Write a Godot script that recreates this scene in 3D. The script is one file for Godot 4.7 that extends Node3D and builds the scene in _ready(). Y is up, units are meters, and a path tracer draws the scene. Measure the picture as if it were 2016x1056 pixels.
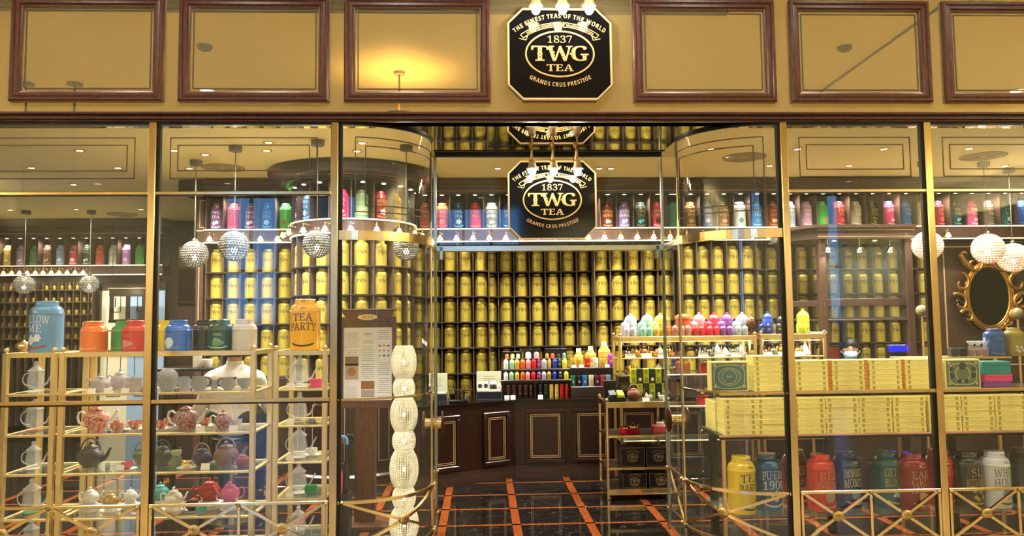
extends Node3D

const F := 1480.0
const CAM := Vector3(0, 1.55, 4.7)
var ex: Vector3
var ey: Vector3
var ez: Vector3
var M := {}
var taken := {}
var cache := {}
var serif: SystemFont
var serif_plain: SystemFont
var sans: SystemFont
var rng := RandomNumberGenerator.new()
const ORD := ["first", "second", "third", "fourth", "fifth", "sixth", "seventh", "eighth", "ninth", "tenth", "eleventh", "twelfth", "thirteenth", "fourteenth", "fifteenth", "sixteenth", "seventeenth", "eighteenth", "nineteenth", "twentieth", "twenty-first", "twenty-second", "twenty-third", "twenty-fourth", "twenty-fifth", "twenty-sixth", "twenty-seventh", "twenty-eighth", "twenty-ninth", "thirtieth"]

# ------------------------------------------------------------------ measuring: where a sight line of the survey meets a plane
func ray(x: float, y: float) -> Vector3:
	return -ez * F + ex * (x - 1008.0) - ey * (y - 528.0)

func W(x: float, y: float, z: float) -> Vector3:
	var d := ray(x, y)
	return CAM + d * ((z - CAM.z) / d.z)

func WY(x: float, y: float, h: float) -> Vector3:
	var d := ray(x, y)
	return CAM + d * ((h - CAM.y) / d.y)

# point of a level at height h that shows at (x, y) as a reflection in the shop front (plane z = 0)
func mirrored(x: float, y: float, h: float) -> Vector3:
	var d := ray(x, y)
	var p := CAM + d * ((h - CAM.y) / d.y)
	return Vector3(p.x, h, -p.z)

# ------------------------------------------------------------------ meshes
class MB:
	var v := PackedVector3Array()
	var n := PackedVector3Array()
	var t := PackedVector2Array()
	var k := PackedInt32Array()

	func add(p: Vector3, q: Vector3, uv := Vector2.ZERO) -> int:
		v.append(p)
		n.append(q)
		t.append(uv)
		return v.size() - 1

	func tri(a: int, b: int, c: int) -> void:
		var g := (v[b] - v[a]).cross(v[c] - v[a])
		if g.dot(n[a] + n[b] + n[c]) > 0.0:
			k.append_array([a, c, b])
		else:
			k.append_array([a, b, c])

	func quad(a: Vector3, b: Vector3, c: Vector3, d: Vector3, q: Vector3) -> void:
		var i := add(a, q, Vector2(0, 1))
		add(b, q, Vector2(1, 1))
		add(c, q, Vector2(1, 0))
		add(d, q, Vector2(0, 0))
		tri(i, i + 1, i + 2)
		tri(i, i + 2, i + 3)

	func box(c: Vector3, s: Vector3) -> void:
		var h := s * 0.5
		for a in 3:
			for e in [-1.0, 1.0]:
				var q := Vector3.ZERO
				q[a] = e
				var u := Vector3.ZERO
				var w := Vector3.ZERO
				u[(a + 1) % 3] = h[(a + 1) % 3]
				w[(a + 2) % 3] = h[(a + 2) % 3]
				var m: Vector3 = c + q * h[a]
				quad(m - u - w, m + u - w, m + u + w, m - u + w, q)

	func bbox(c: Vector3, s: Vector3, b: float) -> void:   # box with bevelled edges
		var h := s * 0.5
		b = minf(b, minf(h.x, minf(h.y, h.z)) * 0.9)
		for a in 3:
			var a1 := (a + 1) % 3
			var a2 := (a + 2) % 3
			for e in [-1.0, 1.0]:
				var q := Vector3.ZERO
				q[a] = e
				var u := Vector3.ZERO
				var w := Vector3.ZERO
				u[a1] = h[a1] - b
				w[a2] = h[a2] - b
				var m: Vector3 = c + q * h[a]
				quad(m - u - w, m + u - w, m + u + w, m - u + w, q)
				for e1 in [-1.0, 1.0]:
					var p := Vector3.ZERO
					p[a] = e * h[a]
					p[a1] = e1 * (h[a1] - b)
					var r := Vector3.ZERO
					r[a] = e * (h[a] - b)
					r[a1] = e1 * h[a1]
					var nn := Vector3.ZERO
					nn[a] = e
					nn[a1] = e1
					quad(c + p - w, c + p + w, c + r + w, c + r - w, nn.normalized())
		for x in [-1.0, 1.0]:
			for y in [-1.0, 1.0]:
				for z in [-1.0, 1.0]:
					var o := Vector3(x, y, z)
					var i := add(c + Vector3(h.x, h.y - b, h.z - b) * o, o.normalized())
					add(c + Vector3(h.x - b, h.y, h.z - b) * o, o.normalized())
					add(c + Vector3(h.x - b, h.y - b, h.z) * o, o.normalized())
					tri(i, i + 1, i + 2)

	func bar(a: Vector3, b: Vector3, w: float, d: float, up := Vector3(0, 0, 1)) -> void:   # a straight bar of width w, and depth d along up
		var f := (b - a).normalized()
		var s := f.cross(up).normalized() * w * 0.5
		var u := s.cross(f).normalized() * d * 0.5
		for p in [[s, u], [u, -s], [-s, -u], [-u, s]]:
			quad(a + p[0] - p[1], b + p[0] - p[1], b + p[0] + p[1], a + p[0] + p[1], p[0].normalized())
		quad(a - s - u, a + s - u, a + s + u, a - s + u, -f)
		quad(b - s - u, b + s - u, b + s + u, b - s + u, f)

	func lathe(pts: Array, seg := 24, at := Vector3.ZERO, sx := 1.0, sz := 1.0, a0 := 0.0, a1 := TAU) -> void:
		var m := pts.size()
		var tan_: Array = []
		for i in m - 1:
			var d: Vector2 = pts[i + 1] - pts[i]
			tan_.append(Vector2(d.y, -d.x).normalized())
		for i in m - 1:
			var n0: Vector2 = tan_[i]
			var n1: Vector2 = tan_[i]
			if i > 0 and tan_[i - 1].dot(tan_[i]) > 0.72:
				n0 = (tan_[i - 1] + tan_[i]).normalized()
			if i < m - 2 and tan_[i + 1].dot(tan_[i]) > 0.72:
				n1 = (tan_[i + 1] + tan_[i]).normalized()
			var base := v.size()
			for j in seg + 1:
				var a := a0 + (a1 - a0) * j / seg
				var c := sin(a)
				var e := cos(a)
				add(at + Vector3(pts[i].x * c * sx, pts[i].y, pts[i].x * e * sz), Vector3(n0.x * c, n0.y, n0.x * e), Vector2(float(j) / seg, 1.0 - float(i) / (m - 1)))
				add(at + Vector3(pts[i + 1].x * c * sx, pts[i + 1].y, pts[i + 1].x * e * sz), Vector3(n1.x * c, n1.y, n1.x * e), Vector2(float(j) / seg, 1.0 - float(i + 1) / (m - 1)))
			for j in seg:
				var b := base + j * 2
				if pts[i].x > 1e-5:
					tri(b, b + 2, b + 1)
				if pts[i + 1].x > 1e-5:
					tri(b + 1, b + 2, b + 3)

	func tube(path: PackedVector3Array, r: Variant, seg := 8, cap := true) -> void:
		var up := Vector3(0.21, 0.93, 0.13)
		var rows: Array = []
		for i in path.size():
			var d := (path[mini(i + 1, path.size() - 1)] - path[maxi(i - 1, 0)]).normalized()
			var s := d.cross(up)
			if s.length() < 0.1:
				s = d.cross(Vector3(1, 0.1, 0.2))
			s = s.normalized()
			var w := s.cross(d).normalized()
			up = w
			var rr: float = r[i] if r is Array else r
			var row: Array = []
			for j in seg + 1:
				var q := s * cos(TAU * j / seg) + w * sin(TAU * j / seg)
				row.append(add(path[i] + q * rr, q, Vector2(float(j) / seg, i)))
			rows.append(row)
		for i in path.size() - 1:
			for j in seg:
				tri(rows[i][j], rows[i + 1][j], rows[i][j + 1])
				tri(rows[i][j + 1], rows[i + 1][j], rows[i + 1][j + 1])
		if cap:
			for e in [0, path.size() - 1]:
				var d := (path[1] - path[0]).normalized() * -1.0 if e == 0 else (path[e] - path[e - 1]).normalized()
				var c := add(path[e], d)
				var first := v.size()
				for j in seg + 1:
					add(v[rows[e][j]], d)
				for j in seg:
					tri(c, first + j, first + j + 1)

	func ball(c: Vector3, r: Vector3, seg := 10, rings := 6) -> void:
		var base := v.size()
		for i in rings + 1:
			var p := PI * i / rings
			for j in seg + 1:
				var a := TAU * j / seg
				var q := Vector3(sin(p) * sin(a), cos(p), sin(p) * cos(a))
				add(c + q * r, (q / r).normalized(), Vector2(float(j) / seg, float(i) / rings))
		for i in rings:
			for j in seg:
				var b := base + i * (seg + 1) + j
				if i > 0:
					tri(b, b + 1, b + seg + 1)
				if i < rings - 1:
					tri(b + 1, b + seg + 1, b + seg + 2)

	func prism(poly: PackedVector2Array, z0: float, z1: float, at := Transform3D()) -> void:   # an outline in x and y, with its depth along z
		var ix := Geometry2D.triangulate_polygon(poly)
		for z in [z0, z1]:
			var q: Vector3 = at.basis * Vector3(0, 0, -1 if z == minf(z0, z1) else 1)
			var b := v.size()
			for p in poly:
				add(at * Vector3(p.x, p.y, z), q, p)
			for i in range(0, ix.size(), 3):
				tri(b + ix[i], b + ix[i + 1], b + ix[i + 2])
		var ccw := Geometry2D.is_polygon_clockwise(poly)
		for i in poly.size():
			var a := poly[i]
			var c := poly[(i + 1) % poly.size()]
			var d := (c - a).normalized()
			var q := Vector3(d.y, -d.x, 0) * (-1.0 if ccw else 1.0)
			quad(at * Vector3(a.x, a.y, z0), at * Vector3(c.x, c.y, z0), at * Vector3(c.x, c.y, z1), at * Vector3(a.x, a.y, z1), (at.basis * q).normalized())

	func sheet(f: Callable, nu: int, nv: int) -> void:   # f(u, v) gives points; normals from differences
		var base := v.size()
		for i in nu + 1:
			for j in nv + 1:
				var a := float(i) / nu
				var b := float(j) / nv
				var p: Vector3 = f.call(a, b)
				var du: Vector3 = f.call(minf(a + 0.004, 1.0), b) - f.call(maxf(a - 0.004, 0.0), b)
				var dv: Vector3 = f.call(a, minf(b + 0.004, 1.0)) - f.call(a, maxf(b - 0.004, 0.0))
				add(p, du.cross(dv).normalized(), Vector2(a, 1.0 - b))
		for i in nu:
			for j in nv:
				var b := base + i * (nv + 1) + j
				tri(b, b + 1, b + nv + 1)
				tri(b + 1, b + nv + 2, b + nv + 1)

	func join(o: MB, at: Transform3D) -> void:
		var b := v.size()
		for i in o.v.size():
			add(at * o.v[i], (at.basis * o.n[i]).normalized(), o.t[i])
		for i in o.k:
			k.append(b + i)

	func done() -> ArrayMesh:
		var a := []
		a.resize(Mesh.ARRAY_MAX)
		a[Mesh.ARRAY_VERTEX] = v
		a[Mesh.ARRAY_NORMAL] = n
		a[Mesh.ARRAY_TEX_UV] = t
		a[Mesh.ARRAY_INDEX] = k
		var m := ArrayMesh.new()
		m.add_surface_from_arrays(Mesh.PRIMITIVE_TRIANGLES, a)
		return m

func box(s: Vector3, b := 0.0) -> ArrayMesh:   # centred in x and z, standing on y = 0
	var key := "box%s%s" % [s.snappedf(0.0001), b]
	if not cache.has(key):
		var m := MB.new()
		if b > 0.0:
			m.bbox(Vector3(0, s.y * 0.5, 0), s, b)
		else:
			m.box(Vector3(0, s.y * 0.5, 0), s)
		cache[key] = m.done()
	return cache[key]

func lathe(pts: Array, seg := 24) -> ArrayMesh:
	var key := "lathe%s%s" % [pts, seg]
	if not cache.has(key):
		var m := MB.new()
		m.lathe(pts, seg)
		cache[key] = m.done()
	return cache[key]

func V(a: Array) -> Array:   # flat list of radius, height -> points
	var r := []
	for i in range(0, a.size(), 2):
		r.append(Vector2(a[i], a[i + 1]))
	return r

func scaled(pts: Array, r: float, h: float) -> Array:
	return pts.map(func(p): return Vector2(p.x * r, p.y * h))

# ------------------------------------------------------------------ lettering
func glyphs(s: String, font: Font, size: float, step := 3.0) -> Array:   # [points, width]; size is the height of a capital, baseline at y = 0, centred in x
	var key := "txt%s|%s|%s" % [s, font.get_instance_id(), step]
	if not cache.has(key):
		var t := TextMesh.new()
		t.text = s
		t.font = font
		t.font_size = 64
		t.pixel_size = 1.0 / 64.0
		t.depth = 0.0
		t.curve_step = step
		var a = t.surface_get_arrays(0)
		var p: PackedVector3Array = a[Mesh.ARRAY_VERTEX]
		var ix: PackedInt32Array = a[Mesh.ARRAY_INDEX] if a[Mesh.ARRAY_INDEX] != null else PackedInt32Array()
		var out := PackedVector3Array()
		if ix.size():
			for i in ix:
				out.append(p[i])
		else:
			out = p
		var ref := TextMesh.new()
		ref.text = "H"
		ref.font = font
		ref.font_size = 64
		ref.pixel_size = 1.0 / 64.0
		ref.depth = 0.0
		var hb := ref.get_aabb()
		var lo := INF
		var hi := -INF
		for q in out:
			lo = minf(lo, q.x)
			hi = maxf(hi, q.x)
		for i in out.size():
			out[i] = Vector3(out[i].x - (lo + hi) * 0.5, out[i].y - hb.position.y, 0) / hb.size.y
		cache[key] = [out, (hi - lo) / hb.size.y]
	var c: Array = cache[key]
	var r := PackedVector3Array()
	for q in c[0]:
		r.append(q * size)
	return [r, c[1] * size]

func put_text(m: MB, pts: PackedVector3Array, f: Callable, normal: Callable) -> void:
	for i in range(0, pts.size(), 3):
		var b := m.v.size()
		for j in 3:
			m.add(f.call(pts[i + j]), normal.call(pts[i + j]))
		m.tri(b, b + 1, b + 2)

func solid_text(m: MB, s: String, font: Font, size: float, depth: float, at: Transform3D, widen := 1.0, step := 2.0) -> void:   # raised letters with sides
	var g: PackedVector3Array = glyphs(s, font, size, step)[0]
	var edges := {}
	for i in range(0, g.size(), 3):
		var b := m.v.size()
		for j in 3:
			m.add(at * Vector3(g[i + j].x * widen, g[i + j].y, depth), at.basis.z.normalized())
			var p := (g[i + j] * 20000.0).round()
			var q := (g[i + (j + 1) % 3] * 20000.0).round()
			if edges.has([q, p]):
				edges.erase([q, p])
			else:
				edges[[p, q]] = [g[i + j], g[i + (j + 1) % 3]]
		m.tri(b, b + 1, b + 2)
	if depth <= 0.0:
		return
	for e in edges.values():
		var p := Vector3(e[0].x * widen, e[0].y, 0)
		var q := Vector3(e[1].x * widen, e[1].y, 0)
		var d := (q - p).normalized()
		m.quad(at * p, at * q, at * (q + Vector3(0, 0, depth)), at * (p + Vector3(0, 0, depth)), (at.basis * Vector3(d.y, -d.x, 0)).normalized())

func arc_text(m: MB, s: String, font: Font, size: float, r: float, cy: float, depth: float, space := 1.0, below := false) -> void:   # letters along an arc of radius r round (0, cy)
	var w: Array = []
	var total := 0.0
	for ch in s:
		var x: float = font.get_string_size(ch, HORIZONTAL_ALIGNMENT_LEFT, -1, 64).x / 64.0 * size * 1.4 * space
		w.append(x)
		total += x
	var x0 := -total * 0.5
	for i in s.length():
		var a: float = (x0 + w[i] * 0.5) / r
		x0 += w[i]
		if s[i] == " ":
			continue
		var tf: Transform3D
		if below:
			tf = Transform3D(Basis(Vector3(0, 0, 1), a), Vector3(sin(a) * r, cy - cos(a) * r, 0))
		else:
			tf = Transform3D(Basis(Vector3(0, 0, 1), -a), Vector3(sin(a) * r, cy + cos(a) * r, 0))
		solid_text(m, s[i], font, size, depth, tf, 0.92, 3.0)

# ------------------------------------------------------------------ nodes
func numbered(called: String) -> String:
	var c: int = taken.get(called, 0)
	taken[called] = c + 1
	return called if c == 0 else "%s_%03d" % [called, c]

func thing(called: String, label: String, category: String, at := Vector3.ZERO, turn := 0.0, group := "") -> Node3D:
	var o := Node3D.new()
	o.name = numbered(called)
	add_child(o)
	o.position = at
	o.rotation.y = turn
	tag(o, label, category, group)
	return o

func tag(o: Node, label: String, category: String, group := "") -> void:
	o.set_meta("label", label)
	o.set_meta("category", category)
	if group:
		o.set_meta("group", group)

func part(parent: Node, called: String, mesh: Mesh, mat: Material, at := Vector3.ZERO, turn := Vector3.ZERO) -> MeshInstance3D:
	var o := MeshInstance3D.new()
	o.name = called
	o.mesh = mesh
	o.material_override = mat
	o.position = at
	o.rotation = turn
	parent.add_child(o, true)
	return o

func single(called: String, label: String, category: String, mesh: Mesh, mat: Material, at := Vector3.ZERO, turn := 0.0, group := "") -> MeshInstance3D:
	var o := part(self, numbered(called), mesh, mat, at, Vector3(0, turn, 0))
	tag(o, label, category, group)
	return o

func struct(called: String, mesh: Mesh, mat: Material, at := Vector3.ZERO) -> MeshInstance3D:
	var o := part(self, numbered(called), mesh, mat, at)
	o.set_meta("kind", "structure")
	return o

func sroot(called: String) -> Node3D:
	var o := Node3D.new()
	o.name = numbered(called)
	add_child(o)
	o.set_meta("kind", "structure")
	return o

func dup(src: Node3D, at: Vector3, label: String, turn := 0.0) -> Node3D:
	var o: Node3D = src.duplicate()
	o.name = numbered(str(src.name))
	add_child(o)
	o.position = at
	o.rotation.y = turn
	o.set_meta("label", label)
	return o

func stuff(o: Node) -> Node:
	o.set_meta("kind", "stuff")
	return o

# ------------------------------------------------------------------ materials
func mat(called: String, c: Color, rough := 0.5, metal := 0.0) -> StandardMaterial3D:
	var m := StandardMaterial3D.new()
	m.resource_name = called
	m.albedo_color = c
	m.roughness = rough
	m.metallic = metal
	M[called] = m
	return m

func glow(called: String, c: Color, e: float) -> StandardMaterial3D:
	var m := mat(called, Color(0.9, 0.88, 0.8), 0.4)
	m.emission_enabled = true
	m.emission = c
	m.emission_energy_multiplier = e
	return m

func glass(called: String, c: Color, a: float, spec := 0.5) -> StandardMaterial3D:
	var m := mat(called, Color(c.r, c.g, c.b, a), 0.0)
	m.transparency = BaseMaterial3D.TRANSPARENCY_ALPHA
	m.metallic_specular = spec
	return m

func noise_tex(freq: float, ramp: Array, size := 512, seed_ := 3, kind := FastNoiseLite.TYPE_SIMPLEX_SMOOTH, normal := false, stretch := Vector3.ONE) -> NoiseTexture2D:
	var n := FastNoiseLite.new()
	n.seed = seed_
	n.noise_type = kind
	n.frequency = freq
	n.fractal_octaves = 4
	var t := NoiseTexture2D.new()
	t.width = size
	t.height = size
	t.seamless = true
	t.noise = n
	if normal:
		t.as_normal_map = true
		t.bump_strength = 2.0
	elif ramp.size():
		var g := Gradient.new()
		g.offsets = PackedFloat32Array(ramp.map(func(p): return p[0]))
		g.colors = PackedColorArray(ramp.map(func(p): return p[1]))
		t.color_ramp = g
	return t

func tri_tex(m: StandardMaterial3D, t: Texture2D, scale: Vector3, world := true) -> void:
	m.albedo_texture = t
	m.albedo_color = Color.WHITE
	m.uv1_triplanar = true
	m.uv1_world_triplanar = world
	m.uv1_scale = scale

func wood(called: String, a: Color, b: Color, rough: float, seed_: int) -> StandardMaterial3D:
	var m := mat(called, a, rough)
	tri_tex(m, noise_tex(0.02, [[0.25, a], [0.5, a.lerp(b, 0.5)], [0.75, b]], 512, seed_), Vector3(5.0, 0.9, 5.0))
	m.clearcoat_enabled = true
	m.clearcoat = 0.35
	m.clearcoat_roughness = 0.15
	return m

func make_materials() -> void:
	var s := func(f: String, w: int): 
		var x := SystemFont.new()
		x.font_names = PackedStringArray([f])
		x.font_weight = w
		return x
	serif = s.call("Droid Serif", 700)
	serif_plain = s.call("Droid Serif", 400)
	sans = s.call("Droid Sans", 700)
	mat("brass", Color(0.9, 0.81, 0.62), 0.16, 1.0)
	mat("brass_satin", Color(0.9, 0.78, 0.54), 0.3, 1.0)
	mat("gold", Color(0.92, 0.72, 0.36), 0.25, 1.0)
	mat("steel", Color(0.72, 0.73, 0.67), 0.2, 1.0)
	mat("bronze", Color(0.36, 0.2, 0.12), 0.3, 0.8)
	mat("black_edge", Color(0.05, 0.05, 0.05), 0.4)
	mat("mirror", Color(0.88, 0.88, 0.84), 0.015, 1.0)
	mat("soffit_mirror", Color(0.62, 0.58, 0.48), 0.03, 1.0)
	var fascia := mat("fascia_lacquer", Color(0.92, 0.86, 0.68), 0.012, 0.86)
	fascia.metallic_specular = 0.5
	wood("mahogany", Color(0.235, 0.105, 0.075), Color(0.33, 0.16, 0.11), 0.35, 5)
	wood("dark_wood", Color(0.12, 0.075, 0.06), Color(0.17, 0.105, 0.085), 0.4, 9)
	wood("panel_wood", Color(0.2, 0.13, 0.1), Color(0.27, 0.18, 0.14), 0.42, 12)
	wood("counter_wood", Color(0.125, 0.052, 0.042), Color(0.185, 0.085, 0.065), 0.3, 15)
	mat("cubby", Color(0.09, 0.06, 0.05), 0.6)
	mat("divider", Color(0.27, 0.2, 0.17), 0.45)
	mat("shop_cream", Color(0.95, 0.88, 0.58), 0.6)
	mat("cream", Color(0.92, 0.87, 0.66), 0.6)
	mat("plaster", Color(0.86, 0.82, 0.7), 0.8)
	mat("gilt_line", Color(0.85, 0.72, 0.52), 0.35, 0.4)
	mat("etch", Color(0.28, 0.21, 0.12), 0.5)
	var marble := mat("black_marble", Color(0.06, 0.055, 0.055), 0.06)
	tri_tex(marble, noise_tex(0.006, [[0.0, Color(0.035, 0.032, 0.032)], [0.485, Color(0.06, 0.055, 0.052)], [0.5, Color(0.42, 0.38, 0.34)], [0.512, Color(0.05, 0.045, 0.045)], [1.0, Color(0.075, 0.065, 0.06)]], 1024, 21), Vector3(0.9, 0.9, 0.9))
	var orange := mat("orange_marble", Color(0.6, 0.26, 0.09), 0.08)
	tri_tex(orange, noise_tex(0.02, [[0.2, Color(0.4, 0.19, 0.08)], [0.8, Color(0.5, 0.26, 0.12)]], 512, 22), Vector3(2, 2, 2))
	var stone := mat("mall_stone", Color(0.62, 0.56, 0.46), 0.2)
	tri_tex(stone, noise_tex(0.01, [[0.2, Color(0.6, 0.54, 0.44)], [0.8, Color(0.7, 0.63, 0.52)]], 512, 23), Vector3(0.7, 0.7, 0.7))
	glass("pane", Color(0.8, 0.9, 0.85), 0.03)
	glass("curved_pane", Color(0.8, 0.9, 0.85), 0.03)
	glass("shelf_glass", Color(0.75, 0.9, 0.85), 0.06)
	mat("glass_edge", Color(0.4, 0.47, 0.44), 0.15)
	mat("sign_black", Color(0.015, 0.02, 0.04), 0.06)
	mat("sign_gold", Color(0.69, 0.57, 0.37), 0.4, 0.25)
	mat("sign_rim", Color(0.86, 0.74, 0.55), 0.3, 0.3)
	glow("bulb", Color(1.0, 0.9, 0.72), 30.0)
	glow("small_bulb", Color(1.0, 0.9, 0.7), 14.0)
	glow("downlight", Color(1.0, 0.93, 0.78), 16.0)
	mat("black_wood", Color(0.06, 0.04, 0.035), 0.2)
	mat("navy", Color(0.03, 0.05, 0.14), 0.3)
	mat("pale_card", Color(0.72, 0.74, 0.66), 0.6)
	mat("dark_print", Color(0.15, 0.16, 0.17), 0.6)
	mat("pale_pink", Color(0.78, 0.66, 0.6), 0.35)
	mat("box_gold", Color(0.78, 0.7, 0.48), 0.4, 0.2)
	mat("lime", Color(0.78, 0.8, 0.12), 0.4)
	mat("teal", Color(0.05, 0.17, 0.19), 0.4)
	mat("lime_print", Color(0.45, 0.6, 0.22), 0.5)
	mat("teal_print", Color(0.32, 0.38, 0.28), 0.5)
	mat("clay", Color(0.42, 0.24, 0.16), 0.7)
	mat("cane", Color(0.7, 0.56, 0.38), 0.6)
	mat("red_lacquer", Color(0.66, 0.03, 0.04), 0.15)
	mat("pink_card", Color(0.82, 0.3, 0.4), 0.5)
	glass("clear_glass", Color(0.9, 0.95, 1.0), 0.12)
	glass("clear_silver", Color(0.9, 0.93, 0.96), 0.34)
	mat("copper", Color(0.9, 0.66, 0.52), 0.18, 1.0)
	mat("red_box", Color(0.66, 0.13, 0.1), 0.4)
	mat("tea_yellow", Color(0.94, 0.9, 0.55), 0.45)
	mat("tea_yellow_print", Color(0.72, 0.64, 0.32), 0.5)
	mat("orange_card", Color(0.78, 0.5, 0.14), 0.5)
	mat("orange_print", Color(0.88, 0.66, 0.26), 0.5)
	mat("print_teal", Color(0.26, 0.42, 0.42), 0.5)
	mat("print_green", Color(0.36, 0.44, 0.34), 0.5)
	mat("print_line", Color(0.74, 0.68, 0.5), 0.5)
	mat("navy_print", Color(0.16, 0.19, 0.27), 0.5)
	mat("bronze_edge", Color(0.84, 0.63, 0.52), 0.3, 0.6)
	mat("turquoise", Color(0.02, 0.5, 0.5), 0.4)
	mat("violet", Color(0.52, 0.24, 0.6), 0.4)
	mat("hot_pink", Color(0.85, 0.24, 0.48), 0.4)
	mat("amber_globe", Color(0.52, 0.47, 0.33), 0.2)
	glow("screen_orange", Color(0.7, 0.22, 0.06), 0.35)
	glow("screen_blue", Color(0.02, 0.06, 1.0), 2.2)
	M.screen_blue.albedo_color = Color(0.01, 0.01, 0.03)
	M.screen_orange.albedo_color = Color(0.03, 0.02, 0.02)
	mat("brass_pale", Color(0.92, 0.82, 0.58), 0.3, 0.8)
	mat("amber_red", Color(0.6, 0.2, 0.1), 0.15)
	mat("green_glass", Color(0.1, 0.5, 0.24), 0.3)
	mat("iron", Color(0.28, 0.28, 0.27), 0.5)
	mat("rose", Color(0.78, 0.34, 0.42), 0.25)
	mat("celadon", Color(0.44, 0.48, 0.4), 0.3)
	mat("celadon_pale", Color(0.66, 0.74, 0.6), 0.3)
	mat("blue_clay", Color(0.22, 0.22, 0.36), 0.6)
	mat("sand_clay", Color(0.52, 0.42, 0.3), 0.65)
	mat("rose_clay", Color(0.55, 0.3, 0.28), 0.5)
	mat("cream_gold", Color(0.8, 0.66, 0.4), 0.2, 0.4)
	mat("aqua", Color(0.25, 0.62, 0.62), 0.15)
	mat("red_glaze", Color(0.66, 0.08, 0.08), 0.12)
	mat("pink_glaze", Color(0.78, 0.36, 0.46), 0.12)
	mat("tin_bright", Color(0.78, 0.7, 0.26), 0.4, 0.3)
	mat("paper", Color(0.86, 0.88, 0.92), 0.7)
	wood("stand_wood", Color(0.26, 0.13, 0.08), Color(0.36, 0.2, 0.12), 0.35, 31)
	mat("cane_dark", Color(0.5, 0.28, 0.12), 0.35)
	mat("sky_blue", Color(0.3, 0.62, 0.85), 0.3)
	mat("skin", Color(0.74, 0.54, 0.43), 0.5)
	var sw := mat("shirt_white", Color(0.85, 0.84, 0.83), 0.85)
	sw.normal_enabled = true
	sw.normal_texture = noise_tex(0.012, [], 256, 41, FastNoiseLite.TYPE_SIMPLEX_SMOOTH, true)
	sw.uv1_triplanar = true
	sw.uv1_scale = Vector3(2.2, 2.2, 2.2)
	sw.normal_scale = 5.0
	mat("hair_brown", Color(0.14, 0.09, 0.07), 0.55)
	mat("hair_black", Color(0.05, 0.04, 0.04), 0.5)
	mat("mask_blue", Color(0.62, 0.76, 0.88), 0.8)
	mat("exit_green", Color(0.1, 0.5, 0.26), 0.5)
	var lc := mat("lit_crystal", Color(0.95, 0.94, 0.9), 0.1)
	lc.backlight_enabled = true
	lc.backlight = Color(0.92, 0.91, 0.86)
	mat("cream_reflection", Color(0.9, 0.88, 0.76), 0.4)  # bright hall seen in a mirror, painted as flat colour
	mat("blue_reflection", Color(0.62, 0.74, 0.86), 0.4)  # daylight tint of the mirror image, painted as flat colour
	glass("smoked", Color(0.1, 0.2, 0.3), 0.6)
	mat("pale_gold", Color(0.96, 0.87, 0.66), 0.35, 0.3)
	mat("vent_paint", Color(0.62, 0.55, 0.36), 0.6)
	mat("crystal", Color(0.42, 0.43, 0.43), 0.15, 0.75)
	mat("crystal_rose", Color(0.92, 0.86, 0.83), 0.12)
	M.crystal_rose.backlight_enabled = true
	M.crystal_rose.backlight = Color(0.8, 0.72, 0.68)
	mat("cord_grey", Color(0.36, 0.35, 0.32), 0.5)
	glow("pendant_bulb", Color(1, 0.93, 0.8), 12.0)
	glow("strip_glow", Color(1.0, 0.85, 0.58), 1.1)  # glow given to gold trims that are only lit; also the stand strips
	mat("white", Color(0.88, 0.87, 0.84), 0.4)
	mat("porcelain", Color(0.9, 0.9, 0.88), 0.1)
	mat("black", Color(0.02, 0.02, 0.022), 0.35)
	mat("grey", Color(0.45, 0.44, 0.42), 0.5)

# ------------------------------------------------------------------ camera, sky, large lights
func survey() -> void:
	var yaw := deg_to_rad(2.32204734)
	var pit := deg_to_rad(3.92350986)
	var rol := deg_to_rad(-0.59948759)
	var fw := Vector3(sin(yaw) * cos(pit), sin(pit), -cos(yaw) * cos(pit))
	var r := fw.cross(Vector3.UP).normalized()
	var u := r.cross(fw)
	ex = r * cos(rol) + u * sin(rol)
	ey = -r * sin(rol) + u * cos(rol)
	ez = -fw

func make_world() -> void:
	var cam := Camera3D.new()
	cam.name = "camera"
	cam.fov = rad_to_deg(2.0 * atan(528.0 / F))
	cam.transform = Transform3D(Basis(ex, ey, ez), CAM)
	cam.near = 0.05
	cam.far = 100.0
	add_child(cam)
	cam.current = true
	var env := Environment.new()
	env.background_mode = Environment.BG_SKY
	var sky := Sky.new()
	var sm := ProceduralSkyMaterial.new()
	sm.sky_top_color = Color(0.3, 0.54, 0.84)
	sm.sky_horizon_color = Color(0.48, 0.72, 0.95)
	sm.ground_horizon_color = Color(0.4, 0.5, 0.62)
	sm.ground_bottom_color = Color(0.3, 0.36, 0.42)
	sm.sky_energy_multiplier = 2.2
	sm.ground_energy_multiplier = 1.0
	sky.sky_material = sm
	env.sky = sky
	env.tonemap_mode = Environment.TONE_MAPPER_LINEAR
	env.tonemap_exposure = EXPOSURE
	env.sdfgi_enabled = true
	env.ssao_enabled = true
	env.ssil_enabled = true
	var we := WorldEnvironment.new()
	we.name = "surroundings"
	we.environment = env
	add_child(we)

const EXPOSURE := 1.3
const FRONT_E := 1.8
const WARM := Color(1.0, 0.965, 0.875)

func area(called: String, at: Vector3, look: Vector3, size: Vector2, e: float, c := WARM) -> void:
	var l := AreaLight3D.new()
	l.name = called
	l.area_size = size
	l.light_energy = e
	l.light_color = c
	l.area_range = 30.0
	l.shadow_enabled = true
	add_child(l, true)
	l.position = at
	l.look_at_from_position(at, at + look, Vector3(0, 0, 1) if absf(look.y) > 0.9 else Vector3.UP)

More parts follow.
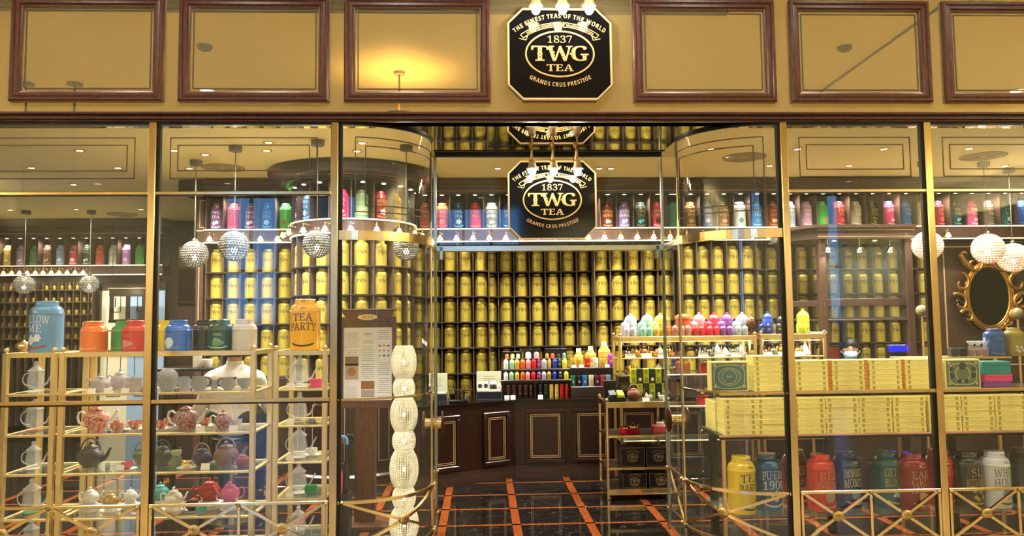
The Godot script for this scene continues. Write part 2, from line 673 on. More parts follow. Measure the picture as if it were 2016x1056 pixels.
func spot(called: String, at: Vector3, look: Vector3, e: float, angle := 60.0, c := WARM, size := 0.04) -> void:
	var l := SpotLight3D.new()
	l.name = called
	l.spot_angle = angle
	l.spot_angle_attenuation = 0.8
	l.spot_range = 30.0
	l.spot_attenuation = 2.0
	l.light_energy = e
	l.light_color = c
	l.light_size = size
	l.shadow_enabled = true
	add_child(l, true)
	l.position = at
	l.look_at_from_position(at, at + look, Vector3(0, 0, 1) if absf(look.normalized().y) > 0.9 else Vector3.UP)

func omni(called: String, at: Vector3, e: float, c := WARM, size := 0.02) -> void:
	var l := OmniLight3D.new()
	l.name = called
	l.omni_range = 30.0
	l.omni_attenuation = 2.0
	l.light_energy = e
	l.light_color = c
	l.light_size = size
	l.shadow_enabled = true
	add_child(l, true)
	l.position = at

# ------------------------------------------------------------------ the mall in front and the shell of the shop
const MALL_H := 4.3
const SHOP_H := 3.08
const BEAM := 2.8

func slab(called: String, a: Vector3, b: Vector3, m: Material) -> MeshInstance3D:
	var x := MB.new()
	x.box((a + b) * 0.5, (b - a).abs())
	return struct(called, x.done(), m)

func make_shell() -> void:
	# floors
	slab("floor", Vector3(-10, -0.25, 0.25), Vector3(10, 0.0, 12), M.mall_stone)
	var fl := slab("floor", Vector3(-8, -0.3, -9), Vector3(8, -0.022, 0.25), M.black_marble)
	# tiles of the shop floor, each its own; joints and orange strips between them
	var px := 0.56
	var pz := 0.49
	for i in range(-8, 10):
		for j in range(0, 8):
			var x0 := -0.31 + px * i
			var z0 := 0.36 - pz * j
			if x0 < -4.6 or x0 > 4.6:
				continue
			part(fl, "tile", box(Vector3(px - 0.068, 0.022, pz - 0.042), 0.002), M.black_marble, Vector3(x0 + px * 0.5, -0.022, z0 - pz * 0.5))
			part(fl, "strip", box(Vector3(px - 0.07, 0.021, 0.038), 0.001), M.orange_marble, Vector3(x0 + px * 0.5, -0.022, z0))
			part(fl, "strip", box(Vector3(0.064, 0.021, pz + 0.036), 0.001), M.orange_marble, Vector3(x0, -0.022, z0 - pz * 0.5))
	# mall ceiling and walls
	slab("ceiling", Vector3(-10, MALL_H, 0), Vector3(10, MALL_H + 0.3, 12), M.cream)
	slab("wall_left", Vector3(-10.3, 0, 0), Vector3(-10, MALL_H, 12), M.plaster)
	slab("wall_right", Vector3(10, 0, 0), Vector3(10.3, MALL_H, 12), M.plaster)
	# the wall across the hall, with tall openings to daylight
	var open := [[-5.5, -4.35, 0.5], [-4.1, -3.0, 0.5], [-1.1, 0.9, 3.35], [7.6, 7.95, 0.5]]
	var x := -10.0
	for o in open:
		slab("wall_back", Vector3(x, 0, 11.4), Vector3(o[0], MALL_H, 11.7), M.plaster)
		slab("wall_back", Vector3(o[0], 4.24, 11.4), Vector3(o[1], MALL_H, 11.7), M.plaster)
		slab("wall_back", Vector3(o[0], 0, 11.4), Vector3(o[1], o[2], 11.7), M.plaster)
		var wf := sroot("window_%d" % (20 + open.find(o)))
		var n := int(round((o[1] - o[0]) / 0.6))
		for i in range(1, n):
			part(wf, "mullion", box(Vector3(0.06, 4.24 - o[2], 0.1)), M.grey, Vector3(o[0] + (o[1] - o[0]) * i / n, o[2], 11.5))
		if o[0] == -4.1:
			part(wf, "dimming_pane", box(Vector3(1.1, 3.7, 0.01)), M.smoked, Vector3(-3.55, 0.52, 11.62))  # pane added to dim the daylight reflected from this opening
		part(wf, "transom", box(Vector3(o[1] - o[0], 0.07, 0.1)), M.grey, Vector3((o[0] + o[1]) * 0.5, 2.6, 11.5))
		x = o[1]
	slab("wall_back", Vector3(x, 0, 11.4), Vector3(10, MALL_H, 11.7), M.plaster)
	# ridged cove lip across the mall ceiling, and an expansion joint
	var lip := MB.new()
	for i in 6:
		lip.box(Vector3(-3.4, MALL_H - 0.025 - 0.008 * (i % 2), 1.42 + i * 0.06), Vector3(11.2, 0.05 + 0.016 * (i % 2), 0.06))
	struct("trim_1", lip.done(), mat("cove", Color(0.34, 0.29, 0.16), 0.6))
	var a := mirrored(1602, 190, MALL_H)
	var b := mirrored(1860, 5, MALL_H)
	var jn := MB.new()
	jn.bar(a - Vector3(0, 0.006, 0), b - Vector3(0, 0.006, 0), 0.03, 0.012, Vector3(0, 1, 0))
	struct("trim_2", jn.done(), M.etch)
	# shop shell
	slab("ceiling", Vector3(-8, SHOP_H, -9), Vector3(8, SHOP_H + 0.2, -0.14), M.shop_cream)
	slab("wall_left", Vector3(-8.2, 0, -9), Vector3(-8, SHOP_H, 0), M.panel_wood)
	slab("wall_right", Vector3(8, 0, -9), Vector3(8.2, SHOP_H, 0), M.plaster)
	slab("wall_back", Vector3(-8, 0, -9.2), Vector3(8, SHOP_H, -9), M.panel_wood)
	# fascia over the shop front
	slab("wall_front", Vector3(-10, BEAM, -0.14), Vector3(10, MALL_H, 0), M.fascia_lacquer)
	for s in [[-10.0, -4.26], [4.86, 10.0]]:
		slab("wall_front", Vector3(s[0], 0, -0.1), Vector3(s[1], BEAM, -0.02), M.panel_wood if s[0] < 0.0 else M.plaster)
	# shallow plinth under the glass
	for s in [[-4.3, -0.885], [1.915, 4.9]]:
		slab("baseboard_front", Vector3(s[0], 0, -0.05), Vector3(s[1], 0.15, 0.02), M.brass_satin)

func make_lights() -> void:
	# mall: uplights on side ledges, added to brighten the hall ceiling
	for s in [-1.0, 1.0]:
		var l := slab("trim_3", Vector3(s * 9.98, 3.3, 1), Vector3(s * 9.6, 3.36, 11), M.plaster)  # ledge added to carry an uplight
		l.name = numbered("trim_3")
		part(l, "lip", box(Vector3(0.04, 0.2, 10.0)), M.plaster, Vector3(s * 9.6, 3.33, 6.0))  # lip added to hide the uplight from reflections
		area("added_cove_light", Vector3(s * 9.75, 3.42, 6.0), Vector3(-0.35 * s, 1, 0), Vector2(0.25, 9.0), 40.0)
	for i in 9:   # unseen row of lamps, added to brighten the window displays
		var p := Vector3(-4.0 + 1.13 * i, MALL_H - 0.02, 1.05)
		var o := thing("added_front_lamp", "added unseen round lamp in the hall ceiling close to the shop front, %s from the left" % ORD[i], "downlight", p, 0.0, "added hall lamps along the shop front")
		part(o, "ring", lathe(V([0.06, 0.01, 0.075, 0.0, 0.085, 0.006, 0.085, 0.018, 0.06, 0.018]), 20), M.white)
		part(o, "lamp", lathe(V([0, 0.008, 0.06, 0.008, 0.06, 0.016, 0, 0.016]), 16), M.downlight)
		spot("added_front_light", p - Vector3(0, 0.03, 0), Vector3(0, -1, -0.25), FRONT_E, 58.0, WARM, 0.06)
	for i in 7:   # lamps added to brighten the far wall that brass and glass reflect
		var p := Vector3(-7.5 + 2.5 * i, MALL_H - 0.02, 10.2)
		var o := thing("added_wash_lamp", "added round lamp before the wall across the hall, %s from the left" % ORD[i], "downlight", p, 0.0, "added hall lamps along the far wall")
		part(o, "ring", lathe(V([0.06, 0.01, 0.075, 0.0, 0.085, 0.006, 0.085, 0.018, 0.06, 0.018]), 20), M.white)
		part(o, "lamp", lathe(V([0, 0.008, 0.06, 0.008, 0.06, 0.016, 0, 0.016]), 16), M.downlight)
		spot("added_wash_light", p - Vector3(0, 0.03, 0), Vector3(0, -1, 0.45), 5.0, 60.0, WARM, 0.06)

# ------------------------------------------------------------------ the shop front
func curve_x(side: int, a: float) -> Vector3:   # a runs 0..1 round the bent corner and 1..2 along the straight leaf
	var c := -0.885 if side < 0 else 1.915
	if a <= 1.0:
		return Vector3(c - side * 0.54 * sin(a * PI / 2), 0, -0.47 + 0.47 * cos(a * PI / 2))
	return Vector3(c - side * 0.54, 0, -0.47 - 0.46 * (a - 1.0))

func sweep_wall(m: MB, side: int, a0: float, a1: float, y0: float, y1: float, off := 0.0, seg := 24) -> void:
	for i in seg:
		var p := curve_x(side, lerpf(a0, a1, float(i) / seg))
		var q := curve_x(side, lerpf(a0, a1, float(i + 1) / seg))
		var d0 := out_of(side, lerpf(a0, a1, float(i) / seg))
		var d1 := out_of(side, lerpf(a0, a1, float(i + 1) / seg))
		var b := m.add(p + d0 * off + Vector3(0, y0, 0), d0)
		m.add(q + d1 * off + Vector3(0, y0, 0), d1)
		m.add(q + d1 * off + Vector3(0, y1, 0), d1)
		m.add(p + d0 * off + Vector3(0, y1, 0), d0)
		m.tri(b, b + 1, b + 2)
		m.tri(b, b + 2, b + 3)

func out_of(side: int, a: float) -> Vector3:   # towards the outside of the bent glass
	if a >= 1.0:
		return Vector3(-side, 0, 0)
	return Vector3(-side * sin(a * PI / 2) / 0.54, 0, cos(a * PI / 2) / 0.47).normalized()

func bent_bar(side: int, a0: float, a1: float, y0: float, y1: float, h: float, d: float, seg := 22) -> MB:   # a flat bar that follows the bent glass, rising from y0 to y1
	var m := MB.new()
	for i in seg:
		var u0 := lerpf(a0, a1, float(i) / seg)
		var u1 := lerpf(a0, a1, float(i + 1) / seg)
		var p := curve_x(side, u0)
		var q := curve_x(side, u1)
		var n0 := out_of(side, u0)
		var n1 := out_of(side, u1)
		p.y = lerpf(y0, y1, float(i) / seg)
		q.y = lerpf(y0, y1, float(i + 1) / seg)
		var t := (q - p).normalized()
		var up := n0.cross(t).normalized()
		if up.y < 0:
			up = -up
		var c: Array = []
		for s in [[p, n0], [q, n1]]:
			for e in [[-1, -1], [1, -1], [1, 1], [-1, 1]]:
				c.append(s[0] + s[1] * d * 0.5 * e[0] + up * h * 0.5 * e[1])
		m.quad(c[1], c[5], c[6], c[2], n0)
		m.quad(c[0], c[4], c[7], c[3], -n0)
		m.quad(c[3], c[7], c[6], c[2], up)
		m.quad(c[0], c[4], c[5], c[1], -up)
	return m

func grille(called: String, x0: float, x1: float) -> void:   # a pair of crossed panels between two uprights, z just before the glass
	var g := sroot(called)
	var y0 := 0.16
	var y1 := 0.457
	var xm := (x0 + x1) * 0.5
	var z := 0.016
	part(g, "rail", box(Vector3(x1 - x0, 0.02, 0.018), 0.003), M.brass, Vector3(xm, y1 - 0.01, z))
	part(g, "rail", box(Vector3(x1 - x0, 0.02, 0.018), 0.003), M.brass, Vector3(xm, y0 - 0.01, z))
	for x in [x0 + 0.009, xm, x1 - 0.009]:
		part(g, "upright", box(Vector3(0.016, y1 - y0, 0.018), 0.003), M.brass, Vector3(x, y0, z))
	for h in [[x0 + 0.012, xm], [xm, x1 - 0.012]]:
		for s in [1, -1]:
			var m := MB.new()
			var a := Vector3(h[0], y0 if s > 0 else y1, z + 0.002 * s)
			var b := Vector3(h[1], y1 if s > 0 else y0, z + 0.002 * s)
			m.bar(a, b, 0.017, 0.014)
			part(g, "cross_bar", m.done(), M.brass)
		boss(g, Vector3((h[0] + h[1]) * 0.5, (y0 + y1) * 0.5, z + 0.008), 0.0)
		for e in [[h[0], y1], [h[1], y1], [h[0], y0], [h[1], y0]]:
			part(g, "stud", stud_mesh(), M.brass, Vector3(e[0], e[1] - 0.008, z + 0.01))

func stud_mesh() -> ArrayMesh:
	if not cache.has("stud"):
		var m := MB.new()
		m.ball(Vector3.ZERO, Vector3(0.012, 0.012, 0.01), 10, 6)
		cache["stud"] = m.done()
	return cache["stud"]

func boss(g: Node3D, at: Vector3, turn: float) -> void:
	if not cache.has("boss"):
		var m := MB.new()
		m.lathe(V([0, 0, 0.031, 0, 0.034, 0.003, 0.034, 0.007, 0.03, 0.01, 0, 0.01]), 20)
		var o := MB.new()
		o.join(m, Transform3D(Basis(Vector3.RIGHT, PI / 2), Vector3.ZERO))
		cache["boss"] = o.done()
		var t := MB.new()
		put_text(t, glyphs("TWG", serif, 0.013, 4.0)[0], func(p): return p + Vector3(0, -0.003, 0.0108), func(p): return Vector3(0, 0, 1))
		put_text(t, glyphs("TEA", serif, 0.005, 4.0)[0], func(p): return p + Vector3(0, -0.013, 0.0108), func(p): return Vector3(0, 0, 1))
		put_text(t, glyphs("1837", serif, 0.006, 4.0)[0], func(p): return p + Vector3(0, 0.013, 0.0108), func(p): return Vector3(0, 0, 1))
		cache["boss_text"] = t.done()
	var o2 := part(g, "boss", cache["boss"], M.brass_satin, at, Vector3(0, turn, 0))
	part(o2, "lettering", cache["boss_text"], M.etch)

func etch_rect(g: Node3D, x0: float, x1: float, y0: float, y1: float) -> void:
	var m := MB.new()
	for e in [[x0, y0, x1, y0], [x0, y1, x1, y1]]:
		m.box(Vector3((e[0] + e[2]) * 0.5, e[1], 0.004), Vector3(absf(e[2] - e[0]) + 0.006, 0.006, 0.003))
	for e in [x0, x1]:
		m.box(Vector3(e, (y0 + y1) * 0.5, 0.004), Vector3(0.006, absf(y1 - y0), 0.003))
	part(g, "etched_line", m.done(), M.etch)

func make_front() -> void:
	# fascia frames with their thin inner line
	var fr := [[-3.94, -3.008], [-2.914, -1.979], [-1.885, -0.953], [-0.857, 0.066], [0.98, 1.909], [2.006, 2.938], [3.026, 3.955]]
	for f in fr:
		var g := sroot("trim_4")
		var y0 := 2.93
		var y1 := 3.603
		for e in 4:
			var m := MB.new()
			var w := 0.066
			var prof := [[0.0, 0.0], [0.0, 0.022], [0.008, 0.03], [0.02, 0.03], [0.026, 0.022], [0.036, 0.026], [0.05, 0.026], [0.058, 0.014], [0.066, 0.012], [0.066, 0.0]]
			var c := [Vector2(f[0], y0), Vector2(f[1], y0), Vector2(f[1], y1), Vector2(f[0], y1)]
			var a: Vector2 = c[e]
			var b: Vector2 = c[(e + 1) % 4]
			var d := (b - a).normalized()
			var inn := Vector2(-d.y, d.x)
			for i in prof.size() - 1:
				var p0 = prof[i]
				var p1 = prof[i + 1]
				var A: Vector2 = a + (inn + d) * p0[0]
				var B: Vector2 = b + (inn - d) * p0[0]
				var C: Vector2 = b + (inn - d) * p1[0]
				var D: Vector2 = a + (inn + d) * p1[0]
				var nn := Vector3(-inn.x * (p1[1] - p0[1]), -inn.y * (p1[1] - p0[1]), (p1[0] - p0[0]))
				if i == 0:
					nn = Vector3(-inn.x, -inn.y, 0)
				elif i == prof.size() - 2:
					nn = Vector3(inn.x, inn.y, 0)
				nn = Vector3(-inn.x * (p1[1] - p0[1]), -inn.y * (p1[1] - p0[1]), p1[0] - p0[0]).normalized()
				m.quad(Vector3(A.x, A.y, p0[1]), Vector3(B.x, B.y, p0[1]), Vector3(C.x, C.y, p1[1]), Vector3(D.x, D.y, p1[1]), nn)
			part(g, "moulding", m.done(), M.mahogany)
		var l := MB.new()
		var q := 0.085
		for e in [y0 + q, y1 - q]:
			l.box(Vector3((f[0] + f[1]) * 0.5, e, 0.002), Vector3(f[1] - f[0] - 2 * q, 0.007, 0.004))
		for e in [f[0] + q, f[1] - q]:
			l.box(Vector3(e, (y0 + y1) * 0.5, 0.002), Vector3(0.007, y1 - y0 - 2 * q, 0.004))
		part(g, "inner_line", l.done(), M.etch)
	# mahogany beam
	var bm := sroot("trim_5")
	var hs := [[2.8, 0.012, 0.03], [2.812, 0.016, 0.042], [2.828, 0.013, 0.034], [2.841, 0.016, 0.05]]
	for h in hs:
		part(bm, "moulding", box(Vector3(20, h[1], h[2] + 0.1), 0.004), M.mahogany, Vector3(0, h[0], h[2] * 0.5 - 0.05))
	# uprights
	for u in [[-3.153, 1], [-2.033, 1], [-0.913, 1], [1.943, -1], [2.889, -1], [3.835, -1]]:
		var g := sroot("trim_6")
		part(g, "upright", box(Vector3(0.046, BEAM, 0.07), 0.004), M.brass, Vector3(u[0], 0, -0.012))
		part(g, "gasket", box(Vector3(0.02, BEAM, 0.03), 0.002), M.black_edge, Vector3(u[0] + u[1] * 0.032, 0, -0.012))
	# flat panes, rails, etched borders, crossed grilles
	var panes := [[-4.25, -3.153], [-3.153, -2.033], [-2.033, -0.913], [1.943, 2.889], [2.889, 3.835], [3.835, 4.85]]
	for i in panes.size():
		var p = panes[i]
		var x0: float = p[0] + 0.023
		var x1: float = p[1] - 0.023
		var g := sroot("window_%d" % (i + 1))
		var m := MB.new()
		for e in [[0.15, 1.055], [1.087, 2.338], [2.366, BEAM]]:
			m.quad(Vector3(x0, e[0], 0), Vector3(x1, e[0], 0), Vector3(x1, e[1], 0), Vector3(x0, e[1], 0), Vector3(0, 0, 1))
		part(g, "pane", m.done(), M.pane)
		for h in [[1.055, 0.032], [2.338, 0.028]]:
			part(g, "rail", box(Vector3(x1 - x0, h[1] - 0.008, 0.024), 0.003), M.brass, Vector3((x0 + x1) * 0.5, h[0] + 0.006, 0.0))
			part(g, "gasket", box(Vector3(x1 - x0, 0.008, 0.014)), M.black_edge, Vector3((x0 + x1) * 0.5, h[0] - 0.002, 0.002))
		part(g, "gasket", box(Vector3(x1 - x0, 0.016, 0.014)), M.black_edge, Vector3((x0 + x1) * 0.5, BEAM - 0.016, 0.002))
		etch_rect(g, x0 + 0.082, x1 - 0.09, 2.447, 2.702)
		etch_rect(g, x0 + 0.128, x1 - 0.136, 2.494, 2.655)
		grille("trim_7", x0 + 0.004, x1 - 0.004)
	# bent corners and glass leaves
	for side in [-1, 1]:
		var g := sroot("window_%d" % (9 + side))
		for e in [[0.13, 1.062], [1.076, 2.058], [2.115, BEAM]]:
			var m := MB.new()
			sweep_wall(m, side, 0.0, 1.0, e[0], e[1])
			part(g, "bent_pane", m.done(), M.curved_pane)
		var band := bent_bar(side, -0.0, 1.0, 2.092, 2.092, 0.046, 0.03)
		part(g, "band", band.done(), M.brass)
		part(g, "band_lip", bent_bar(side, 0.0, 1.0, 2.062, 2.062, 0.012, 0.036).done(), M.brass)
		part(g, "rail", bent_bar(side, 0.0, 1.0, 1.069, 1.069, 0.012, 0.014).done(), M.brass)
		part(g, "gasket", bent_bar(side, 0.0, 1.0, BEAM - 0.008, BEAM - 0.008, 0.016, 0.014).done(), M.black_edge)
		for e in [0.457, 0.15]:
			part(g, "rail", bent_bar(side, 0.0, 1.0, e - 0.01, e - 0.01, 0.02, 0.018).done(), M.brass)
		for e in [[0.16, 0.45], [0.45, 0.16]]:
			part(g, "cross_bar", bent_bar(side, 0.02, 0.98, e[0], e[1], 0.017, 0.018).done(), M.brass)
		for e in [[0.03, 0.45], [0.97, 0.45], [0.03, 0.155], [0.97, 0.155]]:
			part(g, "stud", stud_mesh(), M.brass, curve_x(side, e[0]) + out_of(side, e[0]) * 0.014 + Vector3(0, e[1], 0))
		var nb := out_of(side, 0.5)
		boss(g, curve_x(side, 0.5) + nb * 0.012 + Vector3(0, 0.308, 0), atan2(nb.x, nb.z))
		for e in [[0.115, 0.985, 2.235, 2.71], [0.19, 0.93, 2.277, 2.655]]:
			part(g, "etched_line", bent_bar(side, e[0], e[1], e[2], e[2], 0.006, 0.006).done(), M.etch)
			part(g, "etched_line", bent_bar(side, e[0], e[1], e[3], e[3], 0.006, 0.006).done(), M.etch)
			for a in [e[0], e[1]]:
				var p := curve_x(side, a)
				part(g, "etched_line", box(Vector3(0.006, e[3] - e[2], 0.006)), M.etch, Vector3(p.x, e[2], p.z))
		for a in [0.015, 1.0]:
			var p := curve_x(side, a)
			part(g, "edge_post", box(Vector3(0.014, BEAM, 0.02), 0.003), M.brass if a > 0.5 else M.black_edge, Vector3(p.x, 0, p.z))
		# leaf
		var d := sroot("door_%d" % (1 if side < 0 else 2))
		var lx := curve_x(side, 1.0).x
		var lm := MB.new()
		lm.quad(Vector3(lx, 0.012, -0.495), Vector3(lx, 0.012, -0.905), Vector3(lx, 2.055, -0.905), Vector3(lx, 2.055, -0.495), Vector3(1, 0, 0))
		lm.quad(Vector3(lx, 2.11, -0.48), Vector3(lx, 2.11, -0.915), Vector3(lx, BEAM, -0.915), Vector3(lx, BEAM, -0.48), Vector3(1, 0, 0))
		part(d, "pane", lm.done(), M.pane)
		part(d, "glass_edge", box(Vector3(0.012, 2.04, 0.008), 0.002), M.glass_edge, Vector3(lx, 0.012, -0.493))
		part(d, "glass_edge", box(Vector3(0.012, 2.04, 0.008), 0.002), M.glass_edge, Vector3(lx, 0.012, -0.907))
		part(d, "frame_post", box(Vector3(0.022, BEAM, 0.03), 0.003), M.steel, Vector3(lx, 0, -0.935))
		part(d, "channel", box(Vector3(0.03, 0.045, 0.45), 0.004), M.steel, Vector3(lx, 2.06, -0.705))
		for e in [0.45, 0.155]:
			part(d, "rail", box(Vector3(0.016, 0.018, 0.42), 0.003), M.brass, Vector3(lx, e - 0.01, -0.7))
		for e in [1, -1]:
			var bm2 := MB.new()
			bm2.bar(Vector3(lx, 0.3 - 0.14 * e, -0.5), Vector3(lx, 0.3 + 0.14 * e, -0.9), 0.014, 0.014, Vector3(1, 0, 0))
			part(d, "cross_bar", bm2.done(), M.brass)
		for zz in [-0.5, -0.9]:
			for e in [0.45, 0.155]:
				part(d, "stud", stud_mesh(), M.brass, Vector3(lx, e, zz) + Vector3(-0.014 * side, 0, 0))
		# spool-shaped pull through the leaf
		var pull := thing("door_pull", "polished brass spool door pull with bronze end discs on the %s glass leaf" % ("left" if side < 0 else "right"), "door handle", Vector3(lx, 0.832, -0.62), 0.0, "")
		var disc := MB.new()
		var dd := MB.new()
		dd.lathe(V([0, 0, 0.08, 0, 0.086, 0.003, 0.086, 0.009, 0.08, 0.013, 0.04, 0.014, 0, 0.014]), 36)
		for e in [-1, 1]:
			var one := MB.new()
			one.join(dd, Transform3D(Basis(Vector3(0, 0, 1), -PI / 2 * e), Vector3(0.058 * e, 0, 0)))
			part(pull, "disc", one.done(), M.bronze)
		var sp := MB.new()
		var ss := MB.new()
		ss.lathe(V([0, -0.058, 0.036, -0.058, 0.036, -0.004, 0.033, -0.002, 0.033, 0.002, 0.036, 0.004, 0.036, 0.058, 0, 0.058]), 28)
		sp.join(ss, Transform3D(Basis(Vector3(0, 0, 1), PI / 2), Vector3.ZERO))
		part(pull, "bar", sp.done(), M.brass)
	# mirrored soffit over the entrance, header glass
	var poly := PackedVector2Array()
	for i in 17:
		var p := curve_x(-1, i / 16.0)
		poly.append(Vector2(p.x, p.z))
	poly.append(Vector2(-0.345, -0.95))
	poly.append(Vector2(1.375, -0.95))
	for i in 17:
		var p := curve_x(1, 1.0 - i / 16.0)
		poly.append(Vector2(p.x, p.z))
	var so := MB.new()
	so.prism(poly, BEAM, BEAM + 0.06, Transform3D(Basis(Vector3(1, 0, 0), Vector3(0, 0, 1), Vector3(0, 1, 0)), Vector3.ZERO))
	struct("ceiling", so.done(), M.soffit_mirror)
	part(sroot("trim_8"), "soffit_joint", box(Vector3(1.72, 0.006, 0.008)), M.black_edge, Vector3(0.515, BEAM - 0.005, -0.8))
	var hg := sroot("window_11")
	var hm := MB.new()
	hm.quad(Vector3(-0.345, 2.1, -0.93), Vector3(1.375, 2.1, -0.93), Vector3(1.375, 2.79, -0.93), Vector3(-0.345, 2.79, -0.93), Vector3(0, 0, 1))
	part(hg, "pane", hm.done(), M.pane)
	part(hg, "channel", box(Vector3(1.72, 0.045, 0.06), 0.004), M.steel, Vector3(0.515, 2.06, -0.93))
	part(hg, "gasket", box(Vector3(1.72, 0.02, 0.03), 0.002), M.black_edge, Vector3(0.515, 2.78, -0.93))
	part(hg, "clamp", box(Vector3(0.03, 0.1, 0.06), 0.004), M.steel, Vector3(-0.3, 2.0, -0.93))
	part(hg, "clamp", box(Vector3(0.03, 0.1, 0.06), 0.004), M.steel, Vector3(1.33, 2.0, -0.93))

func make_sign(label: String, at: Vector3) -> void:
	var o := thing("shop_sign", label, "sign", at)
	var w := 0.3325
	var h := 0.2975
	var c := 0.098
	var oct := func(e: float) -> PackedVector2Array:
		var k := c - e * 0.41
		return PackedVector2Array([Vector2(-w + e, -h + c), Vector2(-w + c, -h + e), Vector2(w - c, -h + e), Vector2(w - e, -h + c), Vector2(w - e, h - c), Vector2(w - c, h - e), Vector2(-w + c, h - e), Vector2(-w + e, h - c)])
	var bd := MB.new()
	bd.prism(oct.call(0.003), -0.03, 0.0)
	part(o, "board", bd.done(), M.sign_black)
	var rm := MB.new()
	var a: PackedVector2Array = oct.call(0.0)
	var b: PackedVector2Array = oct.call(0.012)
	for i in 8:
		var j := (i + 1) % 8
		var d := (a[j] - a[i]).normalized()
		rm.quad(Vector3(a[i].x, a[i].y, 0.008), Vector3(a[j].x, a[j].y, 0.008), Vector3(b[j].x, b[j].y, 0.008), Vector3(b[i].x, b[i].y, 0.008), Vector3(0, 0, 1))
		rm.quad(Vector3(a[i].x, a[i].y, -0.03), Vector3(a[j].x, a[j].y, -0.03), Vector3(a[j].x, a[j].y, 0.008), Vector3(a[i].x, a[i].y, 0.008), Vector3(d.y, -d.x, 0))
		rm.quad(Vector3(b[i].x, b[i].y, 0), Vector3(b[j].x, b[j].y, 0), Vector3(b[j].x, b[j].y, 0.008), Vector3(b[i].x, b[i].y, 0.008), Vector3(-d.y, d.x, 0))
	part(o, "rim", rm.done(), M.sign_rim)
	if not cache.has("sign_letters"):
		var els := MB.new()
		for i in 48:
			var p0 := TAU * i / 48
			var p1 := TAU * (i + 1) / 48
			for e in [[0.222, 0.152, 0.212, 0.142]]:
				var A := Vector3(cos(p0) * e[0], sin(p0) * e[1], 0.006)
				var B := Vector3(cos(p1) * e[0], sin(p1) * e[1], 0.006)
				var C := Vector3(cos(p1) * e[2], sin(p1) * e[3], 0.006)
				var D := Vector3(cos(p0) * e[2], sin(p0) * e[3], 0.006)
				els.quad(A, B, C, D, Vector3(0, 0, 1))
				var z := Vector3(0, 0, 0.006)
				els.quad(A - z, B - z, B, A, Vector3(cos(p0), sin(p0), 0))
				els.quad(D - z, C - z, C, D, -Vector3(cos(p0), sin(p0), 0))
		cache["sign_oval"] = els.done()
		var big := MB.new()
		solid_text(big, "T", serif, 0.098, 0.01, Transform3D(Basis(), Vector3(-0.128, -0.047, 0)), 1.28)
		solid_text(big, "W", serif, 0.098, 0.01, Transform3D(Basis(), Vector3(-0.003, -0.047, 0)), 1.14)
		solid_text(big, "G", serif, 0.098, 0.01, Transform3D(Basis(), Vector3(0.126, -0.047, 0)), 1.2)
		for s in [[-0.128, 0.0, 0.033], [-0.045, 0.01, 0.02], [0.008, 0.01, 0.02], [0.077, 0.0, 0.03]]:   # spurs on the stems
			big.box(Vector3(s[0], s[1], 0.004), Vector3(s[2], 0.011, 0.009))
		cache["sign_letters"] = big.done()
		var dots := MB.new()
		for s in [[-0.128, 0.02], [-0.128, 0.0], [-0.128, -0.02], [-0.05, 0.02], [-0.04, 0.0], [0.0, 0.022], [0.01, 0.0], [0.077, 0.016], [0.077, 0.0], [0.077, -0.016], [0.158, -0.01], [-0.034, -0.02], [0.018, -0.02]]:
			var dm := MB.new()
			dm.lathe(V([0, 0, 0.003, 0, 0.003, 0.002, 0, 0.002]), 8)
			dots.join(dm, Transform3D(Basis(Vector3.RIGHT, PI / 2), Vector3(s[0], s[1], 0.0095)))
		cache["sign_dots"] = dots.done()
		var small := MB.new()
		solid_text(small, "1837", serif_plain, 0.046, 0.006, Transform3D(Basis(), Vector3(0, 0.072, 0)), 1.15)
		cache["sign_year"] = small.done()
		var tea := MB.new()
		solid_text(tea, "TEA", serif, 0.044, 0.006, Transform3D(Basis(), Vector3(0, -0.112, 0)), 1.35)
		cache["sign_tea"] = tea.done()
		var m1 := MB.new()
		arc_text(m1, "THE FINEST TEAS OF THE WORLD", sans, 0.028, 0.46, -0.225, 0.005, 1.02)
		cache["sign_motto"] = m1.done()
		var m2 := MB.new()
		arc_text(m2, "GRANDS CRUS PRESTIGE", sans, 0.026, 0.4, 0.188, 0.005, 1.0, true)
		cache["sign_motto2"] = m2.done()
		var rb := MB.new()
		for i in 24:   # banner outline, arched, with swallow tails
			var p0 := lerpf(-0.62, 0.62, i / 24.0)
			var p1 := lerpf(-0.62, 0.62, (i + 1) / 24.0)
			if absf(p0 + p1) < 0.09:
				continue
			for e in [[0.432, 0.427], [0.405, 0.4]]:
				var f := func(p: float, r: float): return Vector3(sin(p) * r, -0.225 + cos(p) * r, 0.003)
				rb.quad(f.call(p0, e[0]), f.call(p1, e[0]), f.call(p1, e[1]), f.call(p0, e[1]), Vector3(0, 0, 1))
		for s in [-1.0, 1.0]:
			for e in [[0.25, 0.124, 0.232, 0.104], [0.232, 0.104, 0.205, 0.118], [0.205, 0.118, 0.215, 0.09], [0.215, 0.09, 0.26, 0.1], [0.04, 0.203, 0.02, 0.182], [0.02, 0.182, 0.035, 0.172]]:
				rb.bar(Vector3(e[0] * s, e[1], 0.002), Vector3(e[2] * s, e[3], 0.002), 0.005, 0.003)
		rb.ball(Vector3(0, 0.19, 0.002), Vector3(0.02, 0.016, 0.004), 12, 6)
		cache["sign_banner"] = rb.done()
		var bt := MB.new()
		for s in [["MELANGES EXQUIS", -0.325], ["MILLESIMES D'EXCEPTION", 0.325]]:
			var tmp := MB.new()
			arc_text(tmp, s[0], sans, 0.0135 if s[1] < 0 else 0.0115, 0.4095, 0.0, 0.003, 0.98 if s[1] < 0 else 0.9)
			bt.join(tmp, Transform3D(Basis(Vector3(0, 0, 1), -s[1]), Vector3(0, -0.225, 0)))
		cache["sign_banner_text"] = bt.done()
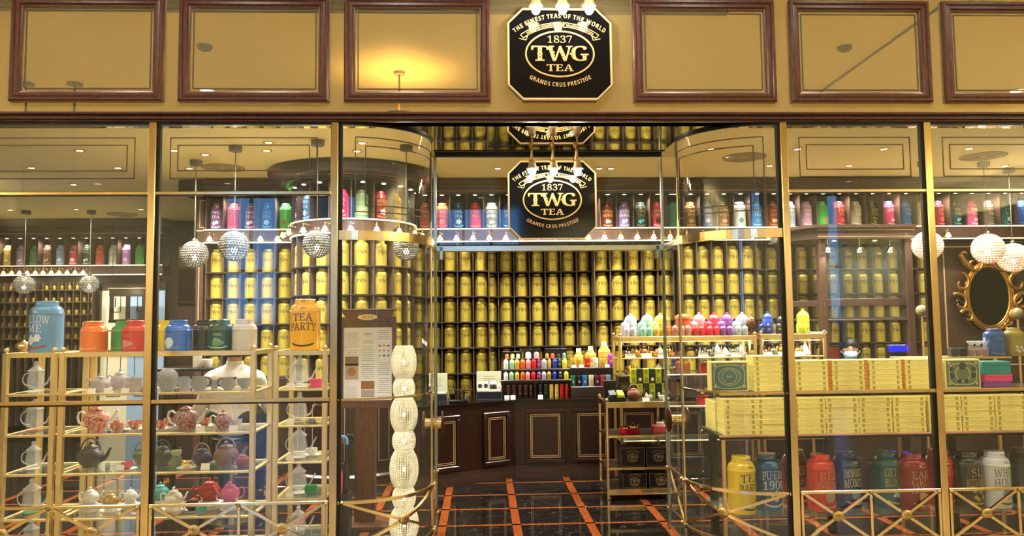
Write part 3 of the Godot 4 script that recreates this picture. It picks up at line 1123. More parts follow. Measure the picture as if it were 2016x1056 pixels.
	part(o, "oval_band", cache["sign_oval"], M.sign_gold)
	var big2 := part(o, "large_lettering", cache["sign_letters"], M.sign_gold)
	stuff(part(big2, "rivet_dots", cache["sign_dots"], M.sign_black))
	part(o, "year_lettering", cache["sign_year"], M.sign_gold)
	part(o, "tea_lettering", cache["sign_tea"], M.sign_gold)
	part(o, "upper_motto", cache["sign_motto"], M.sign_gold)
	part(o, "lower_motto", cache["sign_motto2"], M.sign_gold)
	part(o, "banner", cache["sign_banner"], M.sign_gold)
	part(o, "banner_lettering", cache["sign_banner_text"], M.sign_gold)

func sign_lamp(at: Vector3, label: String, group: String) -> void:   # at: the bulb
	var o := thing("bell_lamp", label, "lamp", at, 0.0, group)
	if not cache.has("bell_shade"):
		cache["bell_shade"] = lathe(V([0.042, 0.0, 0.044, 0.003, 0.036, 0.014, 0.028, 0.03, 0.026, 0.048, 0.022, 0.058, 0.012, 0.063, 0.009, 0.075, 0.0, 0.077]), 20)
		cache["bell_bulb"] = lathe(V([0, -0.05, 0.014, -0.047, 0.024, -0.034, 0.028, -0.016, 0.024, 0.002, 0.014, 0.014, 0.008, 0.02]), 16)
		var t := MB.new()
		var p := PackedVector3Array()
		for i in 13:
			var a := i / 12.0
			p.append(Vector3(0.0, 0.075 + sin(a * PI * 0.9) * 0.075, -0.13 * a * a))
		t.tube(p, 0.006, 8)
		cache["bell_arm"] = t.done()
	part(o, "shade", cache["bell_shade"], M.pale_gold)
	part(o, "bulb", cache["bell_bulb"], M.bulb)
	part(o, "arm", cache["bell_arm"], M.pale_gold)
	part(o, "mount", box(Vector3(0.03, 0.05, 0.014), 0.003), M.gold, Vector3(0, 0.075, -0.134))
	omni("bell_lamp_light", at + Vector3(0, -0.015, 0), 0.11, WARM, 0.02)

# ------------------------------------------------------------------ tins
const TALL := [0, 0, 0.965, 0, 1, 0.008, 1, 0.742, 1.022, 0.746, 1.022, 0.757, 1, 0.762, 0.985, 0.8, 0.935, 0.842, 0.85, 0.874, 0.74, 0.892, 0.66, 0.897]
const TALL_LID := [0.655, 0.895, 0.7, 0.897, 0.71, 0.903, 0.69, 0.915, 0.675, 0.95, 0.685, 0.985, 0.65, 0.996, 0.4, 1.0, 0, 1.0]
const SHORT := [0, 0, 0.965, 0, 1, 0.01, 1, 0.642, 1.022, 0.648, 1.022, 0.665, 1, 0.672, 0.98, 0.72, 0.92, 0.775, 0.83, 0.815, 0.72, 0.84, 0.66, 0.848]
const SHORT_LID := [0.655, 0.845, 0.7, 0.848, 0.71, 0.858, 0.69, 0.872, 0.675, 0.93, 0.69, 0.975, 0.65, 0.993, 0.4, 1.0, 0, 1.0]

func enamel(c: Color) -> StandardMaterial3D:
	var key := "enamel " + c.to_html()
	if not M.has(key):
		var m := mat(key, c, 0.2)
		m.clearcoat_enabled = true
		m.clearcoat = 0.6
		m.clearcoat_roughness = 0.04
	return M[key]

func ink(c: Color) -> StandardMaterial3D:
	var key := "ink " + c.to_html()
	if not M.has(key):
		mat(key, c, 0.45)
	return M[key]

func on_can(r: float, y: float, tilt := 0.0) -> Callable:   # bends flat print round a can; tilt arches the line
	return func(p: Vector3): return Vector3(sin(p.x / r) * r, p.y + y - tilt * p.x * p.x, cos(p.x / r) * r)

func can_normal(r: float) -> Callable:
	return func(p: Vector3): return Vector3(sin(p.x / r), 0, cos(p.x / r))

func can_text(m: MB, s: String, font: Font, size: float, r: float, y: float, most: float, tilt := 0.0, step := 4.0) -> void:
	var g := glyphs(s, font, size, step)
	var pts: PackedVector3Array = g[0]
	if g[1] > most:
		var k: float = most / g[1]
		for i in pts.size():
			pts[i].x *= k
	put_text(m, pts, on_can(r, y, tilt), can_normal(r))

func can_strip(m: MB, r: float, x0: float, x1: float, f: Callable, thick: float, seg := 12) -> void:   # a bent line on the can at height f(x)
	var b := on_can(r, 0.0)
	var nn := can_normal(r)
	for i in seg:
		var p := lerpf(x0, x1, float(i) / seg)
		var q := lerpf(x0, x1, float(i + 1) / seg)
		var y0: float = f.call(p)
		var y1: float = f.call(q)
		m.quad(b.call(Vector3(p, y0, 0)), b.call(Vector3(q, y1, 0)), b.call(Vector3(q, y1 + thick, 0)), b.call(Vector3(p, y0 + thick, 0)), nn.call(Vector3((p + q) * 0.5, 0, 0)))

func can_blob(m: MB, r: float, x: float, y: float, rx: float, ry: float, star := 0.0, spikes := 5) -> void:
	var b := on_can(r, 0.0)
	var nn: Vector3 = can_normal(r).call(Vector3(x, 0, 0))
	var n := 30
	var rings := 4
	var c := m.add(b.call(Vector3(x, y, 0)), nn)
	for q in range(1, rings + 1):
		for i in n + 1:
			var a := TAU * i / n
			var k := (1.0 + star * cos(a * spikes)) * q / rings
			var p := Vector3(x + cos(a) * rx * k, y + sin(a) * ry * k, 0)
			m.add(b.call(p), can_normal(r).call(p))
	for i in n:
		m.tri(c, c + 1 + i, c + 2 + i)
		for q in rings - 1:
			var e := c + 1 + q * (n + 1) + i
			m.tri(e, e + 1, e + n + 1)
			m.tri(e + 1, e + n + 2, e + n + 1)

func gold_tin() -> Node3D:   # the model for all gold tins on the shelves; height 0.25
	var r := 0.0715
	var h := 0.252
	var o := thing("gold_tea_tin", "-", "tea tin", Vector3.ZERO, 0.0, "gold tea tins on the wall shelves")
	part(o, "body", lathe(scaled(V(TALL), r, h), 20), M.tin_gold)
	part(o, "lid", lathe(scaled(V(TALL_LID), r, h), 16), M.tin_gold)
	var m := MB.new()
	var k := r + 0.0012
	can_text(m, "TWG", serif, 0.031, k, 0.116, 0.106, 0.0, 5.0)
	can_text(m, "1837", serif, 0.01, k, 0.152, 0.05, 0.0, 8.0)
	can_text(m, "TEA", serif, 0.011, k, 0.102, 0.05, 0.0, 8.0)
	part(o, "lettering", m.done(), M.tin_ink)
	var l := MB.new()
	for e in [0.012, 0.022, 0.034, 0.046, 0.058, 0.07, 0.172, 0.18]:
		can_strip(l, k, -0.075, 0.075, func(_x): return e, 0.0012, 6)
	can_strip(l, k, -0.06, 0.06, func(x): return 0.085 + x * x * 5.0, 0.002, 8)
	stuff(part(o, "engraved_lines", l.done(), M.tin_line))
	return o

func colour_tin(r: float, h: float, short: bool, c: Color, ic: Color, lines: Array, emblem := 0, ec := Color(0.9, 0.88, 0.8), called := "colour_tea_tin", fine := false) -> Node3D:
	var o := thing(called, "-", "tea tin")
	var e := enamel(c)
	var seg := 40 if fine else 20
	part(o, "body", lathe(scaled(V(SHORT if short else TALL), r, h), seg), e)
	part(o, "lid", lathe(scaled(V(SHORT_LID if short else TALL_LID), r, h), seg), e)
	var k := r * 1.008 + 0.0006
	var key := "print %s %s %s %s" % [r, h, lines, short]
	if not cache.has(key):
		var m := MB.new()
		var n := lines.size()
		var top := 0.52 if short else 0.66
		for i in n:
			var size: float = h * (0.105 if n <= 2 else 0.085) * (0.8 if short else 1.0) * (1.4 if fine and not short else 1.0)
			can_text(m, lines[i], serif_plain if fine else serif, size, k, h * (top - (0.155 if n <= 2 else 0.115) * (1.15 if fine and not short else 1.0) * i) - size * 0.6, r * 1.85, 1.2, 3.0 if fine else 6.0)
		if fine:
			var kk := r * 0.885
			put_text(m, glyphs("TWG", serif, h * 0.034, 5.0)[0], func(p): return Vector3(sin(p.x / kk) * (r * (0.975 - p.y * 2.0 / h)), h * 0.81 + p.y * 0.92, cos(p.x / kk) * (r * (0.985 - p.y * 2.0 / h)) + 0.002), can_normal(kk))
			can_text(m, "TWG", serif, h * 0.028, r * 0.7, h * 0.935, r, 0.0, 6.0)
		if m.v.size():
			cache[key] = m.done()
	if cache.has(key):
		part(o, "lettering", cache[key], ink(ic))
	var rb := MB.new()
	if not short or fine:
		can_strip(rb, k, -r * 0.8, r * 0.8, func(x): return h * (0.07 + 0.075 * (x / r) * (x / r)), h * 0.032, 16)
		if rb.v.size():
			part(o, "ribbon", rb.done(), ink(C("b04040")) if "FOLLOW" in lines else ink(ic))
	if emblem > 0:
		var em := MB.new()
		if emblem == 1:
			can_blob(em, k, 0, h * 0.27, r * 0.42, r * 0.42)
		elif emblem == 2:
			can_blob(em, k, 0, h * 0.27, r * 0.4, r * 0.36, 0.28, 5)
		elif emblem == 3:
			can_blob(em, k, 0, h * 0.25, r * 0.46, r * 0.28, 0.2, 3)
		elif emblem == 4:
			can_blob(em, k, -r * 0.2, h * 0.24, r * 0.26, r * 0.3, 0.15, 4)
			can_blob(em, k, r * 0.25, h * 0.28, r * 0.22, r * 0.24, 0.2, 6)
		elif emblem == 5:
			for q in [[-0.3, 0.2], [0.1, 0.3], [0.35, 0.2], [-0.1, 0.16], [-0.35, 0.32]]:
				can_blob(em, k, q[0] * r, h * q[1], r * 0.16, r * 0.16, 0.25, 5)
		part(o, "emblem", em.done(), ink(ec))
	return o

# ------------------------------------------------------------------ wall shelves
const LEVELS := [2.088, 1.81, 1.532, 1.254, 0.976, 0.698]
var gold0: Node3D
var gold_used := false

func put_gold(at: Vector3, turn: float, label: String) -> void:
	if not gold_used:
		gold_used = true
		gold0.position = at
		gold0.rotation.y = turn
		gold0.set_meta("label", label)
	else:
		dup(gold0, at, label, turn)

func bay(called: String, place: String, xs: Array, z: float, rows: int, skip := []) -> void:
	var c: Array = xs.map(func(p): return W(p, 560, z).x)
	var pitch: float = (c[-1] - c[0]) / (c.size() - 1)
	var x0: float = c[0] - pitch * 0.5
	var x1: float = c[-1] + pitch * 0.5
	var o := thing(called, "dark wood tin shelving, %s" % place, "shelving", Vector3((x0 + x1) * 0.5, 0, z))
	var w := x1 - x0
	var low: float = LEVELS[rows - 1] - 0.02
	part(o, "back_panel", box(Vector3(w, 2.39 - low, 0.02)), M.cubby, Vector3(0, low, -0.125))
	for r in rows:
		part(o, "shelf", box(Vector3(w, 0.016, 0.225), 0.002), M.dark_wood, Vector3(0, LEVELS[r] - 0.016, -0.005))
	for x in between(c):
		part(o, "divider", box(Vector3(0.014, 2.39 - low, 0.21), 0.002), M.divider, Vector3(x - (x0 + x1) * 0.5, low, -0.01))
	part(o, "base", box(Vector3(w, low, 0.23), 0.003), M.dark_wood, Vector3(0, 0, -0.005))
	for r in rows:
		for i in c.size():
			if [r, i] in skip:
				continue
			put_gold(Vector3(c[i], LEVELS[r] + 0.0003, z - 0.005), rng.randf_range(-0.12, 0.12), "gold tea tin, %s shelf down, %s from left, %s" % [ORD[r], ORD[i], place])

func between(c: Array) -> Array:   # the places between neighbours, and one beyond either end
	var r := [c[0] * 1.5 - c[1] * 0.5]
	for i in c.size() - 1:
		r.append((c[i] + c[i + 1]) * 0.5)
	r.append(c[-1] * 1.5 - c[-2] * 0.5)
	return r

func little_downlight(parent: Node, at: Vector3) -> void:
	if not cache.has("dl"):
		cache["dl"] = lathe(V([0, 0.002, 0.02, 0.002, 0.021, 0.004, 0.0, 0.004]), 14)
		cache["dlr"] = lathe(V([0.021, 0.001, 0.03, 0.0, 0.032, 0.004, 0.021, 0.006]), 16)
	var a := part(parent, "downlight", cache["dlr"], M.brass_satin, at)
	part(a, "lamp", cache["dl"], M.downlight)

func upper_shelf(called: String, label: String, xs: Array, z: float, x_left: float, x_right: float, bells: Array) -> Node3D:
	var c: Array = xs.map(func(p): return W(p, 430, z).x)
	var a := W(x_left, 430, z).x
	var b := W(x_right, 430, z).x
	var o := thing(called, label, "shelving", Vector3((a + b) * 0.5, 2.385, z))
	var w := b - a
	var mid := (a + b) * 0.5
	part(o, "back_panel", box(Vector3(w, 0.68, 0.02)), M.cubby, Vector3(0, 0, -0.13))
	part(o, "valance", box(Vector3(w, 0.13, 0.02), 0.002), M.panel_wood, Vector3(0, 0.012, 0.1))
	part(o, "shelf", box(Vector3(w, 0.014, 0.23), 0.002), M.dark_wood, Vector3(0, 0.141, -0.005))
	part(o, "bright_strip", box(Vector3(w, 0.013, 0.012), 0.002), M.strip_glow, Vector3(0, 0.142, 0.115))  # gold trim; lamplight on it is put in as glow
	part(o, "bright_strip", box(Vector3(w, 0.013, 0.012), 0.002), M.strip_glow, Vector3(0, 0.004, 0.116))  # lower gold trim, likewise made to glow
	part(o, "top_panel", box(Vector3(w, 0.02, 0.25), 0.002), M.dark_wood, Vector3(0, 0.53, 0.0))
	var cor := [[0.536, 0.022, 0.02], [0.555, 0.058, 0.03], [0.61, 0.02, 0.045], [0.63, 0.055, 0.06]]
	for e in cor:
		part(o, "cornice", box(Vector3(w, e[1], e[2] + 0.06), 0.004), M.panel_wood, Vector3(0, e[0], 0.09 + e[2] * 0.5))
	part(o, "gilt_line", box(Vector3(w, 0.004, 0.006)), M.gilt_line, Vector3(0, 0.553, 0.152))
	for x in between(c):
		part(o, "divider", box(Vector3(0.012, 0.375, 0.2), 0.002), M.divider, Vector3(x - mid, 0.155, -0.01))
	for x in c:
		little_downlight(o, Vector3(x - mid, 0.524, 0.06))
	for i in range(0, c.size(), 3):
		spot("shelf_light", Vector3(c[i] if i + 1 >= c.size() else c[i + 1], 2.9, z + 0.09), Vector3(0, -1, -0.12), 0.4, 75.0, WARM, 0.03)
	for i in bells.size():
		valance_bell(Vector3(W(bells[i], 470, z).x, 2.41, z + 0.175), "small gilt bell lamp on the lit valance, %s from the left along the %s" % [ORDW(i), "main wall" if bells.size() > 8 else "left bay"], i % 3 == 1)
	return o

func ORDW(i: int) -> String:
	return ORD[i]

func valance_bell(at: Vector3, label: String, lit: bool, turn := 0.0, e := 0.05) -> void:
	if not cache.has("vb_shade"):
		cache["vb_shade"] = lathe(V([0.034, 0.0, 0.036, 0.003, 0.027, 0.014, 0.021, 0.03, 0.019, 0.04, 0.009, 0.047, 0.0, 0.049]), 14)
		cache["vb_bulb"] = lathe(V([0, -0.016, 0.008, -0.014, 0.014, -0.004, 0.013, 0.004, 0.006, 0.012]), 10)
		var t := MB.new()
		t.tube(PackedVector3Array([Vector3(0, 0.045, 0), Vector3(0, 0.068, 0), Vector3(0.004, 0.08, -0.012), Vector3(0.012, 0.078, -0.04), Vector3(0.018, 0.07, -0.062)]), 0.0035, 6)
		t.ball(Vector3(0, 0.082, 0), Vector3(0.007, 0.007, 0.007), 8, 5)
		t.ball(Vector3(0.018, 0.07, -0.06), Vector3(0.011, 0.011, 0.005), 8, 5)
		cache["vb_arm"] = t.done()
	var o := thing("valance_lamp", label, "lamp", at, turn, "gilt bell lamps along the valances")
	part(o, "shade", cache["vb_shade"], M.pale_gold)
	part(o, "bulb", cache["vb_bulb"], M.small_bulb)
	part(o, "arm", cache["vb_arm"], M.gold)
	if lit:
		omni("valance_lamp_light", at + Vector3(0, -0.008, 0).rotated(Vector3.UP, turn), e, WARM, 0.015)

func upper_tins(list: Array, z: float, where: String, r := 0.0705, h := 0.286, lift := 2.5405) -> void:   # each: pixel, colour word, body, ink, lines, emblem, emblem colour, turn
	for t in list:
		var o := colour_tin(r, h, false, t[2], t[3], t[4], t[5], t[6], "colour_tea_tin")
		var p := W(t[0], 430, z)
		o.position = Vector3(p.x, lift, z)
		o.rotation.y = t[7] if t.size() > 7 else 0.0
		tag(o, "%s, on the upper shelf" % t[1], "tea tin", "coloured tins on the upper shelves")

func C(h: String) -> Color:
	return Color(h)

func make_shelves() -> void:
	mat("tin_gold", Color(0.71, 0.645, 0.27), 0.38, 0.4)
	mat("tin_ink", Color(0.13, 0.1, 0.035), 0.6)
	mat("tin_line", Color(0.58, 0.46, 0.16), 0.5, 0.3)
	gold0 = gold_tin()
	bay("shelf_bay", "left bay of the wall", [428.0, 461.3, 494.6, 528.0, 561.3], -3.53, 5)
	bay("shelf_bay", "bay left of sign", [824.2, 855.0, 885.8, 916.4, 947.0], -3.58, 6)
	bay("shelf_bay", "recessed middle bay", [965.5, 996.0, 1026.6, 1057.2, 1087.8, 1118.4, 1149.0], -3.8, 5)
	bay("shelf_bay", "bay right of sign", [1184.0, 1214.8, 1245.8, 1276.6, 1307.4], -3.65, 5)
	bay("shelf_bay", "bay behind right bent glass", [1353.9, 1383.3, 1412.6, 1442.0, 1471.3], -3.55, 5)
	bay("shelf_bay", "long right bay", [1489.0, 1518.6, 1548.2, 1577.8, 1607.4, 1637.0, 1666.6, 1696.2, 1725.8, 1755.4, 1785.0, 1814.6], -3.75, 5)
	# upper shelves
	var cols := []
	for i in 37:
		cols.append(838.0 + 32.5 * i)
	var bells := []
	for i in 23:
		bells.append(868.0 + 31.7 * i)
	bells.append_array([1813.0, 1848.0])
	upper_shelf("upper_shelf", "long dark wood upper shelf with a lit cornice over the main tin wall", cols, -3.5, 821.0, 2040.0, bells)
	upper_shelf("upper_shelf", "short dark wood upper shelf with a lit valance over the left bay", [428.0, 461.5, 495.0, 528.5, 562.0], -3.47, 409.0, 579.0, [424.0, 461.0, 489.0, 522.0, 555.0])
	var pale := C("d8d0c0")
	var goldi := C("b8965a")
	upper_tins([
		[428, "mauve tea tin with white lettering and two white figures", C("6a4a78"), C("d8cce0"), ["TWG", "TEA"], 4, C("e8e4f0")],
		[461, "red tea tin with dull gold lettering behind a pendant cord", C("b02a24"), C("a06038"), ["TWG", "TEA"], 0, pale],
		[495, "dusky plum tea tin with pale lettering", C("6c4a66"), C("c8b4c4"), ["TWG", "TEA"], 4, C("d0c4d4")],
		[528, "blue tea tin with pale blue lettering", C("1f62b0"), C("8ab0cc"), ["TWG", "TEA"], 2, C("a8c8e0")],
		[563, "bright green tea tin with a brown medallion", C("35a048"), C("286838"), ["TWG", "TEA"], 1, C("6a4020")],
	], -3.47, "in the left bay")
	upper_tins([
		[838.0, "brick red tea tin beside the dark green one", C("a84830"), C("c89070"), ["TWG", "TEA"], 0, pale],
		[870.5, "orange and pink tea tin with a round pink medallion", C("d8562a"), C("e89a86"), ["TWG", "TEA"], 1, C("e88078")],
		[903.0, "navy blue tea tin with silver lettering and crest", C("24507c"), C("b4c4cc"), ["TWG", "TEA"], 2, C("c0ccd0")],
		[935.5, "coral red tea tin with gold lettering", C("c03038"), C("d89078"), ["TWG", "TEA"], 0, pale],
		[968.0, "silver grey tea tin with white lettering", C("74786e"), C("e8e8e0"), ["WHITE", "MONKEY"], 3, C("a0a098")],
		[1000.5, "deep blue tea tin half hidden by the hanging sign", C("1c4478"), C("a0b4c4"), ["TWG", "TEA"], 0, pale],
		[1195.5, "oxblood tea tin with gold lettering and a pale temple", C("5c2420"), C("b88850"), ["ROYAL", "MOROC"], 3, C("a0b4a0")],
		[1228.0, "lavender tea tin with white lettering and a white elephant", C("7a62a0"), C("ece8e8"), ["AFTERN", "INDIA"], 4, C("f0ece0")],
		[1260.5, "black green tea tin with a turquoise bird", C("24302a"), C("7a7448"), ["TWG", "TEA"], 4, C("30a0b4")],
		[1293.0, "hot pink tea tin with a dark round medallion", C("e0407c"), C("f4d8d8"), ["PINK", "FLAMINGO"], 1, C("501a20")],
		[1325.5, "emerald tea tin half behind the leaf edge", C("2a9a78"), C("2a8064"), ["TWG", "TEA"], 0, pale],
		[1358.0, "bronze brown tea tin with gold print", C("6a4a26"), C("c89a58"), ["TWG", "TEA"], 3, goldi],
		[1390.5, "cornflower blue tea tin with a pale tower print", C("3a72c8"), C("98b8e0"), ["TWG", "TEA"], 2, C("a8c8ec")],
		[1423.0, "rust brown tea tin with cream print", C("74402c"), C("b8885c"), ["NEW", "YORK"], 3, goldi],
		[1455.5, "white tea tin with a green wreath", C("d8dcd8"), C("a8b0ac"), ["TWG", "TEA"], 1, C("6a8a7c")],
		[1488.0, "sky blue tea tin with pale lettering", C("3c84cc"), C("c8d4d8"), ["TWG", "TEA"], 3, C("5a8a94")],
		[1520.5, "russet tea tin with ochre lettering left of the upright", C("8a3c24"), C("c88a4c"), ["TWG", "TEA"], 3, C("d0a878")],
		[1553.0, "pale blue grey tea tin right of the upright", C("9cb0c8"), C("d0d8e0"), ["TWG", "TEA"], 0, pale],
		[1585.5, "lilac pink tea tin with white lettering", C("b890b0"), C("e4d4e0"), ["TWG", "TEA"], 0, pale, 0.15],
		[1618.0, "grass green tea tin with a brown girl medallion", C("3cae44"), C("2c7c34"), ["TWG", "TEA"], 1, C("a07040"), 0.3],
		[1650.5, "scarlet tea tin with ochre lettering", C("a02a2c"), C("c88454"), ["TWG", "TEA"], 3, C("d03c3c"), 0.3],
		[1683.0, "ivory and grey tea tin with white bands", C("b8b0a0"), C("f0ece0"), ["TWG", "TEA"], 0, pale, 0.3],
		[1715.5, "olive black tea tin with yellow print", C("34301c"), C("8c8040"), ["TWG", "TEA"], 5, C("908a3c"), 0.3],
		[1748.0, "raspberry pink tea tin with white lettering", C("d03c84"), C("f8dce4"), ["JEWEL"], 3, C("f0b4a4"), 0.35],
		[1780.5, "azure blue tea tin with pale lettering", C("2470c8"), C("6a94c0"), ["TWG", "TEA"], 0, pale, 0.35],
		[1813.0, "cream tea tin with an orange print", C("d8ccac"), C("b8ac90"), ["TWG", "TEA"], 1, C("d88a64"), 0.35],
		[1845.5, "crimson tea tin right of the teal upright", C("8c2a3c"), C("c07068"), ["TWG", "TEA"], 1, C("d04058"), 0.3],
		[1878.0, "midnight green tea tin with a turquoise bird", C("14383c"), C("9a9468"), ["TWG", "TEA"], 4, C("38a0b4"), 0.3],
		[1910.5, "bright pink tea tin with white band", C("d8508c"), C("f8e4e8"), ["TWG", "TEA"], 3, C("f0b090"), 0.35],
		[1943.0, "grey brown tea tin with green print", C("6c5c50"), C("a89c88"), ["TWG", "TEA"], 5, C("4c7a3c"), 0.35],
		[1975.5, "dark teal tea tin with a white sail print", C("0c5a5a"), C("5c9a94"), ["TWG", "TEA"], 2, C("d8e8ec"), 0.35],
		[2008.0, "royal blue tea tin at the frame's right edge", C("2858b8"), C("7898d0"), ["TWG", "TEA"], 3, C("c88860"), 0.35],
	], -3.5, "over the main wall")

# ------------------------------------------------------------------ round tower of shelves
func make_tower() -> void:
	var c := W(697, 560, -3.15)
	c.y = 0
	var o := thing("round_shelf_tower", "round dark wood shelf tower of gold tins behind the left bent glass", "shelving", c)
	part(o, "core", lathe(V([0, 0.9, 0.4, 0.9, 0.4, 2.95, 0, 2.95]), 40), M.cubby)
	var ring := MB.new()
	for l in [2.088, 1.81, 1.532, 1.254, 0.976]:
		part(o, "shelf", lathe(V([0.38, l - 0.016, 0.625, l - 0.016, 0.63, l - 0.012, 0.63, l - 0.002, 0.625, l, 0.38, l]), 54), M.dark_wood)
	part(o, "shelf", lathe(V([0.38, 2.526, 0.64, 2.526, 0.64, 2.54, 0.38, 2.54]), 54), M.dark_wood)
	part(o, "valance", lathe(V([0.6, 2.395, 0.635, 2.395, 0.635, 2.525, 0.6, 2.525]), 54), M.panel_wood)
	for l in [2.39, 2.526]:
		part(o, "bright_strip", lathe(V([0.633, l, 0.645, l, 0.648, l + 0.006, 0.645, l + 0.013, 0.633, l + 0.013]), 54), M.strip_glow)  # round gold trims, their lit look put in as glow
	part(o, "crown", lathe(V([0.0, 2.9, 0.64, 2.9, 0.66, 2.905, 0.66, 2.925, 0.72, 2.94, 0.72, 2.955, 0.78, 2.97, 0.84, 3.0, 0.86, 3.03, 0.87, 3.035, 0.87, 3.07, 0.0, 3.07]), 60), M.dark_wood)
	part(o, "gilt_line", lathe(V([0.718, 2.953, 0.724, 2.953, 0.724, 2.958, 0.718, 2.958]), 60), M.gilt_line)
	part(o, "base", lathe(V([0, 0, 0.64, 0, 0.64, 0.08, 0.62, 0.1, 0.62, 0.88, 0.64, 0.9, 0.66, 0.93, 0.66, 0.955, 0, 0.955]), 54), M.counter_wood)
	for i in 18:
		var a := deg_to_rad(20.0 * i - 3.0)
		var b := a + deg_to_rad(10.0)
		part(o, "divider", box(Vector3(0.014, 1.44, 0.22), 0.002), M.divider, Vector3(sin(b) * 0.515, 0.95, cos(b) * 0.515), Vector3(0, b, 0))
		part(o, "divider", box(Vector3(0.014, 0.37, 0.22), 0.002), M.divider, Vector3(sin(b) * 0.52, 2.54, cos(b) * 0.52), Vector3(0, b, 0))
		var bp := part(o, "base_panel", box(Vector3(0.17, 0.66, 0.012), 0.004), M.counter_wood, Vector3(sin(a) * 0.615, 0.16, cos(a) * 0.615), Vector3(0, a, 0))
		var gl := MB.new()
		for e in [[0, 0.06, 0.11, 0.004], [0, 0.6, 0.11, 0.004]]:
			gl.box(Vector3(0, e[1], 0.007), Vector3(e[2], e[3], 0.003))
		for e in [-0.055, 0.055]:
			gl.box(Vector3(e, 0.33, 0.007), Vector3(0.004, 0.54, 0.003))
		part(bp, "gilt_line", gl.done(), M.gilt_line)
		var deg := wrapf(20.0 * i - 3.0, -180, 180)
		if absf(deg) < 100.0:
			little_downlight(o, Vector3(sin(a) * 0.615, 2.892, cos(a) * 0.615))
			if i % 2 == 0:
				spot("tower_light", c + Vector3(sin(a) * 0.68, 2.88, cos(a) * 0.68), Vector3(-sin(a) * 0.1, -1, -cos(a) * 0.1), 0.14, 75.0, WARM, 0.03)
			valance_bell(c + Vector3(sin(b) * 0.71, 2.41, cos(b) * 0.71), "small gilt bell lamp on the tower's round valance, %s from its left" % ORD[int((deg + 103.0) / 20.0)], i % 2 == 0, b)
			for l in 5:
				put_gold(c + Vector3(sin(a) * 0.535, LEVELS[l] + 0.0003, cos(a) * 0.535), a + rng.randf_range(-0.1, 0.1), "gold tea tin on the round tower, %s shelf down, %s from its left" % [ORD[l], ORD[int((deg + 103.0) / 20.0)]])
	var tins := [
		[-83, "dark green tower tin with a red print", C("1c4a34"), C("487a5c"), ["TWG", "TEA"], 2, C("c04038")],
		[-63, "maroon tower tin with a white dress figure", C("7a2830"), C("c49090"), ["TWG", "TEA"], 2, C("f0ece8")],
		[-43, "denim blue tower tin with a pale crest", C("3c74b0"), C("b4c8d4"), ["TWG", "TEA"], 2, C("b8ccd4")],
		[-3, "crimson tower tin with a white swan", C("b82c50"), C("d8889c"), ["TWG", "TEA"], 3, C("ece4e8")],
		[17, "sage green tower tin with brown print", C("7c9a78"), C("44604c"), ["WEEKEND", "MOSCOW"], 3, C("a0785c")],
		[37, "dark red tower tin with a white dress figure", C("70201c"), C("b07850"), ["WEEKEND", "NEW YORK"], 2, C("f0ece8")],
		[57, "yellow tower tin with black lettering", C("e0b820"), C("2c2410"), ["TEA", "PARTY"], 3, C("c09a50")],
		[77, "forest green tower tin at its right edge", C("1c5a3a"), C("3c7a58"), ["TWG", "TEA"], 0, C("ffffff")],
	]
	for t in tins:
		var a := deg_to_rad(t[0])
		var n := colour_tin(0.0705, 0.286, false, t[2], t[3], t[4], t[5], t[6])
		n.position = c + Vector3(sin(a) * 0.535, 2.5405, cos(a) * 0.535)
		n.rotation.y = a
		tag(n, t[1], "tea tin", "coloured tins on the upper shelves")

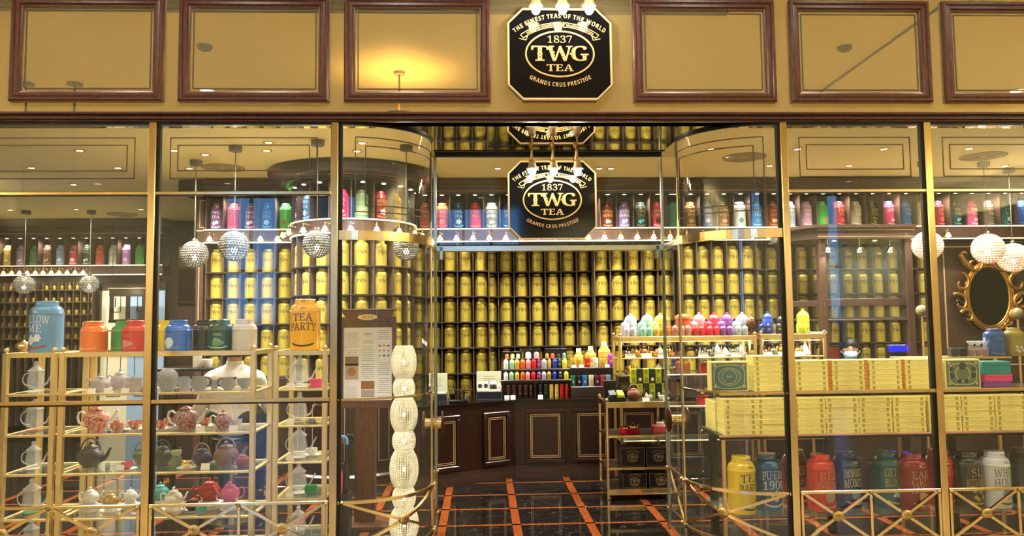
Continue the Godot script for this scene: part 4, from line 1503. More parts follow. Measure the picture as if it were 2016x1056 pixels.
# ------------------------------------------------------------------ ceiling lights and crystal pendants of the shop
func make_ceiling_lights() -> void:
	var spots := [[157, 296], [62, 330], [232, 330], [145, 363], [20, 413], [150, 412], [278, 412], [92, 434], [211, 434], [38, 451], [264, 450], [343, 296], [404, 304], [373, 331], [529, 280], [525, 296], [713, 281], [703, 297], [980, 331], [1180, 331], [1203, 331], [1400, 293], [1433, 308], [1515, 326], [1570, 293], [1740, 293], [1671, 326], [1908, 292], [1978, 326]]
	spots.sort_custom(func(p, q): return p[0] < q[0])
	cache["cl_lamp"] = lathe(V([0, 0.006, 0.028, 0.006, 0.03, 0.01, 0.0, 0.01]), 18)
	cache["cl_ring"] = lathe(V([0.029, 0.004, 0.042, 0.0, 0.046, 0.004, 0.046, 0.01, 0.029, 0.012]), 20)
	for i in spots.size():
		var p := WY(spots[i][0], spots[i][1], SHOP_H)
		var o := thing("recessed_downlight", "small bright downlight in the shop's cream ceiling, %s from the left" % ORDW(i), "downlight", p - Vector3(0, 0.011, 0), 0.0, "round downlights in the shop ceiling")
		part(o, "ring", cache["cl_ring"], M.brass_satin)
		part(o, "lamp", cache["cl_lamp"], M.downlight)
		spot("ceiling_light", p - Vector3(0, 0.03, 0), Vector3(0, -1, 0), SHOP_E, 70.0, WARM, 0.05)
	# slotted round air grilles
	for g in [[440, 330, "over the left panes"], [240, 422, "deep in the left room"], [1465, 309, "behind the right bent glass"], [1935, 307, "over the far right pane"]]:
		var p := WY(g[0], g[1], SHOP_H)
		var o := thing("air_grille", "round slatted air grille in the cream ceiling %s" % g[2], "vent", p - Vector3(0, 0.013, 0))
		for k in 5:
			part(o, "ring", lathe(V([0.04 + 0.035 * k, 0.012, 0.05 + 0.035 * k, 0.0, 0.062 + 0.035 * k, 0.003, 0.066 + 0.035 * k, 0.012]), 30), M.vent_paint)
	# crystal pendants: ball pixel, radius in pixels, depth, brighter
	var balls := [[383, 501, 26, 388, 320, "lowest of the three crystal ball pendants in the second left pane"], [461, 485, 29, 463, 292, "middle crystal ball pendant of the three in the second left pane"], [624, 481, 27, 621, 281, "crystal ball pendant left of the brass upright by the bent glass"], [800, 489, 24, 795, 291, "crystal ball pendant behind the left bent glass"], [176, 560, 18, 178, 440, "small crystal ball pendant deep in the left room, right of two"], [47, 561, 19, 48, 440, "small crystal ball pendant deep in the left room, left of two"], [1826, 484, 27, 1830, 322, "glowing crystal ball pendant crossed by the right upright"], [1945, 490, 28, 1938, 323, "glowing crystal ball pendant above the gilt mirror"], [1995, 508, 27, 1996, 335, "lower glowing crystal ball pendant right of the gilt mirror"]]
	for b in balls:
		var top := WY(b[3], b[4], SHOP_H - 0.02)
		if top.z < -6.2:
			top.z = -5.6
		var q := W(b[0], b[1], top.z)
		var r: float = (W(b[0] + b[2], b[1], top.z) - q).length()
		pendant(Vector3(q.x, q.y, top.z), r, b[5], 0.36 if b[0] < 1500 else 0.42)

const SHOP_E := 3.7

func pendant(at: Vector3, r: float, label: String, e: float) -> void:
	var o := thing("crystal_pendant", label, "pendant lamp", at, 0.0, "crystal ball pendants")
	var key := "beads"
	if not cache.has(key):
		var m := MB.new()
		var one := MB.new()
		one.ball(Vector3.ZERO, Vector3(0.092, 0.092, 0.045), 8, 4)
		var rows := 16
		for i in range(1, rows):
			var p := PI * i / rows
			var n := maxi(4, int(round(TAU * sin(p) / 0.186)))
			for j in n:
				var a := TAU * (j + 0.5 * (i % 2)) / n
				var d := Vector3(sin(p) * sin(a), cos(p), sin(p) * cos(a))
				m.join(one, Transform3D(Basis(Vector3.UP, a) * Basis(Vector3.RIGHT, p - PI / 2), d))
		cache[key] = m.done()
		var w := MB.new()
		for i in range(1, rows):
			var p := PI * (i + 0.5) / rows
			var ring := PackedVector3Array()
			for j in 29:
				var a := TAU * j / 28
				ring.append(Vector3(sin(p) * sin(a), cos(p), sin(p) * cos(a)) * 0.985)
			w.tube(ring, 0.012, 4, false)
		cache["bead_wire"] = w.done()
		cache["pend_bulb"] = lathe(V([0, -0.03, 0.014, -0.026, 0.024, -0.01, 0.022, 0.008, 0.01, 0.025, 0.0, 0.026]), 14)
	var bd := part(o, "beads", cache[key], M.crystal if at.x < 2.0 else M.crystal_rose)
	bd.scale = Vector3.ONE * r
	stuff(bd)
	var wr := part(o, "wire_cage", cache["bead_wire"], M.steel)
	wr.scale = Vector3.ONE * r
	stuff(wr)
	part(o, "bulb", cache["pend_bulb"], M.pendant_bulb, Vector3(0, -r * 0.25, 0))
	part(o, "cap", lathe(V([0, -0.01, 0.03, -0.01, 0.03, 0.015, 0.012, 0.03, 0, 0.032]), 14), M.steel, Vector3(0, r, 0))
	var h := SHOP_H - at.y
	part(o, "cord", lathe(V([0, r, 0.004, r, 0.004, h, 0, h]), 6), M.cord_grey)
	part(o, "canopy", lathe(V([0, h - 0.05, 0.05, h - 0.05, 0.056, h - 0.045, 0.056, h - 0.001, 0, h - 0.001]), 20), M.grey)
	omni("pendant_light", at - Vector3(0, r * 0.25 + 0.002, 0), e, Color(1, 0.9, 0.74), 0.025)

# ------------------------------------------------------------------ small wares
func jar_mesh(r: float, h: float) -> ArrayMesh:   # bullet-shaped jar with a knob
	return lathe(scaled(V([0, 0, 0.96, 0, 1, 0.02, 1, 0.66, 0.97, 0.71, 0.8, 0.78, 0.55, 0.84, 0.36, 0.87, 0.34, 0.9, 0.38, 0.93, 0.34, 0.975, 0.2, 0.995, 0, 1.0]), r, h), 20)

func jar(called: String, label: String, r: float, h: float, c: Color, at: Vector3, group := "") -> void:
	var o := thing(called, label, "jar", at, 0.0, group)
	part(o, "body", lathe(scaled(V([0, 0, 0.96, 0, 1, 0.02, 1, 0.655, 0.98, 0.66, 0, 0.66]), r, h), 20), enamel(c))
	part(o, "lid", lathe(scaled(V([1.01, 0.662, 1.01, 0.68, 0.96, 0.745, 0.82, 0.815, 0.6, 0.872, 0.36, 0.905, 0.24, 0.92, 0.22, 0.935, 0.26, 0.95, 0.25, 0.975, 0.15, 0.995, 0, 1.0]), r, h), 20), enamel(c))
	var key := "jar print %s %s" % [r, h]
	if not cache.has(key):
		var m := MB.new()
		can_text(m, "TWG", serif, r * 0.42, r * 1.015, h * 0.38, r * 1.2, 0.0, 6.0)
		can_strip(m, r * 1.015, -r * 0.5, r * 0.5, func(_x): return h * 0.33, h * 0.012, 5)
		cache[key] = m.done()
	part(o, "lettering", cache[key], ink(c.lerp(Color(0.25, 0.22, 0.15), 0.55) if c.v > 0.5 else C("b8b0a0")))

func canister(called: String, label: String, r: float, h: float, c: Color, at: Vector3, group := "", text := "", tc := Color(0.9, 0.9, 0.86)) -> void:
	var o := thing(called, label, "canister", at, 0.0, group)
	part(o, "body", lathe(scaled(V([0, 0, 0.97, 0, 1, 0.012, 1, 0.84, 0, 0.84]), r, h), 20), enamel(c))
	part(o, "lid", lathe(scaled(V([1.015, 0.842, 1.02, 0.85, 1.02, 0.975, 0.98, 0.995, 0, 1.0]), r, h), 20), enamel(c))
	if text:
		var m := MB.new()
		can_text(m, text, serif_plain, r * 1.05 if text.length() == 1 else r * 0.5, r * 1.015, h * 0.3, r * 1.2, 0.0, 5.0)
		part(o, "lettering", m.done(), ink(tc))

func price_card(at: Vector3, label: String, w := 0.055, h := 0.038) -> void:
	var m := MB.new()
	m.prism(PackedVector2Array([Vector2(0.006, 0), Vector2(0.008, 0.0), Vector2(-0.006, h), Vector2(-0.008, h)]), -w * 0.5, w * 0.5, Transform3D(Basis(Vector3(0, 0, 1), Vector3(0, 1, 0), Vector3(1, 0, 0)), Vector3.ZERO))
	m.box(Vector3(0, 0.001, -0.002), Vector3(w, 0.002, 0.016))
	single("price_card", label, "card", m.done(), M.white, at, 0.0, "white price cards")

func arc_pts(c: Vector3, r: float, a0: float, a1: float, n: int, sx := 1.0, sy := 1.0) -> PackedVector3Array:
	var p := PackedVector3Array()
	for i in n + 1:
		var a := lerpf(a0, a1, float(i) / n)
		p.append(c + Vector3(cos(a) * r * sx, sin(a) * r * sy, 0))
	return p

func teapot(label: String, r: float, m: Material, at: Vector3, o := {}) -> Node3D:   # o: turn, hoop (handle over the lid), lidm, handlem, tall, group, spout
	var t := thing("teapot", label, "teapot", at, o.get("turn", 0.0), o.get("group", ""))
	var k: float = o.get("tall", 1.0)
	var h := r * 1.55 * k
	part(t, "body", lathe(scaled(V([0, 0, 0.58, 0, 0.62, 0.03, 0.6, 0.06, 0.8, 0.2, 0.97, 0.42, 1.0, 0.56, 0.94, 0.72, 0.78, 0.86, 0.56, 0.95, 0.5, 1.0, 0, 1.0]), r, h), 26), m)
	part(t, "lid", lathe(scaled(V([0.52, 1.0, 0.54, 1.02, 0.44, 1.09, 0.2, 1.15, 0.1, 1.17, 0.09, 1.2, 0.15, 1.25, 0.14, 1.3, 0.06, 1.34, 0, 1.345]), r, h), 20), o.get("lidm", m))
	var sp := MB.new()
	sp.tube(PackedVector3Array([Vector3(0.82 * r, 0.34 * h, 0), Vector3(1.12 * r, 0.42 * h, 0), Vector3(1.36 * r, 0.6 * h, 0), Vector3(1.5 * r, 0.84 * h, 0), Vector3(1.68 * r, 1.0 * h, 0)]), [0.24 * r, 0.2 * r, 0.15 * r, 0.11 * r, 0.09 * r], 10)
	part(t, "spout", sp.done(), o.get("spoutm", m))
	var hd := MB.new()
	if o.get("hoop", false):
		hd.tube(arc_pts(Vector3(0, 0.86 * h, 0), r * 0.78, -0.1, PI + 0.1, 18, 1.0, 1.25), r * 0.06, 8)
	else:
		hd.tube(PackedVector3Array([Vector3(-0.86 * r, 0.78 * h, 0), Vector3(-1.15 * r, 0.92 * h, 0), Vector3(-1.42 * r, 0.86 * h, 0), Vector3(-1.5 * r, 0.62 * h, 0), Vector3(-1.38 * r, 0.38 * h, 0), Vector3(-1.12 * r, 0.24 * h, 0), Vector3(-0.8 * r, 0.22 * h, 0)]), r * 0.09, 8)
	part(t, "handle", hd.done(), o.get("handlem", m))
	return t

func jug(label: String, r: float, m: Material, at: Vector3, turn := 0.0, rim: Material = null) -> void:   # milk jug with a lip and a handle
	var t := thing("milk_jug", label, "jug", at, turn)
	var h := r * 1.7
	part(t, "body", lathe(scaled(V([0, 0, 0.55, 0, 0.6, 0.03, 0.95, 0.3, 1.0, 0.5, 0.9, 0.74, 0.82, 0.88, 0.9, 1.0, 0.85, 1.0, 0.78, 0.86, 0.86, 0.5, 0.5, 0.08, 0, 0.06]), r, h), 22), m)
	var hd := MB.new()
	hd.tube(arc_pts(Vector3(-0.95 * r, 0.6 * h, 0), r * 0.42, PI * 0.42, PI * 1.55, 12, 1.2, 1.3), r * 0.09, 8)
	part(t, "handle", hd.done(), rim if rim else m)
	var lp := MB.new()
	lp.tube(PackedVector3Array([Vector3(0.7 * r, 0.84 * h, 0), Vector3(0.95 * r, 0.94 * h, 0), Vector3(1.15 * r, 1.04 * h, 0)]), [0.2 * r, 0.16 * r, 0.08 * r], 8)
	part(t, "lip", lp.done(), rim if rim else m)

func cup(label: String, r: float, m: Material, at: Vector3, saucer: Material = null, turn := 0.0, handle := true) -> void:
	var t := thing("tea_cup", label, "cup", at, turn)
	var y := 0.0
	if saucer:
		part(t, "saucer", lathe(scaled(V([0, 0, 0.8, 0, 0.85, 0.12, 1.7, 0.5, 1.72, 0.58, 1.66, 0.58, 0.8, 0.22, 0, 0.2]), r, r * 0.5), 28), saucer)
		y = r * 0.12
	part(t, "bowl", lathe(scaled(V([0, 0, 0.45, 0, 0.5, 0.06, 0.86, 0.35, 0.98, 0.75, 1.03, 1.0, 0.98, 1.0, 0.9, 0.7, 0.78, 0.35, 0.4, 0.12, 0, 0.1]), r, r * 1.25), 24), m, Vector3(0, y, 0))
	if handle:
		var hd := MB.new()
		hd.tube(arc_pts(Vector3(-0.95 * r, y + r * 0.66, 0), r * 0.36, PI * 0.45, PI * 1.5, 10, 1.1, 1.15), r * 0.08, 7)
		part(t, "handle", hd.done(), m)

func glass_pot(label: String, at: Vector3, h: float, accent: Material, k: int) -> void:   # tall clear coffee pot with a faceted body
	var t := thing("glass_teapot", label, "teapot", at, 0.0, "clear glass pots in the narrow showcases")
	var r := h * 0.26
	part(t, "body", lathe(scaled(V([0, 0, 0.8, 0, 0.86, 0.03, 0.8, 0.08, 0.98, 0.2, 1.0, 0.32, 0.9, 0.5, 0.78, 0.62, 0.82, 0.66, 0.76, 0.66, 0.72, 0.62, 0.92, 0.34, 0.88, 0.18, 0, 0.06]), r, h), 16), M.clear_glass)
	part(t, "lid", lathe(scaled(V([0.95, 0.66, 0.98, 0.68, 0.7, 0.74, 0.34, 0.82, 0.2, 0.86, 0.3, 0.9, 0.26, 0.95, 0.1, 0.985, 0, 1.0]), r, h), 16), M.clear_silver)
	part(t, "foot", lathe(scaled(V([0, -0.0, 0.9, 0.0, 0.92, 0.012, 0.84, 0.02, 0, 0.02]), r, h), 20), accent)
	var hd := MB.new()
	hd.tube(arc_pts(Vector3(-r * 0.95, h * 0.4, 0), r * 0.6, PI * 0.4, PI * 1.6, 14, 1.1, 1.3), r * 0.07, 8)
	part(t, "handle", hd.done(), M.clear_silver)
	var sp := MB.new()
	sp.tube(PackedVector3Array([Vector3(r * 0.85, h * 0.2, 0), Vector3(r * 1.4, h * 0.27, 0), Vector3(r * 1.7, h * 0.45, 0), Vector3(r * 2.05, h * 0.62, 0)]), [r * 0.16, r * 0.13, r * 0.1, r * 0.08], 9)
	part(t, "spout", sp.done(), M.clear_silver)

func gift_box(label: String, s: Vector3, m: Material, at: Vector3, emblem := 0.0, turn := 0.0, group := "") -> Node3D:
	var o := thing("gift_box", label, "box", at, turn, group)
	part(o, "carton", box(Vector3(s.x, s.y * 0.7, s.z), 0.002), m)
	part(o, "lid", box(Vector3(s.x + 0.003, s.y * 0.3, s.z + 0.003), 0.002), m, Vector3(0, s.y * 0.7, 0))
	if emblem > 0.0:
		part(o, "emblem", emblem_mesh(emblem), M.box_gold, Vector3(0, s.y * 0.5, s.z * 0.5 + 0.0022))
		var fr := MB.new()
		for e in [0.03, 0.97]:
			fr.box(Vector3(0, s.y * e, s.z * 0.5 + 0.002), Vector3(s.x * 0.95, 0.0015, 0.0015))
		for e in [-0.475, 0.475]:
			fr.box(Vector3(s.x * e, s.y * 0.5, s.z * 0.5 + 0.002), Vector3(0.0015, s.y * 0.94, 0.0015))
		part(o, "printed_border", fr.done(), M.box_gold)
	return o

func emblem_mesh(w: float) -> ArrayMesh:   # oval with lettering, arched lines above and below; w is the overall width
	var key := "emblem %s" % snappedf(w, 0.001)
	if not cache.has(key):
		var m := MB.new()
		var f := Vector3(0, 0, 1)
		for i in 32:
			var a := TAU * i / 32
			var b := TAU * (i + 1) / 32
			m.quad(Vector3(cos(a) * 0.36, sin(a) * 0.25, 0) * w, Vector3(cos(b) * 0.36, sin(b) * 0.25, 0) * w, Vector3(cos(b) * 0.34, sin(b) * 0.23, 0) * w, Vector3(cos(a) * 0.34, sin(a) * 0.23, 0) * w, f)
		put_text(m, glyphs("TWG", serif, 0.17 * w, 5.0)[0], func(p): return p + Vector3(0, -0.085 * w, 0), func(_p): return f)
		put_text(m, glyphs("1837", serif, 0.07 * w, 6.0)[0], func(p): return p + Vector3(0, 0.11 * w, 0), func(_p): return f)
		put_text(m, glyphs("TEA", serif, 0.07 * w, 6.0)[0], func(p): return p + Vector3(0, -0.18 * w, 0), func(_p): return f)
		var t := MB.new()
		arc_text(t, "THE FINEST TEAS OF THE WORLD", sans, 0.05 * w, 0.62 * w, -0.24 * w, 0.0, 0.82)
		arc_text(t, "GRANDS CRUS PRESTIGE", sans, 0.05 * w, 0.6 * w, 0.26 * w, 0.0, 0.8, true)
		m.join(t, Transform3D())
		cache[key] = m.done()
	return cache[key]

# ------------------------------------------------------------------ counters behind the entrance
func panel_on(parent: Node3D, at: Vector3, turn: float, w: float, h: float, m: Material) -> void:   # raised panel with mouldings and a gilt line
	var p := part(parent, "panel", box(Vector3(w, h, 0.014), 0.005), m, at, Vector3(0, turn, 0))
	var mo := MB.new()
	var g := MB.new()
	for e in [0.0, h]:
		mo.bbox(Vector3(0, e, 0.01), Vector3(w + 0.036, 0.036, 0.022), 0.006)
	for e in [-w * 0.5, w * 0.5]:
		mo.bbox(Vector3(e, h * 0.5, 0.01), Vector3(0.036, h - 0.036, 0.022), 0.006)
	var q := 0.036
	for z in [0.0, 0.016]:
		for e in [q + z, h - q - z]:
			g.box(Vector3(0, e, 0.009), Vector3(w - 2 * q - 2 * z, 0.006 if z == 0.0 else 0.004, 0.006))
		for e in [-w * 0.5 + q + z, w * 0.5 - q - z]:
			g.box(Vector3(e, h * 0.5, 0.009), Vector3(0.006 if z == 0.0 else 0.004, h - 2 * q - 2 * z, 0.006))
	part(p, "moulding", mo.done(), m)
	part(p, "gilt_line", g.done(), M.gilt_line)

const TOP := 0.757

func make_counter() -> void:
	var o := thing("sales_counter", "dark mahogany sales counter with gilt lined panels behind the entrance", "counter")
	var flat := Transform3D(Basis(Vector3(1, 0, 0), Vector3(0, 0, 1), Vector3(0, 1, 0)), Vector3.ZERO)
	var a := Vector2(-0.75, -2.22)
	var b := Vector2(0.318, -2.82)
	var n := Vector2(b.y - a.y, -(b.x - a.x)).normalized() * -1.0
	if n.y < 0:
		n = -n
	for e in [["plinth", 0.0, 0.06, 0.022], ["plinth_step", 0.06, 0.085, 0.016], ["plinth_cap", 0.085, 0.115, 0.009], ["carcase", 0.115, TOP - 0.03, 0.0], ["worktop", TOP - 0.03, TOP, 0.025]]:
		var k: float = e[3]
		var m := MB.new()
		m.prism(PackedVector2Array([a + n * k, Vector2(0.318, -2.82 + k * 1.15), Vector2(2.4, -2.82 + k), Vector2(2.4, -3.4), Vector2(0.0, -3.4), Vector2(-0.5, -2.95)]), e[1], e[2], flat)
		part(o, e[0], m.done(), M.black_wood if e[0] == "worktop" else M.counter_wood if e[0] == "carcase" else M.panel_wood)
	var turn := atan2(n.x, n.y)
	for s in [[0.37, 0.27], [0.825, 0.255], [0.05, 0.2]]:
		var p := a.lerp(b, s[0]) + n * 0.004
		panel_on(o, Vector3(p.x, 0.165, p.y), turn, s[1], 0.47, M.counter_wood)
	for x in [0.617, 1.085, 1.55, 2.02]:
		panel_on(o, Vector3(x, 0.155, -2.816), 0.0, 0.36, 0.49, M.counter_wood)
	var hk := MB.new()
	for q in [[0.37, 0.4], [0.83, 0.42]]:
		pass
	# tiered stand with the rainbow of jars
	var z := -3.02
	var s1 := thing("tiered_stand", "two-tier dark wood stand holding the rainbow of small jars", "stand", Vector3(W(1055, 760, z).x, TOP, z))
	var sw: float = W(1123, 760, z).x - W(987, 760, z).x
	part(s1, "tier", box(Vector3(sw, 0.012, 0.1), 0.002), M.dark_wood, Vector3(0, 0.168, 0.02))
	part(s1, "tier", box(Vector3(sw, 0.012, 0.12), 0.002), M.dark_wood, Vector3(0, 0.272, -0.08))
	part(s1, "back", box(Vector3(sw, 0.27, 0.012)), M.black_wood, Vector3(0, 0, -0.09))
	for e in [-0.5, -0.02, 0.5]:
		part(s1, "upright", box(Vector3(0.01, 0.17, 0.1)), M.dark_wood, Vector3(sw * e, 0, 0.02))
	var cols := [["white", "dcdcd8"], ["mint", "8cb8a0"], ["mustard", "b89c3c"], ["orange", "cc5220"], ["pink", "d48088"], ["red", "b81818"], ["purple", "6c1c60"], ["silver", "9aa4b4"], ["old gold", "9c7c30"], ["royal blue", "102c98"], ["black green", "14201c"], ["lime", "ccc840"]]
	var p1 := [996, 1008, 1018, 1029, 1040, 1051, 1061, 1071.5, 1081.5, 1092.5, 1102, 1112]
	var p0 := [996, 1007, 1018, 1029, 1039, 1050, 1061, 1071, 1081, 1092, 1103, 1115]
	for i in 12:
		var q := W(p1[i], 727, -3.1)
		jar("domed_jar", "small %s domed jar on the upper tier of the rainbow stand" % cols[i][0], 0.0265 if i not in [6, 8, 10] else 0.02, 0.105, C(cols[i][1]), Vector3(q.x, TOP + 0.2842, -3.1), "small domed jars")
		q = W(p0[i], 748, -2.985)
		jar("domed_jar", "small %s domed jar on the lower tier of the rainbow stand" % cols[i][0], 0.0225, 0.085, C(cols[i][1]), Vector3(q.x, TOP + 0.1802, -2.985), "small domed jars")
	for e in [[1000, "3a2018", "dark brown", 0.024, 0.13], [1012, "2c1a14", "darker brown", 0.024, 0.13], [1024, "28160f", "umber", 0.024, 0.13], [1035, "2a1a16", "brown black", 0.024, 0.13], [1046, "30201a", "cocoa", 0.024, 0.13], [1063.5, "122018", "left black green", 0.023, 0.135], [1074.5, "122018", "right black green", 0.023, 0.135], [1085.5, "c0a848", "left gold", 0.0205, 0.135], [1096, "c0a848", "right gold", 0.0205, 0.135], [1106, "b01810", "left red", 0.02, 0.135], [1116, "b01810", "right red", 0.02, 0.135]]:
		canister("slim_canister", "slim %s canister under the lower tier of the rainbow stand" % e[2], e[3], e[4], C(e[1]), Vector3(W(e[0], 770, -2.99).x, TOP + 0.0005, -2.99), "slim canisters under the rainbow stand", "TWG", C("8a5c48"))
	for e in [[998, "under the brown canisters, left"], [1010, "under the brown canisters, right"], [1064, "before the black green canisters"]]:
		price_card(Vector3(W(e[0], 782, -2.93).x, TOP + 0.0005, -2.935), "white price card on the counter %s" % e[1], 0.05, 0.03)
	# open boxes of round lidded tins on top of the stand
	var zt := -3.2
	for e in [[1009, 38, 17, "box_of_three"], [1048, 34, 22, "box_of_two"], [1095, 44, 22, "box_of_four"]]:
		var c := W(e[0], 709, zt)
		var w: float = W(e[0] + e[1] * 0.5, 709, zt).x - W(e[0] - e[1] * 0.5, 709, zt).x
		var o2 := thing("open_gift_box", "open black gift box of small round tins, %s in the row above the rainbow stand" % {"box_of_three": "leftmost", "box_of_two": "middle", "box_of_four": "rightmost"}[e[3]], "box", Vector3(c.x, TOP + 0.0005, zt))
		part(o2, "tray", box(Vector3(w, 0.385, 0.07), 0.003), M.black)
		part(o2, "raised_lid", box(Vector3(w, e[2] * 0.0052 + 0.37, 0.012), 0.003), M.black, Vector3(0, 0.0, -0.045))
	for e in [[998, 0.02, 0.05, "e06820", "orange"], [1009, 0.02, 0.05, "e4d470", "pale yellow"], [1020, 0.02, 0.05, "a4ccb0", "mint"], [1040, 0.03, 0.068, "e8e4cc", "large ivory"], [1056.5, 0.029, 0.068, "e88c90", "large pink"], [1077, 0.02, 0.05, "9a7838", "bronze"], [1088, 0.022, 0.05, "d05030", "coral"], [1100, 0.018, 0.045, "303430", "charcoal"], [1111, 0.02, 0.055, "6c8c70", "grey green"]]:
		single("round_tin", "%s domed tin in the open boxes above the rainbow stand" % e[4], "tin", lathe(scaled(V([0, 0, 1, 0, 1, 0.55, 0.94, 0.72, 0.75, 0.88, 0.4, 0.98, 0, 1]), e[1], e[2]), 18), enamel(C(e[3])), Vector3(W(e[0], 708, zt).x, TOP + 0.3858, zt), 0.0, "round tins in open boxes")
	# second stand: caddies above, numbered tins below
	var z2 := -3.0
	var s2 := thing("display_stand", "dark wood display stand with numbered tins in its recess", "stand", Vector3(W(1169, 760, z2).x, TOP, z2))
	var w2: float = W(1216, 760, z2).x - W(1123, 760, z2).x
	part(s2, "base", box(Vector3(w2, 0.108, 0.2), 0.003), M.dark_wood, Vector3(0, 0, -0.02))
	part(s2, "back", box(Vector3(w2, 0.17, 0.02)), M.dark_wood, Vector3(0, 0.108, -0.1))
	part(s2, "top", box(Vector3(w2, 0.014, 0.16), 0.002), M.dark_wood, Vector3(0, 0.277, -0.13))
	for e in [[1128, "1c6048", "green", "2"], [1140, "101418", "black", "3"], [1151, "2464b0", "blue", "4"], [1164, "d0c8a0", "cream", "5"], [1176, "4c1c34", "plum", "6"], [1187, "a03c34", "brick red", "7"], [1197, "6c94b8", "pale blue", "8"]]:
		canister("numbered_tin", "%s numbered tin standing in the recess of the display stand" % e[2], 0.0255, 0.112, C(e[1]), Vector3(W(e[0], 763, z2 + 0.02).x, TOP + 0.1085, z2 + 0.02), "numbered tins", e[3] if e[0] < 1180 else "", C("2c2c28") if e[3] == "5" else C("d8e0e0"))
	for e in [[1129, 0.033, 0.1, "b89a3c", "gold caddy beside the red one, left"], [1142, 0.027, 0.09, "b89a3c", "narrow gold caddy"], [1157, 0.032, 0.1, "b82020", "red caddy"], [1172.5, 0.031, 0.098, "e0dcd8", "white caddy"], [1187.5, 0.031, 0.092, "b89a3c", "gold caddy right of the white one"]]:
		canister("caddy", "small %s on top of the display stand" % e[4], e[1] * 0.92, e[2], C(e[3]), Vector3(W(e[0], 728, z2 - 0.09).x, TOP + 0.2915, z2 - 0.09), "caddies on the display stand", "TWG", C("6a5a20") if e[3] != "b82020" else C("e0b8a0"))
	jar("domed_jar", "large purple domed jar at the right end of the display stand", 0.036, 0.155, C("7a1874"), Vector3(W(1203, 728, z2 - 0.09).x, TOP + 0.2915, z2 - 0.09))
	for e in [[1139.5, 0.05, 0.19, "shorter"], [1163, 0.06, 0.21, "middle"], [1190, 0.065, 0.255, "tallest"]]:
		var q := W(e[0], 720, -3.24)
		var g := colour_tin(e[1], e[2], false, C("c0a040"), C("5c4c18"), ["", "TWG"], 0, Color.WHITE, "gold_canister")
		g.position = Vector3(q.x, TOP + 0.25, -3.24)
		tag(g, "%s large gold canister with a white card on its lid behind the caddies" % e[3], "canister", "large gold canisters behind the caddies")
		price_card(Vector3(q.x, TOP + 0.25 + e[2] + 0.0005, -3.235), "white card standing on the lid of the %s gold canister" % e[3], 0.05, 0.042)
	var rs := MB.new()
	single("riser", "dark riser block under the large gold canisters", "riser", box(Vector3(0.42, 0.2495, 0.14), 0.004), M.dark_wood, Vector3(W(1165, 720, -3.24).x, TOP + 0.0003, -3.24))
	for e in [[1130, "left"], [1145, "middle"], [1196, "right"]]:
		price_card(Vector3(W(e[0], 727, z2 - 0.045).x, TOP + 0.2915, z2 - 0.056), "white price card on the display stand, %s" % e[1], 0.045, 0.028)
	# hampers and the scale on the angled counter
	hamper("open gift hamper with a navy base and white lid at the counter's corner", Vector3(W(963, 785, -2.9).x, TOP + 0.0005, -2.9), 0.25)
	hamper("open gift hamper with a navy base partly behind the glass leaf", Vector3(W(862, 785, -2.72).x, TOP + 0.0005, -2.72), 0.18)
	var sc := thing("balance_scale", "old black balance scale with a flat pan on the angled counter", "scale", Vector3(W(903, 785, -2.62).x, TOP + 0.0005, -2.62))
	part(sc, "base", box(Vector3(0.19, 0.03, 0.08), 0.008), M.black)
	part(sc, "column", lathe(V([0, 0.03, 0.03, 0.03, 0.022, 0.05, 0.012, 0.07, 0.014, 0.1, 0.0, 0.11]), 16), M.black, Vector3(0.05, 0, 0))
	part(sc, "pan", lathe(V([0, 0, 0.03, 0, 0.085, 0.008, 0.088, 0.014, 0, 0.012]), 28), M.bronze, Vector3(0.05, 0.11, 0))
	part(sc, "weight_cup", lathe(V([0, 0, 0.02, 0, 0.03, 0.03, 0.032, 0.05, 0.026, 0.05, 0, 0.02]), 18), M.black, Vector3(-0.06, 0.034, 0))
	var bmm := MB.new()
	bmm.bar(Vector3(-0.09, 0.075, 0), Vector3(0.09, 0.095, 0), 0.012, 0.012)
	for e in [-0.03, -0.06, -0.08]:
		bmm.bar(Vector3(e, 0.08, 0), Vector3(e - 0.01, 0.13, 0), 0.007, 0.007)
	part(sc, "beam", bmm.done(), M.black)

